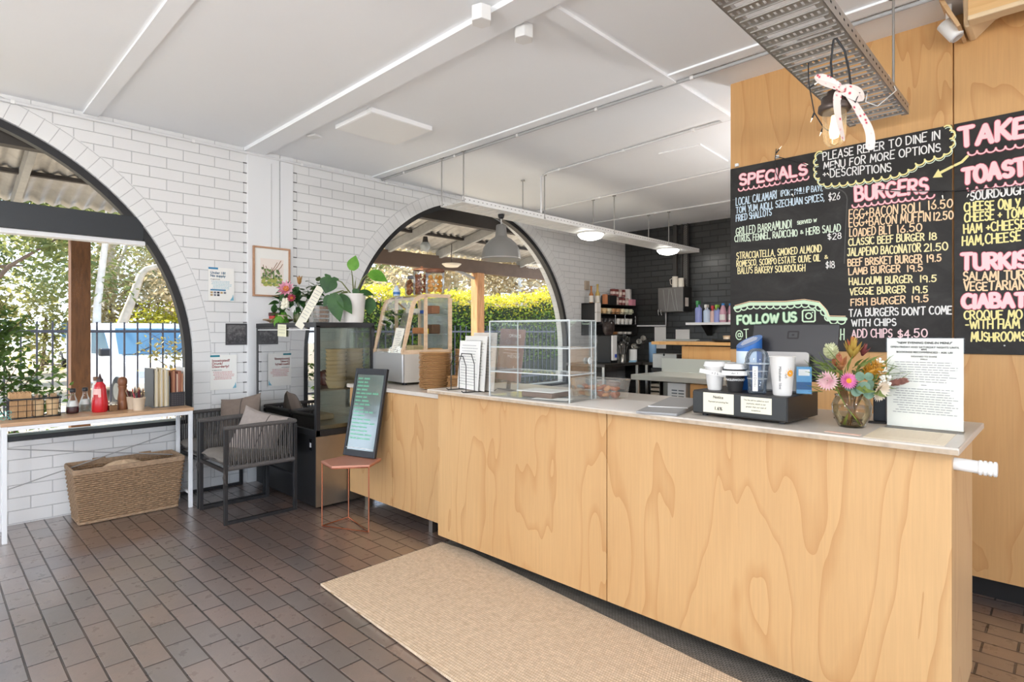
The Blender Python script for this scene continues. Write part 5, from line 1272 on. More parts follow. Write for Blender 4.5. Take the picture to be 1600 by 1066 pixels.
# vase of flowers on the counter
v = thing('flower_vase', 'round glass vase of native flowers at the right end of the service counter', 'vase', (-.592, 2.435, CZt))
MB().lathe([(.040, 0), (.046, .004), (.064, .05), (.068, .08), (.058, .105), (.054, .112), (.058, .120)], 32).build('glass_body', M_clear, v)
MB().lathe([(.001, .006), (.040, .007), (.060, .048), (.064, .078), (.001, .079)], 32).build('water', glass('vase_water2', (238, 230, 212), .5, fog=.04, fogcol=(170, 140, 90)), v)
rn = random.Random(14); st = MB(); stg = MB()
for i in range(22):
    a = rn.uniform(0, 6.28); (stg if i % 4 == 0 else st).tube([(.036 * math.cos(a + 2.4), .036 * math.sin(a + 2.4), .010), (.02 * math.cos(a), .02 * math.sin(a), .08), (.055 * math.cos(a), .05 * math.sin(a), .15)], .0028, 5)
st.build('brown_stems', mat('stem_brown', (132, 96, 56), .6), v); stg.build('green_stems', mat('stem_lime', (142, 168, 66), .5), v)
def daisy(u, w, z, r, d, col1, col2, centre, rings=3, name='daisy'):
    q = MB(); F = facing(fp(u, w, z), fp(*d))
    for k in range(rings):
        n = 22 - 4 * k
        for i in range(n):
            add_leaf(q, F @ Euler((R(12 + 16 * k), 0, 6.283 * i / n + k * .2)).to_matrix().to_4x4(), r * (1 - .14 * k), r * .28, .2, -.05, 4)
    fl = q.build(name, leaf_mat('petals_' + name, col1, col2, None, .3, 30), v)
    if centre: MB().ball((0, 0, 0), r * .30, 12, sz=.55, M=F @ Matrix.Translation((0, 0, r * .22))).build('flower_centre', mat('centre_' + name, centre, .8, noise=.2, nscale=300), v)
daisy(-.058, .075, .178, .034, (-.15, 1, .15), (214, 92, 160), (240, 150, 200), (214, 150, 40), 3, 'pink_daisy')
daisy(-.118, .05, .175, .040, (-.5, .8, .25), (222, 160, 178), (244, 214, 214), None, 4, 'pale_scabiosa')
daisy(.055, .075, .145, .045, (.35, .8, -.3), (244, 226, 200), (250, 240, 226), None, 2, 'cream_blushing_bride')
def banksia(u, w, z, d, L, r, col1, col2, name):
    q = MB(); F = facing(fp(u, w, z), fp(*d)); rr = random.Random(5)
    for i in range(160):
        t = rr.random(); a = rr.uniform(0, 6.28); rad = r * (.55 + .45 * math.sin(pi * min(1, t * .8 + .15)))
        p0 = Vector((rad * .45 * math.cos(a), rad * .45 * math.sin(a), L * t)); p1 = Vector((rad * math.cos(a), rad * math.sin(a), L * t + .010))
        q.tube([F @ p0, F @ p1], [.0022, .001], 4, caps=False)
    q.lathe([(r * .4, 0), (r * .55, L * .4), (r * .4, L * .9), (.001, L)], 12, M=F)
    q.build(name, leaf_mat('spikes_' + name, col1, col2, None, .15, 60), v)
banksia(.025, .04, .185, (.25, .5, .6), .075, .030, (176, 120, 32), (214, 158, 52), 'golden_banksia')
banksia(-.085, .02, .26, (-.35, .4, .8), .05, .026, (206, 210, 160), (232, 234, 196), 'pale_bottlebrush')
banksia(.105, .05, .165, (.9, .3, .25), .055, .013, (130, 84, 76), (160, 110, 96), 'brown_bud_spike')
def bracts(u, w, z, d, L, wd, n, c1, c2, name):
    q = MB(); F = facing(fp(u, w, z), fp(*d))
    for k in range(2):
        for i in range(n): add_leaf(q, F @ Euler((R(72 - 22 * k), 0, 6.283 * i / n + .4 * k)).to_matrix().to_4x4(), L * (1 - .15 * k), wd, .3, -.2, 5)
    q.build(name, leaf_mat('bract_' + name, c1, c2, None, .3, 25), v)
bracts(-.055, .02, .215, (-.35, .5, .75), .075, .028, 6, (196, 110, 96), (226, 170, 120), 'coral_bracts')
bracts(.0, .0, .255, (-.05, .3, 1), .085, .022, 7, (196, 150, 70), (214, 190, 96), 'yellow_bracts')
bracts(.045, -.01, .265, (.2, .2, 1), .05, .016, 6, (120, 54, 62), (150, 80, 76), 'burgundy_bracts')
bracts(.0, .0, .29, (-.05, .2, 1), .05, .016, 5, (196, 96, 80), (214, 130, 90), 'orange_tip_bracts')
q = MB()
for i in range(46):
    a, r_ = rn.uniform(0, 6.28), rn.uniform(0, .036); q.ball(fp(.075 + r_ * math.cos(a), .04 + .01 * rn.random(), .225 + r_ * math.sin(a)), .0052, 6)
for i in range(20): q.ball(fp(.085 + rn.uniform(-.02, .02), .06, .175 + rn.uniform(-.015, .02)), .005, 6)
q.build('white_waxflower', mat('waxflower', (242, 240, 228), .7), v)
q = MB()
for (u, w, z, s_) in ((-.02, .085, .195, .04), (.012, .085, .195, .036), (-.012, .09, .155, .05), (.012, .085, .135, .048), (-.03, .08, .14, .042), (.02, .08, .165, .04), (-.035, .06, .16, .05)):
    F = facing(fp(u, w, z), fp(rn.uniform(-.3, .3), 1, rn.uniform(-.2, .5))); q.add([F @ Vector((s_ * .5 * math.cos(i * pi / 6), s_ * .42 * math.sin(i * pi / 6), 0)) for i in range(12)], [tuple(range(12))], True)
q.build('eucalyptus_leaves', leaf_mat('euc_blue', (96, 130, 108), (128, 158, 136), None, .25, 30), v)
q = MB()
for i in range(70):
    side = -1 if i % 2 else 1; a = rn.uniform(-.3, 1.1); L = rn.uniform(.05, .10)
    b0 = fp(side * rn.uniform(.04, .12), rn.uniform(-.02, .06), .15 + rn.uniform(-.03, .1)); d = fp(side * math.cos(a), rn.uniform(-.2, .3), math.sin(a)) * L
    q.tube([b0, b0 + d * .6, b0 + d], [.0016, .0014, .0004], 4, caps=False)
q.build('needle_foliage', leaf_mat('needle_green', (84, 108, 48), (124, 146, 70), None, .2, 20), v)
q = MB()
for i in range(44):
    a = rn.uniform(0, 6.28); el = rn.uniform(-.1, 1.2); r_ = rn.uniform(.03, .08); p = Vector((r_ * math.cos(a), r_ * math.sin(a), .13 + .1 * rn.random()))
    add_leaf(q, facing(p, Vector((math.cos(a) * .7, math.sin(a) * .7, el))) @ Euler((R(75), 0, rn.uniform(0, 6.28))).to_matrix().to_4x4(), rn.uniform(.05, .085), .016, .2, .2, 4)
add_leaf(q, facing(fp(.09, .06, .13), fp(.6, .8, .5)) @ Euler((0, 0, .6)).to_matrix().to_4x4(), .08, .03, .2, .1, 6)
q.build('narrow_leaves', leaf_mat('bush_green', (92, 116, 56), (140, 156, 84), None, .25, 16), v)
k = block('black_speaker', 'dark navy speaker box standing behind the flower vase', 'speaker', -.545, 2.68, CZt, .055, .05, .135, mat('speaker_navy', (32, 40, 52), .4), R(8))
cb = MB()
for i, (a, b_, c_) in enumerate((((-.70, 2.62), (-.62, 2.56), (-.50, 2.60)), ((-.68, 2.66), (-.58, 2.60), (-.46, 2.63)))): cb.tube([(a[0], a[1], 0), (b_[0], b_[1], 0), (c_[0], c_[1], 0)], .0035, 6)
tag(cb.build('power_cable', M_black, None, (0, 0, CZt + .0035)), 'loose black cables lying behind the flower vase', 'cable')
# acrylic menu stand
m = thing('menu_stand', 'upright acrylic stand holding a printed white evening dine-in menu', 'menu stand', (-.387, 2.552, CZt), R(2))
MB().box(-.117, .117, -.003, -.001, 0, .335).box(-.117, .117, .001, .003, 0, .335).box(-.117, .117, -.045, .045, 0, .003).build('acrylic_holder', M_acrylic, m)
MB().box(-.114, .114, -.0008, .0008, .004, .332).build('menu_paper', mat('paper_menu', (228, 226, 218), .7), m)
a = MB(); Y_ = -.0035
for body, sz, z, bo in (('"NEW EVENING DINE-IN MENU"', .0115, .315, .0004), ('OPEN FRIDAY AND SATURDAY NIGHTS UNTIL', .0098, .299, .0003), ('9PM', .0098, .290, .0003), ('BOOKINGS RECOMMENDED - ASK US!', .0098, .2805, .0003), ('DESIGNED TO SHARE', .008, .265, .0002), ('SMALLS', .0065, .2555, .0002)):
    text_add(a, body, sz, Matrix.Translation((0, Y_, z)), 'CENTER', bo)
a.build('menu_heading', M_ink, m)
a = MB(); T = Matrix.Translation((0, Y_, 0)); lines_add(a, -.095, .10, .243, 9, .0088, .0022, T); a.box(-.008, .008, -.0003, 0, .160, .1625, 0, T); lines_add(a, -.095, .10, .145, 11, .0088, .0022, T, rnd=random.Random(9)); a.build('small_print', M_inkgrey, m)
o = flat('menu_sheet', 'cream printed menu sheet lying flat in front of the acrylic menu stand', 'menu', [(-.507, 2.222), (-.285, 2.222), (-.287, 2.50), (-.512, 2.50)], CZt, mat('sheet_cream', (236, 222, 196), .45))
a = MB(); rr = random.Random(2)
for j in range(6): a.box(-.07, .08, .10 - j * .03, .105 - j * .03, .0011, .0013)
a.build('print', mat('sheet_print', (206, 186, 160), .7), o)
flat('pink_note', 'small pale pink slip taped to the counter in front of the flower vase', 'note', [(-.632, 2.245), (-.522, 2.238), (-.52, 2.262), (-.628, 2.270)], CZt, mat('pink_slip', (240, 204, 186), .6))

# ---- rug and mat
def rugs():
    mt = MB().box(-2.875, .3, 1.95, 2.40, 0, .006); tag(mt.build('floor_mat', weave_mat('grey_mat', (138, 130, 120), (82, 78, 72), 60, 80, dist=.004)), 'dark grey ribbed mat along the foot of the service counter', 'mat')
    P = [(-2.855, 1.478), (-.2, 1.345), (-.2, 2.125), (-2.60, 2.335), (-2.868, 2.312)]
    n = MB().prism([(x + 1.5, y - 1.8) for x, y in P], .006, .018)
    tag(n.build('jute_rug', weave_mat('jute', (240, 218, 190), (182, 152, 118), 95, 70, dist=.004), None, (-1.5, 1.8, 0), bevel=.004), 'long sand coloured woven jute runner in front of the service counter', 'rug')
rugs()
# ================================================================ blackboards with chalk lettering
CH = {k: mat('chalk_' + k, c, .9) for k, c in dict(pink=(246, 214, 216), white=(238, 236, 232), blue=(206, 224, 236), mint=(222, 236, 214), cream=(246, 232, 176),
      peach=(250, 214, 172), yellow=(242, 230, 158), green=(216, 240, 208), rose=(224, 112, 126), deepgreen=(120, 170, 130)).items()}
m_, nt, b_ = nm('blackboard'); o_ = coord(nt); f1 = noise(nt, mapping(nt, o_, (2, 1, 3)), 2.2, 5, .65, 1.2); f2 = noise(nt, o_, 60, 3, .6)
nt.links.new(ramp(nt, f1, (.42, rgb(40, 38, 36)), (.62, rgb(52, 50, 48)), (.8, rgb(66, 64, 62))), b_.inputs['Base Color']); b_.inputs['Roughness'].default_value = .55; b_.inputs['Specular IOR Level'].default_value = .3
M_bb = m_
CHALK = [
('SPECIALS', -1.559, 2.314, -1.156, 2.306, 0.077, 'pink', 0.0145),
('PLEASE REFER TO DINE IN', -1.062, 2.373, -0.501, 2.369, 0.046, 'white', 0.006),
('MENU FOR MORE OPTIONS', -1.059, 2.315, -0.498, 2.304, 0.044, 'white', 0.006),
('+ DESCRIPTIONS', -1.062, 2.269, -0.717, 2.24, 0.044, 'white', 0.006),
('LOCAL CALAMARI', -1.587, 2.183, -1.331, 2.191, 0.049, 'blue', 0.0056),
('(PORT PHILLIP BAY),', -1.305, 2.198, -1.066, 2.193, 0.035, 'blue', 0.0048),
('TOM YUM AIOLI, SZECHUAN SPICES,', -1.587, 2.132, -1.056, 2.132, 0.041, 'blue', 0.0056),
('$26', -1.033, 2.128, -0.973, 2.128, 0.043, 'white', 0.0048),
('FRIED SHALLOTS', -1.587, 2.078, -1.361, 2.089, 0.041, 'blue', 0.0056),
('GRILLED BARRAMUNDI', -1.587, 1.987, -1.242, 1.995, 0.049, 'mint', 0.0056),
('SERVED W', -1.207, 2.009, -1.099, 2.013, 0.019, 'mint', 0.0048),
('CITRUS, FENNEL, RADICCHIO', -1.595, 1.944, -1.207, 1.94, 0.041, 'mint', 0.0056),
('&', -1.188, 1.95, -1.173, 1.951, 0.019, 'mint', 0.0048),
('HERB SALAD', -1.156, 1.939, -0.969, 1.941, 0.042, 'mint', 0.0056),
('$28', -1.036, 1.899, -0.966, 1.895, 0.036, 'white', 0.0048),
('STRACCIATELLA, SMOKED ALMOND', -1.582, 1.83, -1.072, 1.83, 0.041, 'cream', 0.0056),
('ROMESCO, SCORPO ESTATE OLIVE OIL', -1.582, 1.781, -1.079, 1.775, 0.038, 'cream', 0.0056),
('&', -1.054, 1.785, -1.037, 1.786, 0.02, 'cream', 0.004),
("BALU'S BAKERY SOURDOUGH", -1.575, 1.733, -1.163, 1.721, 0.04, 'cream', 0.0056),
('$18', -1.048, 1.73, -1.001, 1.729, 0.037, 'white', 0.0048),
('FOLLOW US', -1.577, 1.403, -1.214, 1.415, 0.062, 'green', 0.0125),
('@T', -1.587, 1.304, -1.505, 1.311, 0.059, 'green', 0.0064),
('CH', -0.993, 1.305, -0.952, 1.308, 0.064, 'green', 0.0064),
('BURGERS', -0.891, 2.104, -0.554, 2.099, 0.087, 'pink', 0.0145),
('EGG+BACON ROLL', -0.925, 2.005, -0.572, 1.999, 0.05, 'peach', 0.0064),
('16.50', -0.549, 2.004, -0.447, 2.0, 0.045, 'peach', 0.0064),
('EGG+BACON MUFFIN', -0.924, 1.958, -0.542, 1.943, 0.048, 'peach', 0.0064),
('12.50', -0.526, 1.943, -0.444, 1.939, 0.042, 'peach', 0.0064),
('LOADED BLT', -0.922, 1.903, -0.716, 1.895, 0.043, 'peach', 0.0064),
('16.50', -0.688, 1.896, -0.577, 1.895, 0.04, 'peach', 0.0064),
('CLASSIC BEEF BURGER', -0.927, 1.85, -0.568, 1.843, 0.04, 'cream', 0.0064),
('18', -0.545, 1.841, -0.514, 1.84, 0.038, 'cream', 0.0064),
('JALAPENO BACONATOR', -0.933, 1.791, -0.583, 1.782, 0.043, 'cream', 0.0064),
('21.50', -0.567, 1.782, -0.466, 1.782, 0.039, 'cream', 0.0064),
('BEEF BRISKET BURGER', -0.931, 1.734, -0.577, 1.725, 0.04, 'peach', 0.0064),
('19.5', -0.554, 1.723, -0.495, 1.724, 0.037, 'peach', 0.0064),
('LAMB BURGER', -0.926, 1.682, -0.677, 1.68, 0.039, 'peach', 0.0064),
('19.5', -0.642, 1.679, -0.575, 1.678, 0.035, 'peach', 0.0064),
('HALLOUMI BURGER', -0.924, 1.622, -0.621, 1.619, 0.039, 'cream', 0.0064),
('19.5', -0.585, 1.618, -0.516, 1.617, 0.036, 'cream', 0.0064),
('VEGGIE BURGER', -0.92, 1.564, -0.651, 1.566, 0.037, 'cream', 0.0064),
('19.5', -0.617, 1.561, -0.554, 1.561, 0.035, 'cream', 0.0064),
('FISH BURGER', -0.915, 1.503, -0.653, 1.508, 0.039, 'peach', 0.0064),
('19.5', -0.621, 1.51, -0.55, 1.512, 0.035, 'peach', 0.0064),
("T/A BURGERS DON'T COME", -0.924, 1.441, -0.45, 1.445, 0.042, 'white', 0.0064),
('WITH CHIPS', -0.91, 1.385, -0.696, 1.385, 0.038, 'white', 0.0064),
('ADD CHIPS', -0.91, 1.319, -0.714, 1.321, 0.046, 'pink', 0.0064),
('$4.50', -0.687, 1.316, -0.554, 1.324, 0.043, 'pink', 0.0064),
('TAKE', -0.414, 2.308, -0.158, 2.306, 0.108, 'pink', 0.021),
('TOAST', -0.402, 2.113, -0.161, 2.119, 0.093, 'pink', 0.02),
('SOURDOUGH', -0.373, 2.025, -0.164, 2.024, 0.043, 'white', 0.0064),
('CHEESE ONLY', -0.397, 1.971, -0.183, 1.959, 0.045, 'yellow', 0.0072),
('CHEESE + TOM', -0.397, 1.917, -0.169, 1.911, 0.045, 'yellow', 0.0072),
('HAM +CHEESE', -0.399, 1.857, -0.163, 1.856, 0.046, 'yellow', 0.0072),
('HAM,CHEESE', -0.405, 1.795, -0.18, 1.797, 0.046, 'yellow', 0.0072),
('TURKIS', -0.406, 1.673, -0.157, 1.667, 0.089, 'pink', 0.018),
('SALAMI TUR', -0.401, 1.617, -0.168, 1.607, 0.043, 'peach', 0.0072),
('VEGETARIAN', -0.399, 1.564, -0.165, 1.558, 0.043, 'peach', 0.0072),
('CIABAT', -0.403, 1.474, -0.161, 1.475, 0.079, 'pink', 0.018),
('CROQUE MO', -0.398, 1.415, -0.174, 1.415, 0.043, 'yellow', 0.0072),
('-WITH HAM', -0.392, 1.367, -0.185, 1.369, 0.043, 'yellow', 0.0072),
('MUSHROOMS', -0.369, 1.304, -0.161, 1.307, 0.044, 'yellow', 0.0072),
]
SCAL = [
 ([(-1.571, 2.291), (-1.142, 2.291)], 13, 'pink'), ([(-0.909, 2.082), (-0.523, 2.078)], 12, 'pink'), ([(-0.383, 2.273), (-0.163, 2.269)], 6, 'pink'), ([(-0.385, 2.088), (-0.163, 2.091)], 6, 'pink'),
 ([(-1.07, 2.425), (-1.105, 2.388), (-1.09, 2.357), (-1.105, 2.328), (-1.082, 2.266), (-1.059, 2.233)], 5, 'yellow'),
 ([(-1.059, 2.233), (-0.951, 2.22), (-0.711, 2.219), (-0.645, 2.23), (-0.606, 2.261)], 11, 'yellow'),
 ([(-0.606, 2.261), (-0.542, 2.283), (-0.486, 2.282), (-0.456, 2.309), (-0.456, 2.361), (-0.456, 2.421), (-0.48, 2.428)], 7, 'yellow'),
 ([(-1.595, 1.497), (-1.499, 1.520), (-1.278, 1.513), (-1.168, 1.521), (-1.084, 1.503), (-1.048, 1.46), (-1.033, 1.418), (-0.944, 1.414)], 17, 'green'),
]
def blackboard(label, x0, x1, z0, z1, left):
    b = thing('blackboard', label, 'blackboard', (x0, 3.7625, z0)); W, H = x1 - x0, z1 - z0
    MB().box(0, W, -.012, 0, 0, H).build('board', M_bb, b, bevel=.0015)
    rnd = random.Random(12); groups = {}
    for txt, xa, za, xb, zb, h_, col, th in CHALK:
        if (xa < -.444) != left: continue
        g = groups.setdefault(col, MB())
        if th > .012:
            o2 = groups.setdefault('rose' if col == 'pink' else 'deepgreen', MB()); st = rnd.getstate()
            chalk([(o2, th + .006, -.0126)], txt, xa - x0, za - z0, xb - x0, zb - z0, h_ - th * .8, th, rnd); rnd.setstate(st)
            chalk([(g, th, -.0132)], txt, xa - x0, za - z0, xb - x0, zb - z0, h_ - th * .8, th, rnd)
        else: chalk([(g, th, -.0128)], txt, xa - x0, za - z0, xb - x0, zb - z0, h_, th, rnd)
    for pts, n, col in SCAL:
        if (pts[0][0] < -.444) != left: continue
        big = col != 'pink'
        Q = [[(x - x0, z - z0) for x, z in st] for st in scallop(pts, n, .9 if big else 1.0)]
        if col == 'pink':
            for q in Q: stroke(groups.setdefault('rose', MB()), q, .010, -.0126)
            for q in Q: stroke(groups.setdefault('pink', MB()), q, .0055, -.0132)
        elif col == 'green':
            g = groups.setdefault('green', MB())
            up = [(x - x0, z - z0 + .012) for x, z in pts]; stroke(g, up, .022, -.0127); stroke(groups.setdefault('peach', MB()), [(x, z + .016) for x, z in up], .004, -.0131)
            for q in Q: stroke(g, q, .007, -.0129)
        else:
            for q in Q: stroke(groups.setdefault('yellow', MB()), q, .008, -.0128); stroke(groups.setdefault('mint', MB()), [(x + .004, z - .011) for x, z in q], .004, -.0129)
    if left:
        g = groups['green']; ins = [(-1.170, 1.413), (-1.114, 1.413), (-1.107, 1.420), (-1.107, 1.476), (-1.114, 1.483), (-1.170, 1.483), (-1.177, 1.476), (-1.177, 1.420), (-1.170, 1.413)]
        stroke(g, [(x - x0, z - z0) for x, z in ins], .009, -.0129); stroke(g, [(x - x0, z - z0) for x, z in arc(-1.142, 1.448, .017, .017, 0, 360, 16)], .008, -.0129); stroke(g, [(-1.122 - x0, 1.468 - z0), (-1.120 - x0, 1.468 - z0)], .007, -.0129)
        g = groups['yellow']; g.add([(x - x0, -.0129, z - z0) for x, z in ((-.530, 2.170), (-.488, 2.165), (-.506, 2.212))], [(0, 1, 2)]); stroke(g, [(x - x0, z - z0) for x, z in ((-.498, 2.190), (-.448, 2.212))], .014, -.0129)
        sm = MB()                                              # rubbed chalk arc left from an older frame
        stroke(sm, [(x - x0, z - z0) for x, z in [(-1.61, 2.225), (-1.3, 2.235), (-1.05, 2.20)] + arc(-1.02, 2.12, .085, .075, 90, 0, 6) + [(-.945, 1.9), (-.95, 1.75)]], .006, -.0123); sm.build('rubbed_chalk', mat('chalk_rubbed', (84, 82, 80), .9), b)
    else:
        stroke(groups['yellow'], [(x - x0, z - z0) for x, z in ((-.385, 2.253), (-.408, 2.228), (-.436, 2.217))], .013, -.0129)
        M_ = MB(); M_.cyl((.20, -.0121, .045), (.20, -.0135, .045), .004, n=8); M_.build('screw', M_steel, b)
    for col, g in groups.items(): g.build('chalk_lettering', CH[col], b)['label'] = '%s chalk lettering' % {'rose': 'dark pink outline', 'deepgreen': 'green outline'}.get(col, col)
blackboard('large blackboard of specials and burgers, left of the seam in the plywood wall', -1.626, -.449, 1.238, 2.432, True)
blackboard('right blackboard headed TAKE and TOAST, cut off by the photo edge', -.440, .74, 1.238, 2.432, False)

# ================================================================ ceiling fixtures
M_galv = mat('galvanised', (172, 170, 166), .38, metal=.85, noise=.05, nscale=10)
M_traywhite = mat('tray_white', (238, 238, 236), .45, noise=.03, nscale=8)
def cable_tray(name, label, x0, x1, y0, y1, z, m, rungs, punched):
    t = thing(name, label, 'cable tray', ((x0 + x1) / 2, y0, z)); w = (x1 - x0) / 2; L = y1 - y0
    for s in (-1, 1):
        r = MB(); r.box(s * w - .0015, s * w + .0015, 0, L, 0, .055); k = r.build('side_rail', m, t)
        hmb = MB(); n = int(L / .055)
        for i in range(n): hmb.box(s * w - .0021, s * w + .0021, .02 + i * .055, .036 + i * .055, .026, .034)
        hmb.build('slots', M_dark if punched else mat('slot_grey', (150, 148, 144), .6), k)
    step = L / rungs; base = MB()
    if punched:
        sl = .014                                         # ribbed floor: bars with rows of square punches
        for i in range(rungs):
            y = i * step; bw = step * .60; n = 12
            base.box(-w, w, y, y + bw * .3, 0, .004).box(-w, w, y + bw * .7, y + bw, 0, .004)
            for j in range(n + 1):
                x = -w + 2 * w * j / n; base.box(max(-w, x - .0065), min(w, x + .0065), y + bw * .3, y + bw * .7, 0, .003)
            base.box(-w, -w + .03, y + bw, y + step, 0, .004).box(w - .03, w, y + bw, y + step, 0, .004)
            base.box(-w + .01, w - .01, y - .002, y + .002, -.004, .0, 0).box(-w + .01, w - .01, y + bw - .002, y + bw + .002, -.004, 0, 0)
        base.build('punched_floor', m, t)
    else:
        for i in range(rungs): base.box(-w, w, i * step, i * step + step * .86, .0, .004)
        base.build('ribbed_floor', m, t)
    return t
cable_tray('cable_tray', 'long white suspended cable tray running over the counter to the black wall', -4.272, -3.960, 3.43, 8.05, 2.53, M_traywhite, 42, False)
cable_tray('cable_tray', 'galvanised punched cable tray near the camera, ending at the plywood wall', -.885, -.612, -4.0, 3.60, 2.488, mat('tray_galv', (178, 174, 170), .4, metal=.7, noise=.08, nscale=8), 76, True)
def rod(x, y, z0, label):
    r = thing('threaded_rod', label, 'hanging rod', (x, y, z0), 0, 'threaded rods carrying the cable trays')
    MB().cyl((0, 0, 0), (0, 0, CEIL - z0), .006, n=8).build('rod', M_galv, r); MB().cyl((0, 0, CEIL - z0 - .012), (0, 0, CEIL - z0 - .002), .022, n=10).build('ceiling_clamp', M_galv, r)
    MB().cyl((0, 0, .0), (0, 0, .012), .013, n=6).build('nut', M_galv, r)
for i, y in enumerate((3.44, 4.56, 5.84, 7.15)):
    for x in (-4.272, -3.960): rod(x, y, 2.536, 'steel rod of the white cable tray, %s pair from the left, %s side' % (['first', 'second', 'third', 'last'][i], 'window' if x < -4.1 else 'room'))
rod(-.628, 3.33, 2.495, 'pale steel rod hanging the galvanised cable tray before the plywood wall')
rod(-.628, .9, 2.495, 'steel rod hanging the galvanised cable tray above the camera'); rod(-.87, .9, 2.495, 'second steel rod hanging the galvanised cable tray above the camera')
k = MB().tube([(-.64, 3.28, 2.60), (-.60, 3.24, 2.50), (-.66, 3.16, 2.42), (-.70, 3.12, 2.44), (-.70, 3.15, 2.49)], .0025, 6)
tag(k.build('wire_loop', M_whitepl), 'thin white wire loop dangling from the galvanised cable tray', 'wire')
# conduits
M_cond = mat('conduit_white', (226, 226, 226), .45); M_condg = mat('conduit_grey', (140, 140, 140), .5)
def conduit(label, pts, r, m, clips, cat='conduit'):
    o = thing('conduit', label, cat, pts[0]); p0 = Vector(pts[0]); MB().tube([Vector(p) - p0 for p in pts], r, 8).build('pipe', m, o)
    for c in clips:
        q = Vector(c) - p0; MB().box(q.x - .012, q.x + .012, q.y - .012, q.y + .012, q.z - .014, q.z + .012).build('saddle_clip', M_whitepl, o, bevel=.003)
conduit('white conduit along the top of the brick wall over both arches', [(XW + .014, -5.0, 2.955), (XW + .014, 8.1, 2.955)], .013, M_cond, [(XW + .016, y, 2.955) for y in (.45, 1.6, 2.55, 3.5, 4.9, 6.3)])
conduit('pale grey conduit crossing the ceiling above the pastry case', [(XW, 3.458, 2.985), (-.9, 3.458, 2.985), (3.9, 3.458, 2.985)], .012, mat('conduit_pale_grey', (178, 178, 178), .5), [(x, 3.458, 2.986) for x in (-4.9, -4.1, -3.3, -2.5, -1.75, -1.15)])
conduit('thin conduit crossing the ceiling and dropping to the white tray', [(-1.70, 4.33, 2.988), (-3.86, 4.50, 2.988), (-3.965, 4.51, 2.97), (-3.965, 4.51, 2.59)], .010, M_cond, [(x, 4.33 + (-1.7 - x) * .079, 2.988) for x in (-2.2, -2.9, -3.7)])
conduit('second thin conduit further back across the ceiling', [(-1.2, 5.6, 2.988), (-5.2, 5.83, 2.988)], .010, M_cond, [(-4.12, 5.77, 2.988)])
conduit('rearmost thin conduit across the ceiling', [(-1.2, 7.03, 2.988), (-5.2, 7.05, 2.988)], .010, M_cond, [(-4.1, 7.04, 2.988)])
o = MB().box(-.20, .20, -.33, .33, -.012, 0); tag(o.build('ceiling_hatch', M_ceiling, None, (-2.55, 5.08, CEIL), (0, 0, .06), bevel=.003), 'flat white access panel in the kitchen ceiling', 'panel')
# square ceiling panel light
p = thing('ceiling_panel_light', 'square white surface-mounted panel light on the ceiling', 'ceiling light', (-3.94, 2.585, CEIL))
MB().box(-.262, .262, -.28, .28, -.034, 0).build('housing', mat('panel_white', (246, 246, 246), .5), p, bevel=.002)
MB().box(-.255, .255, -.272, .272, -.036, -.0335).build('diffuser', mat('panel_diffuser', (250, 250, 248), .5), p)
MB().box(.2, .263, -.2815, -.2795, -.033, -.004).build('end_cap', M_whitepl, p)
for i, (x, y, l) in enumerate(((-2.12, 2.27, 'right-hand'), (-2.12, 1.96, 'left-hand'), (-4.55, 2.30, 'far'))):
    b = MB(); b.prism([(.055 * math.cos(j * pi / 3), .055 * math.sin(j * pi / 3)) for j in range(6)] if i < 2 else [(-.05, -.04), (.05, -.04), (.05, .04), (-.05, .04)], -.075 if i < 2 else -.02, 0)
    tag(b.build('ceiling_box', mat('box_white', (236, 236, 234), .5), None, (x, y, CEIL - (.028 if y < 2.2 else 0)), (0, 0, .3), bevel=.004), 'small white box on the ceiling, the %s of the %s' % (l, 'pair by the wide beam' if i < 2 else 'flat one near the pilaster'), 'ceiling box')
# lamps on the long tray
p = thing('pendant_lamp', 'large grey metal dome pendant lamp hanging in front of the right arch', 'pendant lamp', (-4.11, 4.07, 2.075))
sh = [(.203, 0), (.198, .012), (.196, .05), (.180, .115), (.150, .165), (.105, .205), (.066, .228), (.060, .24), (.050, .345), (.042, .352), (.001, .354)]
MB().lathe(sh, 48).build('shade', mat('shade_grey', (126, 124, 120), .35, spec=.5), p)
MB().lathe([(.200, .001), (.192, .05), (.176, .112), (.146, .16), (.101, .20), (.06, .224), (.001, .226)], 48).build('shade_inside', mat('shade_inside', (244, 236, 222), .5), p)
MB().ball((0, 0, .085), .045, 16).build('bulb', mat('bulb_warm', (255, 232, 200), .4, emit=4), p)
MB().cyl((0, 0, .35), (0, 0, .42), .008, n=10).build('stem', M_chrome, p); MB().lathe([(.001, .41), (.02, .412), (.03, .43), (.034, .455), (.001, .456)], 20).build('canopy', M_black, p)
for i, y in enumerate((5.57, 7.4)):
    p = thing('round_light', 'glowing white round bulkhead light under the long tray, the %s one' % ('nearer' if i == 0 else 'farther'), 'ceiling light', (-4.11, y, 2.445))
    MB().lathe([(.001, 0), (.06, .004), (.12, .022), (.150, .055), (.152, .07)], 40).build('diffuser', mat('diffuser_glow', (255, 252, 244), .5, emit=9), p)
    MB().lathe([(.156, .068), (.158, .084), (.001, .085)], 40).build('base_ring', M_whitepl, p)
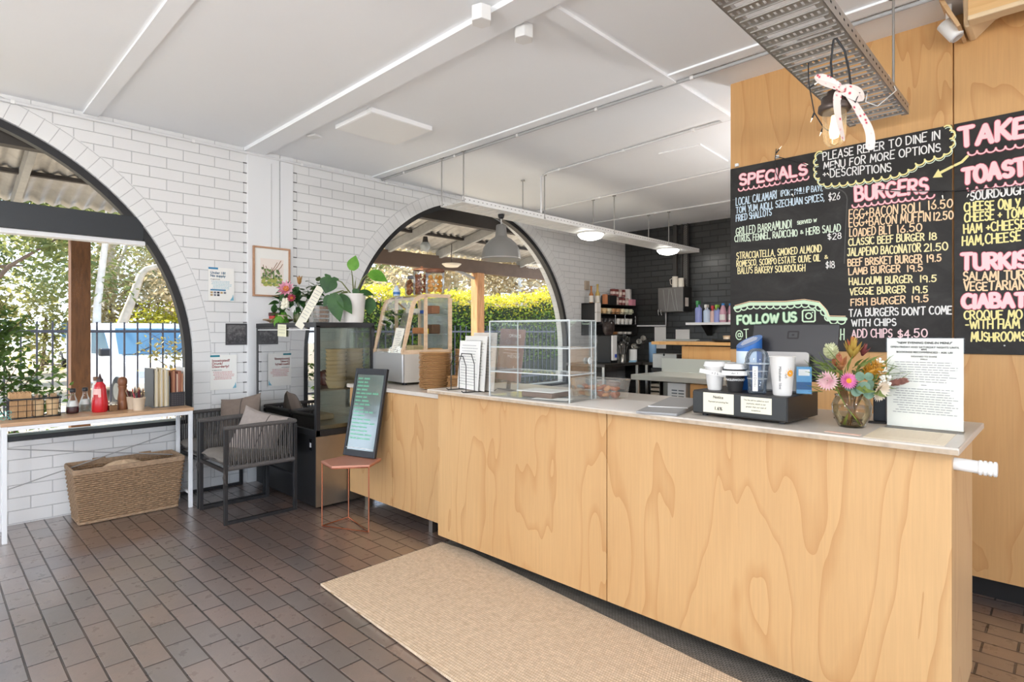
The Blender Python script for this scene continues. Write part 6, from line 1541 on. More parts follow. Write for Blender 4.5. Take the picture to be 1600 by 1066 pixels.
# jar lamp with ribbon on the galvanised tray
def jar_lamp(loc, label, ribbon):
    j = thing('jar_lamp', label, 'hanging lamp', loc, 0)
    MB().lathe([(.001, 0), (.022, .004), (.036, .022), (.040, .05), (.042, .145)], 28).build('glass_jar', glass('jar_glass', (255, 248, 232), .5, fog=.10, fogcol=(255, 240, 214)), j)
    MB().lathe([(.052, .135), (.058, .142), (.056, .160), (.046, .168), (.046, .19), (.028, .196), (.024, .215), (.001, .216)], 28).build('cap', mat('cap_bronze', (92, 80, 74), .35, metal=.5), j)
    MB().lathe([(.001, .03), (.015, .036), (.019, .06), (.012, .10), (.010, .12)], 16).build('bulb', mat('bulb_glow', (255, 232, 190), .4, emit=3.5), j)
    MB().cyl((.0, .0, .20), (.075, .02, .168), .026, n=14).build('bracket', M_black, j)
    c = MB().tube([(-.004, .0, .21), (-.012, .0, .33), (-.003, .0, .415), (.006, 0, .42)], .0042, 8).tube([(.006, 0, .42), (.03, .02, .37), (.045, .02, .29), (.055, .02, .20)], .004, 8)
    c.build('cord', M_black, j)
    if ribbon:
        m_, nt, b_ = nm('floral_ribbon'); vz = nt.nodes.new('ShaderNodeTexVoronoi'); vz.inputs['Scale'].default_value = 48; nt.links.new(coord(nt), vz.inputs['Vector'])
        nt.links.new(ramp(nt, vz.outputs['Distance'], (.16, rgb(196, 70, 84)), (.24, rgb(230, 184, 184)), (.36, rgb(232, 218, 210))), b_.inputs['Base Color']); b_.inputs['Roughness'].default_value = .8
        def strip(pts, w, tw):
            q = MB(); n = len(pts); v = []
            for i, pt in enumerate(pts):
                a = tw[0] + (tw[1] - tw[0]) * i / (n - 1); d = (U * math.cos(a) + Wd * math.sin(a)) * (w / 2) * (1 if 0 < i < n - 1 else .85); pp = Vector(fp(*pt)); v += [pp - d, pp + d]
            q.add(v, [(2 * i, 2 * i + 1, 2 * i + 3, 2 * i + 2) for i in range(n - 1)], True); return q
        W_ = .05
        for nm_, pts, w, tw in (('ribbon_tail', [(-.012, W_, .20), (-.026, W_ + .01, .15), (-.022, W_ + .014, .09), (.0, W_, .035), (.012, W_ - .004, .005)], .034, (0, .8)),
                                ('ribbon_tail', [(.008, W_, .20), (.045, W_, .155), (.075, W_, .10), (.105, W_, .055), (.112, W_, .0), (.102, W_, -.03)], .036, (.5, -.2)),
                                ('ribbon_loop', [(0, W_, .205), (-.035, W_, .225), (-.075, W_, .25), (-.105, W_, .245), (-.085, W_ + .01, .222), (-.03, W_ + .012, .206), (0, W_, .2)], .034, (1.2, 1.9)),
                                ('ribbon_loop', [(0, W_, .205), (.035, W_, .205), (.075, W_, .195), (.082, W_, .165), (.05, W_ + .012, .168), (.012, W_ + .012, .19), (0, W_, .2)], .036, (1.2, 1.9))):
            q = MB(); v = []; n = len(pts)
            for i, pt in enumerate(pts):
                t0, t1 = Vector(fp(*pts[max(0, i - 1)])), Vector(fp(*pts[min(n - 1, i + 1)])); t = (t1 - t0).normalized()
                a = tw[0] + (tw[1] - tw[0]) * i / (n - 1); s_ = t.cross(Wd).normalized() * math.cos(a if 'loop' not in nm_ else a - 1.2) + Wd * math.sin(a if 'loop' not in nm_ else a - 1.2) * .8; pp = Vector(fp(*pt)); v += [pp - s_ * w / 2, pp + s_ * w / 2]
            q.add(v, [(2 * i, 2 * i + 1, 2 * i + 3, 2 * i + 2) for i in range(n - 1)], True); o = q.build(nm_, m_, j); sb = o.modifiers.new('smooth', 'SUBSURF'); sb.levels = sb.render_levels = 2
        MB().ball(fp(0, W_ + .005, .202), .014, 12).build('ribbon_knot', m_, j)
    return j
jar_lamp((-.66, 2.47, 2.068), 'glowing glass jar lamp tied with a pink floral ribbon under the galvanised tray', True)
# fairy lights
fl = thing('fairy_lights', 'black fairy light cord with small clear bulbs drooping from the galvanised tray to the blackboards', 'string lights', (0, 0, 0))
cordp = [(-.80, 2.62, 2.49), (-.81, 2.66, 2.42), (-.80, 2.70, 2.30), (-.77, 2.72, 2.235), (-.74, 2.74, 2.205), (-.70, 2.72, 2.20), (-.67, 2.55, 2.21)]
MB().tube(cordp, .0028, 6).build('cord', M_black, fl)
c2 = [(-1.33, 3.745, 2.50), (-1.335, 3.74, 2.44), (-1.33, 3.735, 2.35), (-1.29, 3.735, 2.26), (-1.24, 3.735, 2.22), (-1.15, 3.735, 2.19)]
c3 = [(-1.33, 3.74, 2.45), (-1.22, 3.735, 2.40), (-1.12, 3.735, 2.345), (-1.05, 3.735, 2.31), (-.98, 3.735, 2.33)]
c4 = [(-.78, 3.738, 2.15), (-.66, 3.735, 2.118), (-.55, 3.735, 2.10), (-.44, 3.735, 2.082), (-.3, 3.735, 2.07), (-.05, 3.735, 2.05), (.4, 3.735, 2.06)]
for c in (c2, c3, c4): MB().tube(c, .0024, 6).build('cord', M_black, fl)
for p, d in [((-.81, 2.665, 2.40), (.03, 0, .012)), ((-.80, 2.70, 2.30), (-.012, 0, -.03)), ((-.77, 2.72, 2.235), (-.012, 0, -.028)), ((-.74, 2.74, 2.205), (0, 0, -.035)), ((-.70, 2.72, 2.20), (0, 0, -.035)),
             ((-1.33, 3.74, 2.47), (.03, -.005, .03)), ((-1.12, 3.735, 2.345), (-.03, 0, .02)), ((-1.05, 3.735, 2.31), (.02, 0, -.03)), ((-1.24, 3.735, 2.22), (.012, 0, -.03)), ((-.49, 3.735, 2.09), (.005, -.005, -.035)), ((-.37, 3.735, 2.076), (-.012, -.005, -.03)), ((-.25, 3.735, 2.065), (0, -.005, -.035))]:
    p, d = Vector(p), Vector(d); q = MB().cyl(p, p + d * .7, .0042, n=6); b = q.build('bulb_holder', M_black, fl)
    MB().cyl(p + d * .7, p + d * 1.25, .003, .001, n=6).build('mini_bulb', mat('mini_bulb', (250, 240, 224), .3, emit=.6), b)
for x, z in ((-1.585, 2.452), (-1.33, 2.452)):
    tag(MB().box(-.012, .012, -.014, 0, -.010, .010).build('cable_clip', M_whitepl, None, (x, 3.765, z), bevel=.003), 'tiny white clip on the plywood above the left blackboard, %s' % ('near its corner' if x < -1.5 else 'over the word SPECIALS'), 'clip')
# plywood duct box with white sensor at the top right
d = thing('duct_box', 'rounded plywood duct box under the ceiling in the top right corner', 'duct box', (0, 0, 0))
M_duct = mat('duct_cream', (232, 206, 166), .45, noise=.04, nscale=5)
Yf, Yb = 3.50, 3.765; MX = Matrix(((1, 0, 0, 0), (0, 0, 1, 0), (0, -1, 0, 0), (0, 0, 0, 1)))
MB().prism([(x, -z) for x, z in ((-.385, 3.0), (-.382, 2.855), (-.372, 2.842), (-.352, 2.845), (-.275, 2.915), (-.25, 2.922), (.9, 2.922), (.9, 3.0))], Yf + .07, Yb, 0, MX).build('rear_shroud', M_duct, d, bevel=.008)
MB().box(-.358, .9, Yf, Yf + .07, 2.862, 3.0).build('front_box', ply_mat('duct_ply', (0, 2), light=(230, 190, 134), dark=(206, 156, 98), seed=3.3, horizontal=True), d, bevel=.003)
MB().box(-.360, .9, Yf - .004, Yf + .074, 2.842, 2.866).build('lower_moulding', M_duct, d, bevel=.006)
MB().prism([(x, -z) for x, z in ((-.475, 3.0), (-.455, 3.0), (-.388, 2.845), (-.402, 2.842))], Yf + .03, Yb, 0, MX).build('side_board', M_plye, d)
s = thing('wall_sensor', 'white cylindrical sensor on the side of the plywood duct box', 'sensor', (-.445, 3.62, 2.878))
MB().lathe([(.001, 0), (.028, .002), (.034, .010), (.034, .105), (.001, .106)], 24, M=TM((.035, 0, -.055), R(0), 0, R(-32))).build('sensor_body', M_whitepl, s)
MB().lathe([(.028, -.001), (.028, .003), (.022, .003), (.022, -.001)], 24, M=TM((.035, 0, -.055), 0, 0, R(-32))).build('lens_ring', mat('lens_grey', (206, 206, 208), .3), s)
MB().box(-.012, .012, -.012, .012, .02, .122).build('mount', M_whitepl, s)
# ================================================================ kitchen beyond the counter
M_blackply = mat('black_shelf', (30, 29, 28), .5)
# black shelf unit on the white wall
s = thing('wall_shelf_unit', 'black open shelf unit of cups on the white wall in the kitchen corner', 'shelf', (XW, 6.96, 0)); D_ = .25; L_ = 1.16
MB().box(0, D_, 0, .02, 1.50, 1.785).build('end_board', M_blackply, s); MB().box(0, D_, L_ - .02, L_, 1.29, 1.785).build('end_board', M_blackply, s)
for z, y0 in ((1.775, 0), (1.63, .02), (1.47, .02), (1.31, .45)): MB().box(0, D_, y0, L_, z - .012, z).build('shelf_board', M_blackply, s)
MB().box(0, .012, 0, L_, 1.30, 1.775).build('back_board', M_blackply, s)
k = MB()
for y in (.55, .82, 1.12): k.tube([(D_ - .01, y, 1.47), (D_ - .01, y, 1.62)], .004, 6)
k.tube([(D_ - .008, .3, 1.655), (D_ - .008, L_, 1.655)], .0035, 6); k.build('wire_guard', M_chrome, s)
def mug(p, r, h_, m, label, group):
    o = thing('mug', label, 'mug', p, 0, group); MB().lathe([(r * .8, 0), (r, h_ * .25), (r, h_), (r * .9, h_), (r * .88, .01), (.001, .01)], 14).build('mug_body', m, o)
    MB().tube([(r, 0, h_ * .8), (r + .02, 0, h_ * .75), (r + .02, 0, h_ * .3), (r, 0, h_ * .25)], .004, 6).build('handle', m, o)
mt = [mat('mug_tan', (222, 190, 140), .4), mat('mug_cream', (226, 214, 180), .4), mat('mug_brown', (190, 142, 96), .4), mat('mug_pale_green', (206, 208, 182), .4)]
for i in range(9): mug((XW + .19, 7.03 + i * .12, 1.632), .045, .085, mt[0 if i < 3 else [1, 2, 2, 1, 3, 3][i - 3]], '%s mug in the row on the upper shelf of the black shelf unit' % ['tan', 'tan', 'tan', 'cream', 'brown', 'brown', 'cream', 'pale green', 'pale green'][i], 'mugs on the black shelf unit')
for i in range(8):
    m = mat('glass_dark', (70, 66, 66), .2) if i < 4 else mat('mug_white', (228, 226, 220), .35)
    o = MB().lathe([(.032, 0), (.040, .03), (.042, .09), (.036, .09), (.03, .01), (.001, .01)], 14); tag(o.build('cup', m, None, (XW + .18, 7.20 + i * .115, 1.472)), '%s cup on the second shelf of the black shelf unit' % ('dark glass' if i < 4 else 'white'), 'cup', 'cups on the second shelf')
for i in range(5):
    o = MB().lathe([(.03, 0), (.055, .012), (.058, .016), (.001, .014)], 16); 
    for q in range(3):
        ob = MB().lathe([(.03, 0), (.055, .012), (.058, .016), (.001, .014)], 16).build('saucer', mat('mug_white', (228, 226, 220), .35) if i > 1 else mt[2], None, (XW + .17, 7.46 + i * .13, 1.312 + q * .013)); tag(ob, 'saucer stacked on the lowest shelf of the black shelf unit', 'saucer', 'saucers on the lowest shelf')
for i, (x, y, h_, m, lab) in enumerate(((.14, 7.02, .27, (176, 110, 60), 'amber syrup bottle with a thin neck'), (.2, 7.10, .30, (196, 168, 96), 'golden syrup bottle with a thin neck'), (.12, 7.19, .30, (206, 196, 180), 'pale syrup bottle with a thin neck'))):
    o = thing('syrup_bottle', lab + ' on top of the black shelf unit', 'bottle', (XW + x, y, 1.776), 0, 'syrup bottles on the black shelf unit')
    MB().lathe([(.03, 0), (.033, .01), (.033, h_ * .5), (.014, h_ * .66), (.013, h_ * .92), (.018, h_ * .93), (.018, h_ * .97), (.001, h_ * .98)], 16).build('bottle_body', mat('syrup_%d' % i, m, .2), o)
    k = MB(); k.grid(lambda u, v: (.0338 * math.cos(u * 6.28), .0338 * math.sin(u * 6.28), .02 + .10 * v), 16, 1); k.build('label', mat('syrup_label', (224, 218, 206), .6), o)
for i in range(9):
    col = (126, 64, 60) if i % 3 != 1 else (190, 170, 160)
    o = thing('tin_can', 'printed red-brown tin %s on the black shelf unit' % ('in the upper row' if i > 4 else 'in the lower row'), 'tin', (XW + .14, 7.58 + (i % 5) * .095, 1.776 + (.13 if i > 4 else 0)), 0, 'tins on the black shelf unit')
    MB().lathe([(.042, 0), (.042, .12), (.001, .121)], 16).build('tin_body', mat('tin_%d' % (i % 3 == 1), col, .35), o); k = MB(); k.grid(lambda u, v: (.0425 * math.cos(u * 6.28), .0425 * math.sin(u * 6.28), .04 + .04 * v), 14, 1); k.build('label', mat('tin_label', (226, 206, 196), .6), o)
block('black_box', 'black box with two small white labels on the black shelf unit', 'box', XW + .17, 7.44, 1.776, .14, .22, .14, M_blackply)
block('paper_bag', 'white paper bag standing at the end of the black shelf unit top', 'bag', XW + .12, 8.04, 1.776, .10, .10, .27, mat('bag_white', (224, 220, 216), .7), .3)
block('pink_box', 'pink box on the end of the black shelf unit top', 'box', XW + .21, 8.03, 1.776, .06, .12, .10, mat('pink_box', (222, 150, 166), .6))
block('orange_carton', 'orange carton beside the syrup bottles', 'carton', XW + .2, 7.29, 1.776, .06, .06, .15, mat('carton_orange', (212, 140, 96), .6))
for i in range(2): block('white_carton', 'white carton at the near end of the black shelf unit, %s of two' % ('upper' if i else 'lower'), 'carton', XW + .275, 7.0, 1.50 + i * .145, .04, .10, .14, mat('carton_white', (226, 222, 216), .6))
tag(MB().box(0, .03, -.05, .05, -.07, .07).build('wall_box', mat('tan_box', (176, 160, 142), .5), None, (XW, 7.08, 2.06), bevel=.006), 'small tan box fixed to the white wall above the syrup bottles', 'box')
# bench along the white wall with utensils
b = thing('kitchen_bench', 'dark steel bench along the white wall below the black shelf unit', 'bench', (XW, 6.6, 0))
MB().box(0, .68, 0, 1.55, .86, .90).build('bench_top', mat('bench_dark', (70, 66, 62), .35, metal=.4), b)
for x, y in ((.64, .04), (.64, .9), (.04, .04), (.04, .9)): MB().box(x - .02, x + .02, y - .02, y + .02, 0, .86).build('leg', M_steel, b)
MB().box(.02, .66, .02, 1.5, .30, .33).build('lower_shelf', M_blackply, b)
b = thing('kitchen_bench', 'dark steel bench against the black brick wall with the blue roll', 'bench', (-4.62, 7.55, 0))
MB().box(0, 1.6, 0, .60, .86, .90).build('bench_top', _M['bench_dark'], b)
for x, y in ((.06, .04), (1.5, .04)): MB().box(x - .02, x + .02, y - .02, y + .02, 0, .86).build('leg', M_steel, b)
MB().box(.02, 1.58, .3, .58, .12, .86).build('cupboard', M_blackply, b)
o = thing('paper_roll', 'tall blue paper towel roll on the back bench', 'paper roll', (-4.545, 7.72, .90)); MB().lathe([(.02, 0), (.055, 0), (.055, .295), (.02, .295)], 24).build('roll', mat('roll_blue', (140, 180, 218), .8), o); MB().cyl((0, 0, .0), (0, 0, .272), .02, n=12).build('core', M_kraft, o)
o = thing('coffee_machine', 'narrow white and black grinder on the bench below the shelf unit', 'machine', (XW + .45, 7.02, .90)); MB().box(-.14, .10, -.09, .09, 0, .40).build('body', M_blackply, o, bevel=.01); MB().box(.10, .13, -.08, .03, .04, .40).build('white_front', M_whitepl, o, bevel=.006)
MB().lathe([(.05, .40), (.085, .47), (.09, .60), (.001, .605)], 16).build('hopper', glass('hopper_smoke', (150, 140, 136), 1, fog=.35, fogcol=(96, 84, 80)), o); MB().box(.128, .133, -.03, .02, .08, .13).build('display', mat('lcd_blue', (60, 90, 190), .3), o)
# utensils
o = thing('utensil_pot', 'steel pot full of utensils on the bench below the shelf unit', 'pot', (XW + .50, 7.30, .90)); MB().lathe([(.05, 0), (.055, .12), (.05, .12), (.045, .01), (.001, .01)], 18).build('pot', M_steel, o)
rn = random.Random(3)
for i in range(11):
    a = i * 6.283 / 11; L = rn.uniform(.24, .34); q = MB(); p0 = Vector((.02 * math.cos(a), .02 * math.sin(a), .012)); p1 = Vector((.09 * math.cos(a), .09 * math.sin(a), L)); q.tube([Vector((0, 0, 0)), p1 - p0], .005, 6)
    if i % 3 == 0: q.ball(p1 - p0, .035, 10, sz=.6)
    elif i % 3 == 1: q.box(-.025, .025, -.004, .004, 0, .08, M=Matrix.Translation(p1 - p0))
    else: q.lathe([(.006, 0), (.03, .04), (.03, .07), (.006, .11)], 8, M=Matrix.Translation(p1 - p0))
    tag(q.build('utensil', M_steel if i % 4 else M_blackply, None, Vector((XW + .50, 7.30, .90)) + p0), 'kitchen utensil standing in the steel pot on the bench', 'utensil', 'utensils in the steel pot')
o = thing('utensil_jar', 'white canister beside the utensil pot', 'canister', (XW + .55, 7.52, .90)); MB().lathe([(.06, 0), (.06, .19), (.001, .191)], 18).build('canister', M_whitepl, o)
for i, (y, z) in enumerate(((7.60, 1.10), (7.74, 1.17), (7.86, 1.22))):
    o = thing('milk_jug', 'hanging steel milk jug, %s of three over the bench' % ['lowest', 'middle', 'highest'][i], 'jug', (XW + .52, y, z)); o.rotation_euler = (R(70), 0, R(30))
    MB().lathe([(.04, 0), (.046, .03), (.036, .08), (.042, .11), (.038, .11), (.001, .02)], 16).build('jug_body', M_steel, o); MB().tube([(.04, 0, .09), (.075, 0, .08), (.075, 0, .03), (.045, 0, .025)], .005, 6).build('handle', M_steel, o)
    MB().cyl((0, .0, 0), (0, .0, -.02), .006, n=6).build('hook', M_steel, o)
k = MB().box(0, .02, 0, .9, 1.16, 1.18).box(.0, .53, .0, .01, 1.16, 1.18); tag(k.build('hook_rail', M_steel, None, (XW, 7.2, 0)), 'thin steel rail on the white wall over the kitchen bench', 'rail')
o = thing('bin_tub', 'dark tub of wrapped bread under the kitchen bench', 'tub', (XW + .42, 7.05, .33)); MB().box(-.2, .22, -.25, .3, 0, .16).build('tub', M_blackply, o, bevel=.01)
bm = MB(); bm.grid(lambda u, v: (.17 * math.cos(6.28 * u) * math.sin(pi * v + .001), .20 * math.sin(6.28 * u) * math.sin(pi * v + .001), .09 - .07 * math.cos(pi * v)), 18, 10, closed_u=True)
tag(bm.build('bread_bag', mat('bread_bag', (206, 160, 140), .6, noise=.12, nscale=18), None, (XW + .42, 7.06, .49)), 'pinkish bag of bread in the dark tub under the bench', 'bag')
o = MB().box(-.05, .05, -.06, .06, 0, .02); tag(o.build('blue_cloth', mat('cloth_blue', (150, 196, 224), .8), None, (-4.72, 7.45, .902), (.1, 0, .4), bevel=.006), 'folded blue cloth on the edge of the dark bench', 'cloth')
# hot water boiler on the black wall
o = thing('water_boiler', 'grey steel water boiler box on the black brick wall with chalk streaks', 'boiler', (-4.56, 7.904, 1.655))
MB().box(0, .415, 0, .25, 0, .37).build('boiler_body', mat('boiler_grey', (104, 100, 96), .35, metal=.5, noise=.08, nscale=7), o, bevel=.005); MB().box(.415, .43, .0, .25, .0, .37).build('side_panel', M_blackply, o)
k = MB()
for x, dx in ((.09, .045), (.19, -.03), (.22, .07), (.28, .05)): stroke(k, [(x, .34), (x + dx * .3, .24), (x + dx * .6, .12), (x + dx, .02)], .006, -.001)
k.build('streaks', mat('streak', (150, 148, 144), .6), o); MB().box(.43, .433, .04, .14, .08, .21).build('sticker', mat('sticker', (222, 214, 206), .6), o)
k = MB()
for x in (.01, .06): k.tube([(x, -.012, .04), (x + .005, -.02, -.02), (x + .015, -.02, -.05)], .006, 6)
k.build('taps', M_chrome, o)
for i, (x, h_) in enumerate(((-4.335, .17), (-4.235, .14))):
    q = thing('steel_jug', 'pale enamel jug standing on the water boiler, the %s one' % ('taller' if i == 0 else 'shorter'), 'jug', (x, 8.02, 2.026)); MB().lathe([(.045, 0), (.043, h_), (.038, h_), (.036, .01), (.001, .01)], 16).build('jug_body', mat('enamel', (206, 200, 188), .35), q)
    MB().tube([(-.043, 0, h_ * .85), (-.085, 0, h_ * .75), (-.075, 0, h_ * .35), (-.044, 0, h_ * .25)], .006, 6).build('handle', _M['enamel'], q)
# ducts beside the boiler
o = MB().box(-.03, .03, 0, .05, 0, .98); tag(o.build('vent_duct', mat('duct_dark', (58, 56, 54), .4), None, (-4.385, 8.10, 2.02)), 'dark vertical duct on the black wall above the boiler', 'duct')
o = thing('perforated_tray', 'dark perforated cable ladder rising on the black wall', 'cable tray', (-4.20, 8.10, 2.03)); MB().box(-.05, .05, 0, .012, 0, .96).build('ladder', _M['duct_dark'], o); MB().box(-.05, -.044, -.04, 0, 0, .96).build('side_flange', _M['duct_dark'], o); MB().box(.044, .05, -.04, 0, 0, .96).build('side_flange', _M['duct_dark'], o)
k = MB()
for i in range(34):
    for j in range(4): k.box(-.034 + j * .02, -.024 + j * .02, -.001, 0, .02 + i * .027 + (j % 2) * .012, .034 + i * .027 + (j % 2) * .012)
k.build('perforation', mat('perf_pale', (128, 124, 118), .5), o)
conduit('pale pipe running along the black wall and down beside the boiler', [(-5.28, 8.12, 1.45), (-4.545, 8.12, 1.45), (-4.545, 8.12, 1.655)], .014, M_cond, [(-4.9, 8.13, 1.45)], 'pipe')
# shelf with cleaning bottles
s = thing('bottle_shelf', 'white wall shelf of cleaning bottles on the black brick wall', 'shelf', (-4.10, 7.90, 1.455)); MB().box(0, 1.6, 0, .25, 0, .035).build('shelf_board', M_whitepl, s)
MB().add([(.22, .24, 0), (.22, .04, 0), (.22, .24, -.16), (.30, .24, 0), (.30, .04, 0), (.30, .24, -.16)], [(0, 1, 2), (5, 4, 3), (0, 3, 4, 1), (1, 4, 5, 2), (2, 5, 3, 0)]).build('bracket', M_blackply, s)
SH_ = 1.491
def spray(x, y, h_, m, trig, label):
    o = thing('spray_bottle', label, 'bottle', (x, y, SH_)); MB().lathe([(.046, 0), (.05, .01), (.05, h_ * .62), (.018, h_ * .74), (.016, h_ * .8)], 18).build('bottle_body', m, o)
    k = MB().box(-.02, .02, -.05, .03, h_ * .80, h_ * .97).box(-.01, .01, -.055, -.03, h_ * .68, h_ * .82); k.build('trigger_head', trig, o, bevel=.006)
M_lilac = mat('lilac_fluid', (150, 160, 214), .3); M_trw = mat('trigger_white', (226, 226, 222), .4); M_trg = mat('trigger_green', (70, 150, 90), .4); M_trr = mat('trigger_red', (206, 56, 62), .4)
spray(-3.955, 8.02, .33, M_lilac, M_trg, 'large lilac spray bottle with a green trigger at the left end of the shelf')
spray(-3.83, 8.03, .27, mat('pale_blue_fluid', (196, 214, 234), .3), M_trw, 'pale blue spray bottle with a white trigger on the shelf')
spray(-3.735, 8.05, .25, mat('pink_fluid', (226, 190, 180), .3), M_trr, 'pinkish spray bottle with a red trigger on the shelf')
spray(-3.655, 8.0, .26, M_lilac, mat('trigger_lime', (150, 190, 80), .4), 'small lilac spray bottle with a white and green trigger on the shelf')
M_jug = mat('bottle_pink', (206, 160, 176), .35); M_capb = mat('cap_blue', (58, 136, 206), .4)
for i, (x, y) in enumerate(((-3.565, 7.98), (-3.51, 8.10), (-3.43, 7.97), (-3.36, 8.10), (-3.30, 7.99))):
    o = thing('detergent_bottle', 'pink milk-jug shaped detergent bottle with a blue cap, %s' % ['first in the front row', 'first in the rear row', 'second in the front row', 'second in the rear row', 'third in the front row'][i], 'bottle', (x, y, SH_), 0, 'detergent bottles on the white shelf')
    MB().lathe([(.044, 0), (.048, .01), (.048, .14), (.03, .21), (.02, .235), (.018, .25)], 16).build('bottle_body', M_jug, o); MB().lathe([(.022, .24), (.022, .268), (.001, .27)], 14).build('cap', M_capb, o)
    k = MB(); k.grid(lambda u, v: (.0485 * math.cos(-2.4 + u * 1.9), .0485 * math.sin(-2.4 + u * 1.9), .03 + .08 * v), 8, 1); k.build('label', M_paper, o)
for i, (x, z) in enumerate(((-4.66, 1.07), (-4.28, 1.19))):
    o = MB().box(-.11 if i else -.10, .12 if i else .10, 0, .004, 0, .20 if i else .34)
    tag(o.build('wall_notice', M_paper, None, (x, 8.146 if i == 0 else 8.14, z + (.02 if i == 0 else 0))), 'white printed notice on the black wall, %s' % ('the taller one above the blue roll' if i == 0 else 'the wider one over the plywood bench'), 'notice')
# plywood serving bench and stainless bench
M_plyk = ply_mat('plywood_kitchen', (0, 2), light=(226, 178, 116), dark=(196, 142, 84), seed=9.1)
b = thing('plywood_cabinet', 'plywood cabinet with an overhanging timber top in the kitchen', 'cabinet', (-3.17, 6.02, 0))
MB().box(0, 1.55, 0, .40, .30, 1.19).build('cabinet_body', M_plyk, b); MB().box(-.36, 1.55, -.05, .42, 1.205, 1.24).build('timber_top', M_plyk, b); MB().box(.02, 1.5, .03, .38, 1.19, 1.206).build('shadow_gap', M_dark, b); MB().box(.02, 1.5, .02, .38, 0, .30).build('plinth', M_dark, b)
o = tag(MB().lathe([(.16, 0), (.19, .012), (.20, .03), (.19, .03), (.15, .01), (.001, .01)], 32).build('black_pan', M_blackply, None, (-2.66, 6.15, 1.241)), 'flat round black tray on the plywood cabinet', 'tray')
k = MB(); rr = random.Random(4)
for i in range(6): k.bar((-.22 + rr.uniform(-.02, .02), -.03 + .012 * i, .006 + .003 * i), (.20 + rr.uniform(-.02, .02), -.03 + .012 * i, .008 + .003 * i), .012, .006)
tag(k.build('tongs', M_steel, None, (-3.22, 6.12, 1.243)), 'bundle of metal skewers and tongs on the plywood cabinet top', 'tongs')
for i, (x, h_) in enumerate(((-2.80, .07), (-2.70, .075), (-2.62, .10), (-2.55, .09))):
    o = thing('spice_tub', 'cream pot on the plywood cabinet behind the black tray, %s from the left' % ['first', 'second', 'third', 'fourth'][i], 'pot', (x, 6.36, 1.24), 0, 'cream pots on the plywood cabinet'); MB().lathe([(.035, 0), (.038, h_ * .8), (.001, h_ * .8)], 14).build('pot_body', mat('pot_cream', (216, 200, 176), .5), o); MB().lathe([(.04, h_ * .8), (.04, h_), (.001, h_)], 14).build('lid', mat('pot_lid', (190, 160, 126), .5), o)
o = thing('steel_oven', 'low stainless steel appliance on the bench left of the plywood cabinet', 'appliance', (-3.62, 6.5, .98)); MB().box(-.16, .17, -.08, .12, -.08, .10).build('appliance_body', M_steel, o, bevel=.006); MB().box(-.01, .01, -.085, -.08, .075, .105).build('latch', M_blackply, o)
o = thing('appliance_table', 'small dark stand carrying the low stainless appliance', 'stand', (-3.62, 6.5, 0)); MB().box(-.17, .18, -.1, .14, .86, .90).build('stand_top', M_blackply, o)
for x in (-.15, .16): MB().box(x - .015, x + .015, -.08, -.05, 0, .86).build('leg', M_blackply, o)
b = thing('stainless_bench', 'stainless steel bench with a raised splashback behind the service counter', 'bench', (-3.37, 5.28, 0))
MB().box(0, 2.2, 0, .70, .845, .90).build('bench_top', mat('bright_stainless', (206, 208, 200), .3, metal=.45), b, bevel=.004); MB().box(.0 - .02, 2.2, .68, .70, .90, 1.05).build('splashback', _M['bright_stainless'], b)
for x in (.06, .95): MB().cyl((x, .05, 0), (x, .05, .845), .022, n=14).build('leg', M_steel, b)
MB().box(.06, .30, .45, .66, .05, .83).build('dark_cupboard', M_blackply, b)
o = thing('bar_fridge', 'white appliance with slotted vents under the stainless bench', 'fridge', (-2.98, 5.36, 0)); MB().box(0, .20, 0, .45, .02, .83).build('appliance_body', mat('fridge_white', (214, 222, 226), .35), o)
k = MB()
for i in range(14):
    for j in range(2): k.box(.045 + j * .075, .11 + j * .075 - .004, -.0015, 0, .36 + i * .030, .372 + i * .030)
k.build('vent_slots', mat('vent_dark', (96, 110, 118), .6), o); MB().box(-.05, .0, 0, .4, .02, .83).build('side_trim', M_steel, o)
o = thing('glass_racks', 'rack of stacked pale trays under the stainless bench', 'rack', (-3.16, 5.42, 0)); k = MB()
for i in range(16): k.box(-.05, .05, 0, .28, .1 + i * .045, .125 + i * .045)
k.build('trays', mat('tray_pale', (176, 168, 152), .5), o); MB().box(-.055, -.05, 0, .28, .02, .83).build('rack_side', M_steel, o); MB().box(.05, .055, 0, .28, .02, .83).build('rack_side', M_steel, o)
o = thing('plywood_cupboard', 'plywood cupboard door with a dark handle under the stainless bench', 'cupboard', (-2.74, 5.375, 0)); MB().box(0, 1.5, .018, .5, .05, .83).build('cupboard_body', M_plyk, o)
k = MB().box(.0, .5, 0, .018, .05, .83).build('door', M_plyk, o); MB().tube([(.18, -.02, .50), (.18, -.022, .70)], .006, 8).build('handle', M_blackply, k)
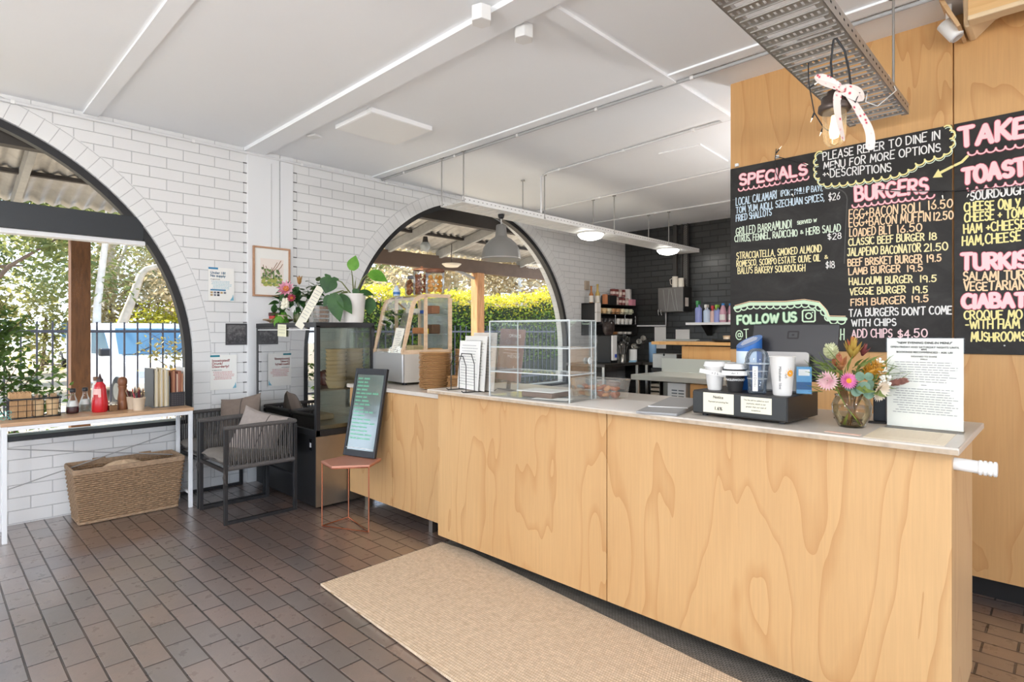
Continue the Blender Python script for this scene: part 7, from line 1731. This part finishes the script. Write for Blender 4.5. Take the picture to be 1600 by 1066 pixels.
# ================================================================ outside: verandah, fence, cars, trees, hedge
m_, nt, b_ = nm('ground_outside'); f_ = noise(nt, coord(nt), .5, 5, .6); nt.links.new(ramp(nt, f_, (.3, rgb(186, 178, 166)), (.7, rgb(212, 202, 184))), b_.inputs['Base Color']); b_.inputs['Roughness'].default_value = .9
g_ = MB().box(-70, -5.55, -45, 60, -.2, -.06, 1).box(-5.55, 30, -45, -5.1, -.2, -.06).box(4.1, 30, -5.1, 60, -.2, -.06)
tag(g_.build('ground', [m_, mat('car_park_gravel', (158, 142, 118), .9, noise=.12, nscale=.8)]), kind='structure')
tag(MB().box(-8.0, -5.55, -8, 14, -.06, -.01).build('verandah_paving', mat('paving', (176, 166, 152), .8, noise=.08, nscale=6)), kind='structure')
vr = thing('verandah', 'verandah with a corrugated iron roof on timber posts outside the arches', 'verandah', (-6.5, 3.0, 0)); M_raft = mat('rafter_grey', (166, 164, 160), .7, noise=.1, nscale=14); M_vdark = mat('verandah_dark', (62, 56, 52), .6)
M_post = wood_mat('post_timber', (222, 164, 112), (184, 126, 80), (6, 6, .8), .7, 3); M_postd = wood_mat('post_timber_shaded', (126, 84, 50), (92, 60, 36), (9, 9, 1.5), .7, 4)  # darker copy of the post timber: shade put into the left post's colour
m_, nt, b_ = nm('corrugated_iron'); f_ = noise(nt, coord(nt), 5, 4, .6); nt.links.new(ramp(nt, f_, (.3, rgb(168, 164, 160)), (.7, rgb(206, 202, 196))), b_.inputs['Base Color']); b_.inputs['Metallic'].default_value = .15; b_.inputs['Roughness'].default_value = .42
XE, ZE, XI, ZI = -7.75, 2.70, -5.56, 3.14; ny = 330; Y0, Y1 = -6.0, 13.0; q = MB()
q.grid(lambda u, v: (XE + (XI - XE) * v + 6.5, Y0 + (Y1 - Y0) * u - 3.0, ZE + (ZI - ZE) * v + .016 * math.sin(2 * pi * (Y0 + (Y1 - Y0) * u) / .127)), ny * 3, 3); q.build('roof_sheet', m_, vr, solid=.002)
sl = (ZI - ZE) / (XI - XE)
for y in (-4.2, -1.9, .66, 2.9, 5.05, 6.05, 8.0, 10.2):
    a = Vector((XE + .12 + 6.5, y - 3, ZE + .12 * sl - .09)); b = Vector((XI + 6.5, y - 3, ZI - .09)); MB().bar(a, b, .055, .13).build('rafter', M_raft, vr)
for x in (-6.15, -6.95): MB().box(x - .03 + 6.5, x + .03 + 6.5, Y0 - 3, Y1 - 3, ZE + (x - XE) * sl - .055, ZE + (x - XE) * sl - .017).build('purlin', M_vdark, vr)
MB().box(-7.67 + 6.5, -7.55 + 6.5, Y0 - 3, Y1 - 3, 2.40, 2.62).build('fascia_beam', mat('fascia_brown', (104, 84, 70), .7, noise=.1, nscale=8), vr)
MB().box(-5.66 + 6.5, -5.56 + 6.5, Y0 - 3, Y1 - 3, 2.72, 2.90).build('wall_plate', M_vdark, vr)
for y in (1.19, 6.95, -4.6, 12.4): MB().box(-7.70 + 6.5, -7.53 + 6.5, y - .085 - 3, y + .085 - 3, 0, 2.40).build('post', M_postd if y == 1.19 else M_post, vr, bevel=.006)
for y, s in ((6.95, -1),): MB().bar((-7.6 + 6.5, y - 3 + s * .1, 2.30), (-7.6 + 6.5, y - 3 + s * .6, 2.44), .05, .04).build('brace', M_raft, vr)
l = thing('flood_light', 'small dome flood light under a verandah rafter', 'light', (-6.75, 5.13, 2.60)); MB().ball((0, 0, 0), .075, 16).build('dome', glass('dome_glass', (230, 230, 226), 1, fog=.4), l); MB().cyl((0, 0, .03), (0, .0, .14), .05, .03, n=12).build('mount', M_vdark, l)
l = thing('reflection_oval', 'added white oval imitating the reflection of a round light in the arch glass', 'reflection', (-6.9, 5.75, 2.40)); MB().lathe([(.001, -.05), (.10, -.04), (.15, 0), (.15, .01), (.001, .03)], 28).build('shade', mat('reflection_white', (240, 226, 206), .5), l); MB().cyl((0, 0, .03), (0, 0, .32), .006, n=6).build('stem', M_vdark, l)  # added oval and stem, standing in for the round light's reflection in the glass
# picket fence
fc = thing('picket_fence', 'black steel picket fence between the verandah and the car park', 'fence', (-10.4, 3.0, 0)); M_fence = mat('fence_black', (62, 62, 70), .45); yb, ye = -4.4, 12.4; n = 98
for z in (.18, 1.36): MB().box(-.02, .02, yb - 3, ye - 3, z - .02, z + .02).build('rail', M_fence, fc)
for i in range(n): y = yb + (ye - yb) * i / (n - 1) - 3; MB().box(-.011, .011, y - .011, y + .011, 0, 1.50).build('picket', M_fence, fc)
# white van
def car(label, loc, rz, kind='van'):
    c = thing(kind, label, 'car', loc, rz); M_carw = mat('car_white', (236, 238, 240), .25, spec=.6); M_cg = mat('car_glass', (84, 112, 126), .25, spec=.25)
    # front faces +x; profile in x-z, width along y
    W = .90; low = [(-2.4, .35), (2.1, .35), (2.2, .55), (2.15, .85), (1.75, 1.02), (1.05, 1.12), (.55, 1.78), (.2, 1.90), (-2.3, 1.92), (-2.45, 1.6)]
    Mx = Matrix(((1, 0, 0, 0), (0, 0, 1, 0), (0, 1, 0, 0), (0, 0, 0, 1)))
    MB().prism(low, -W, W, 0, Mx).build('body', M_carw, c, bevel=.09, seg=4)
    wq = MB(); wq.quad((1.06, -W + .10, 1.135), (1.06, W - .10, 1.135), (.60, W - .16, 1.745), (.60, -W + .16, 1.745)); wq.v = [(x + .035, y, z + .022) for x, y, z in wq.v]; ws_ = wq.build('windscreen', M_cg, c, solid=.01)
    k = MB()
    for y in (-.55, .15): k.tube([(1.115, y, 1.15), (.98, y + .35, 1.33)], .012, 6)
    k.build('wiper', M_black, ws_)
    for s_ in (-1, 1):
        MB().add([(.95, s_ * (W + .004), 1.15), (.5, s_ * (W + .004), 1.72), (-.3, s_ * (W + .004), 1.74), (-.3, s_ * (W + .004), 1.15)], [(0, 1, 2, 3)]).build('side_window', M_cg, c, solid=.01)
        for x in (1.45, -1.6): MB().cyl((x, s_ * (W - .12), .33), (x, s_ * (W + .03), .33), .33, n=28).cyl((x, s_ * (W + .031), .33), (x, s_ * (W + .04), .33), .19, n=20, mi=1).build('wheel', [mat('tyre', (30, 30, 30), .7), M_steel], c)
        MB().box(2.05, 2.19, s_ * .62 - .16, s_ * .62 + .16, .66, .82).build('headlight', mat('headlight', (200, 206, 210), .15), c, bevel=.02)
        MB().box(.95, 1.12, s_ * (W + .12) - .09, s_ * (W + .12) + .09, 1.12, 1.30).build('mirror', M_black, c, bevel=.03)
    MB().box(2.12, 2.21, -.45, .45, .62, .76).build('grille', M_black, c, bevel=.01)
    return c
car('white van facing the fence, its blue-tinted windscreen behind the pickets', (-14.6, 3.45, -.06), R(4)).scale = (1, 1, .84)
car('white car parked farther left behind the timber post', (-30, 4.7, -.06), R(3), 'car')
# climbing plant by the left window edge and creeper on the fence
rn = random.Random(41)
M_vine = leaf_mat('vine_green', (58, 84, 36), (96, 124, 52), (140, 158, 74), .4, 3); M_creep = leaf_mat('creeper', (120, 116, 60), (168, 150, 90), (188, 130, 120), .4, 3); M_twig = mat('twig', (92, 66, 50), .8)
def climber(name, label, loc, boxes, n, size, m, seed, stems):
    t = thing(name, label, 'climbing plant', loc); rn = random.Random(seed); st = MB()
    for i in range(stems):
        (cx, cy, cz), (rx, ry, rz) = boxes[i % len(boxes)]; p = [(rn.uniform(-.1, .1), rn.uniform(-.25, .25), 0)]; N = 6
        for k in range(1, N + 1): p.append((p[0][0] + (cx + rn.uniform(-rx, rx) - p[0][0]) * k / N + rn.uniform(-.03, .03), p[0][1] + (cy + rn.uniform(-ry, ry) - p[0][1]) * k / N + rn.uniform(-.04, .04), (cz + rz) * k / N))
        st.tube(p, [.008 - .001 * k for k in range(N + 1)], 5)
    st.build('stems', M_twig, t); g = MB(); foliage(g, boxes, n, size, rn, .2); g.build('leaves', m, t); return t
climber('climbing_plant', 'bushy green climbing plant outside the left end of the window', (-6.6, .33, 0), [((0, .0, 1.15), (.22, .36, .55)), ((.0, -.18, .8), (.2, .3, .5)), ((0, .12, 1.35), (.15, .3, .25)), ((0, -.3, 1.5), (.15, .15, .45)), ((0, .35, .8), (.12, .28, .45))], 2300, .075, M_vine, 3, 14)
pl_ = MB().box(-6.85, -6.35, -.15, .85, 0, .42); tag(pl_.build('planter_box', mat('planter_grey', (120, 116, 110), .8), bevel=.01), 'grey planter box below the climbing plant', 'planter')
climber('creeper', 'sparse pinkish creeper twining on the fence right of the timber post', (-10.3, 3.0, 0), [((.05, -.35, 1.0), (.1, .42, .4)), ((.05, .2, 1.15), (.1, .4, .3)), ((.05, .0, .6), (.1, .5, .4)), ((.05, .9, 1.2), (.1, .35, .2))], 420, .09, M_creep, 9, 12)
climber('low_shrub', 'low reddish shrub at the foot of the fence behind the pepper mill', (-8.6, 2.35, 0), [((0, 0, .55), (.25, .35, .35))], 260, .10, leaf_mat('low_leaf', (110, 120, 60), (176, 140, 80), (150, 96, 80), .35, 4), 5, 6)
# gum trees
M_bark = mat('gum_bark', (206, 192, 176), .8, noise=.16, nscale=5); M_barkd = mat('dark_bark', (124, 104, 90), .9, noise=.2, nscale=6)
M_gum = [leaf_mat('gum_leaf_a', (92, 106, 56), (140, 144, 84), (176, 172, 120), .45, 1.2), leaf_mat('gum_leaf_b', (120, 128, 74), (164, 160, 104), (196, 188, 140), .45, 1.2), leaf_mat('gum_leaf_c', (78, 92, 56), (116, 122, 76), (150, 148, 100), .4, 1.2), leaf_mat('dry_leaf', (170, 150, 112), (200, 182, 146), (150, 136, 96), .4, 1.2)]
def tree(label, loc, trunk, crown, n, size, lm, bark, r=.22, seed=1):
    t = thing('gum_tree', label, 'tree', loc); rn = random.Random(seed)
    k = MB(); k.tube(trunk, [r * (1 - .7 * i / (len(trunk) - 1)) for i in range(len(trunk))], 10)
    for c, rad in crown[:7]:
        b0 = Vector(trunk[-2]).lerp(Vector(trunk[-1]), rn.random()); mid = b0.lerp(Vector(c), .5) + Vector((0, 0, .3)); k.tube([b0, mid, Vector(c)], [r * .35, r * .22, r * .08], 6)
    k.build('trunk', bark, t); g = MB(); foliage(g, crown, n, size, rn, .25); g.build('foliage', lm, t)
rn = random.Random(6)
def crown(cx, cy, cz, w, h_, k, seed):
    rn = random.Random(seed); return [((cx + rn.uniform(-w, w), cy + rn.uniform(-w, w), cz + rn.uniform(-h_, h_)), (rn.uniform(.8, 1.6), rn.uniform(.9, 1.8), rn.uniform(.6, 1.2))) for _ in range(k)]
tree('pale-trunked gum tree with a long bent trunk seen right of the timber post', (-19.0, 3.8, 0), [(0, -.1, 0), (0, .0, .9), (0, .14, 1.6), (0, .39, 2.33), (0, .58, 2.97), (0, .72, 3.15), (0, .95, 3.24), (0, 1.6, 3.4), (0, 2.3, 3.9)], crown(.3, 2.6, 5.6, 2.0, 1.2, 14, 1), 5200, .22, M_gum[0], M_bark, .15, 1)
tree('slender pale gum tree beside the timber post', (-17.0, 2.95, 0), [(0, 0, 0), (.05, .05, 2), (.1, .25, 4), (.1, .3, 6), (.1, .5, 8)], crown(0, .6, 6.2, 2.2, 1.8, 14, 2), 5200, .20, M_gum[1], M_bark, .10, 2)
tree('broad bright green tree beyond the climbing plant', (-19.5, .5, 0), [(0, 0, 0), (0, .1, 1.5), (.1, 0, 3)], crown(0, 0, 4.2, 2.4, 1.9, 18, 3), 7600, .20, M_gum[0], M_barkd, .25, 3)
tree('tall grey-green gum tree at the left edge of the window', (-24, -2.2, 0), [(0, 0, 0), (0, .2, 3), (.1, .1, 6)], crown(0, 0, 6.8, 3.0, 2.6, 16, 4), 6000, .25, M_gum[2], M_barkd, .3, 4)
tree('dark-trunked tree with dry brown foliage behind the white van', (-21, 7.9, 0), [(0, 0, 0), (0, .1, 1.5), (.1, .6, 3.0), (.2, .9, 5)], crown(0, .3, 3.9, 2.2, 1.6, 18, 5), 6500, .21, M_gum[3], M_barkd, .34, 5)
tree('distant gum tree above the van', (-29, 5.5, 0), [(0, 0, 0), (0, 0, 3), (0, .2, 7)], crown(0, 0, 5.8, 3.6, 3.0, 20, 6), 8000, .27, M_gum[1], M_bark, .3, 6)
tree('distant dense tree closing the view behind the car park', (-31, 10.5, 0), [(0, 0, 0), (0, 0, 3), (0, .2, 6)], crown(0, 0, 5.0, 3.8, 3.0, 20, 7), 8000, .28, M_gum[2], M_barkd, .3, 7)
tree('low yellow-green shrub tree at the fence behind the van', (-23.5, 5.9, 0), [(0, 0, 0), (0, 0, .9), (.1, 0, 1.6)], crown(0, 0, 1.5, .8, .5, 7, 8), 2200, .16, leaf_mat('yellow_shrub', (150, 150, 40), (196, 190, 60), None, .45, 1.5), M_barkd, .12, 8)
M_bush = [leaf_mat('bush_olive', (124, 128, 70), (168, 164, 104), (204, 196, 150), .45, 1.0), leaf_mat('bush_tan', (150, 136, 96), (190, 176, 134), (214, 204, 170), .45, 1.0)]
def bush(label, x, y0, y1, h_, n, m, seed):
    t = thing('shrub', label, 'shrub', (x, (y0 + y1) / 2, 0)); rn = random.Random(seed); k = max(3, int((y1 - y0) / 1.3)); cs = []
    for i in range(k): cs.append(((rn.uniform(-.8, .8), (i + .5) / k * (y1 - y0) - (y1 - y0) / 2, h_ * rn.uniform(.42, .6)), (rn.uniform(.8, 1.3), rn.uniform(.9, 1.4), h_ * rn.uniform(.42, .6))))
    st = MB()
    for c, r_ in cs: st.tube([(c[0], c[1], 0), (c[0] + .1, c[1] + .1, c[2])], .05, 6)
    st.build('stems', M_barkd, t); g = MB(); foliage(g, cs, int(n * 1.4), .24, rn, .3); g.build('foliage', m, t)
bush('long bank of olive scrub behind the car park, left of the timber post', -25, -7.5, 3.6, 4.4, 6500, M_bush[0], 71)
bush('bank of dry tan scrub behind the white van', -25.5, 4.2, 13, 4.6, 6000, M_bush[1], 72)
bush('distant scrub behind the hedge, left of the verandah post', -21, 14, 22, 4.4, 5000, M_bush[1], 73)
bush('distant scrub behind the hedge, right of the verandah post', -19.5, 22.5, 31, 4.6, 5000, M_bush[1], 74)
tree('tree of pale twiggy foliage behind the hedge, left of the verandah post', (-17.5, 14.2, 0), [(0, 0, 0), (0, .1, 2), (.1, .1, 4)], crown(0, 0, 4.0, 2.6, 2.0, 18, 9), 4200, .26, M_gum[3], M_bark, .22, 9)
tree('grey twiggy tree behind the hedge, right of the verandah post', (-16.0, 18.6, 0), [(0, 0, 0), (0, .1, 2), (.1, .2, 4.5)], crown(0, 0, 4.2, 2.6, 2.2, 18, 10), 4200, .26, M_gum[3], M_bark, .2, 10)
tree('distant grey-brown tree seen above the hedge', (-24, 22, 0), [(0, 0, 0), (0, 0, 3), (0, 0, 6)], crown(0, 0, 4.6, 4.2, 2.8, 20, 11), 4200, .40, M_gum[3], M_bark, .3, 11)
tree('tree far left outside the window', (-16, -5.5, 0), [(0, 0, 0), (0, 0, 2.5), (0, .2, 5)], crown(0, 0, 5.2, 2.8, 2.2, 16, 12), 3600, .30, M_gum[0], M_bark, .25, 12)
tree('far tree between the two arches', (-22, 12.5, 0), [(0, 0, 0), (0, 0, 2.5), (0, .2, 5)], crown(0, 0, 4.2, 3.4, 2.4, 18, 13), 4000, .34, M_gum[1], M_bark, .25, 13)
o = MB().box(-.06, .06, -.06, .06, 0, 4.6); tag(o.build('sign_pole', mat('pole_white', (220, 218, 214), .5), None, (-15.4, 16.3, 0)), 'pale pole rising behind the hedge', 'pole')
o = thing('street_sign', 'white rectangular sign board above the hedge', 'sign', (-15.2, 15.6, 2.55)); MB().box(-.02, .02, -.55, .55, 0, .26).build('board', mat('sign_white', (232, 232, 230), .5), o); MB().box(-.03, .03, -.03, .03, -2.6, 0).build('sign_post', M_steel, o)
# hedge, clipped but rising at its right end
h = thing('hedge', 'clipped hedge with bright yellow new growth on top outside the right arch', 'hedge', (-10.9, 13, 0)); rn = random.Random(17)
def htop(y): return 2.25 + (.25 * max(0, (y - 11.6)) ** 1.3 if y > 11.6 else 0)
core = MB()
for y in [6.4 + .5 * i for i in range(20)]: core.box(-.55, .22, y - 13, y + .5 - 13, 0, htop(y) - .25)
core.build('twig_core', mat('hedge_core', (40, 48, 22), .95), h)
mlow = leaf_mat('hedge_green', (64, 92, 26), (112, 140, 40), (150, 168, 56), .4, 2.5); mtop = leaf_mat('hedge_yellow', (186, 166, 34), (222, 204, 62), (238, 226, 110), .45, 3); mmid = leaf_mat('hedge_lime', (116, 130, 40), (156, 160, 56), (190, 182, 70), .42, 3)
parts = [MB(), MB(), MB()]
for i in range(17000):
    y = rn.uniform(6.4, 16.4); H = htop(y) + .10 * math.sin(y * 5.1) * math.sin(y * 2.3 + 1); top = rn.random() < .22
    if top: x, z = rn.uniform(-.55, .35), H + rn.uniform(-.10, .08)
    else: z = rn.uniform(.25, 1) * H; x = .30 + rn.uniform(-.14, .10) - .1 * (z / H) ** 4
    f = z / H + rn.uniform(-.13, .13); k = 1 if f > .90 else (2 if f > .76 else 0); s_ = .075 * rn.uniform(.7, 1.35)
    Mx = Matrix.Translation((x, y - 13, z)) @ Euler((rn.uniform(-1.3, 1.3), rn.uniform(-1.3, 1.3), rn.uniform(0, 6.28))).to_matrix().to_4x4()
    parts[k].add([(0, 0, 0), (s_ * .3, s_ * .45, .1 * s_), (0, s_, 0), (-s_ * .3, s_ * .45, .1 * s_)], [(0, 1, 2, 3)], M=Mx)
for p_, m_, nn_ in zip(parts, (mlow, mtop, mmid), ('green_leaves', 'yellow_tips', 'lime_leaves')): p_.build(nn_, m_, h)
bpy.context.view_layer.update()
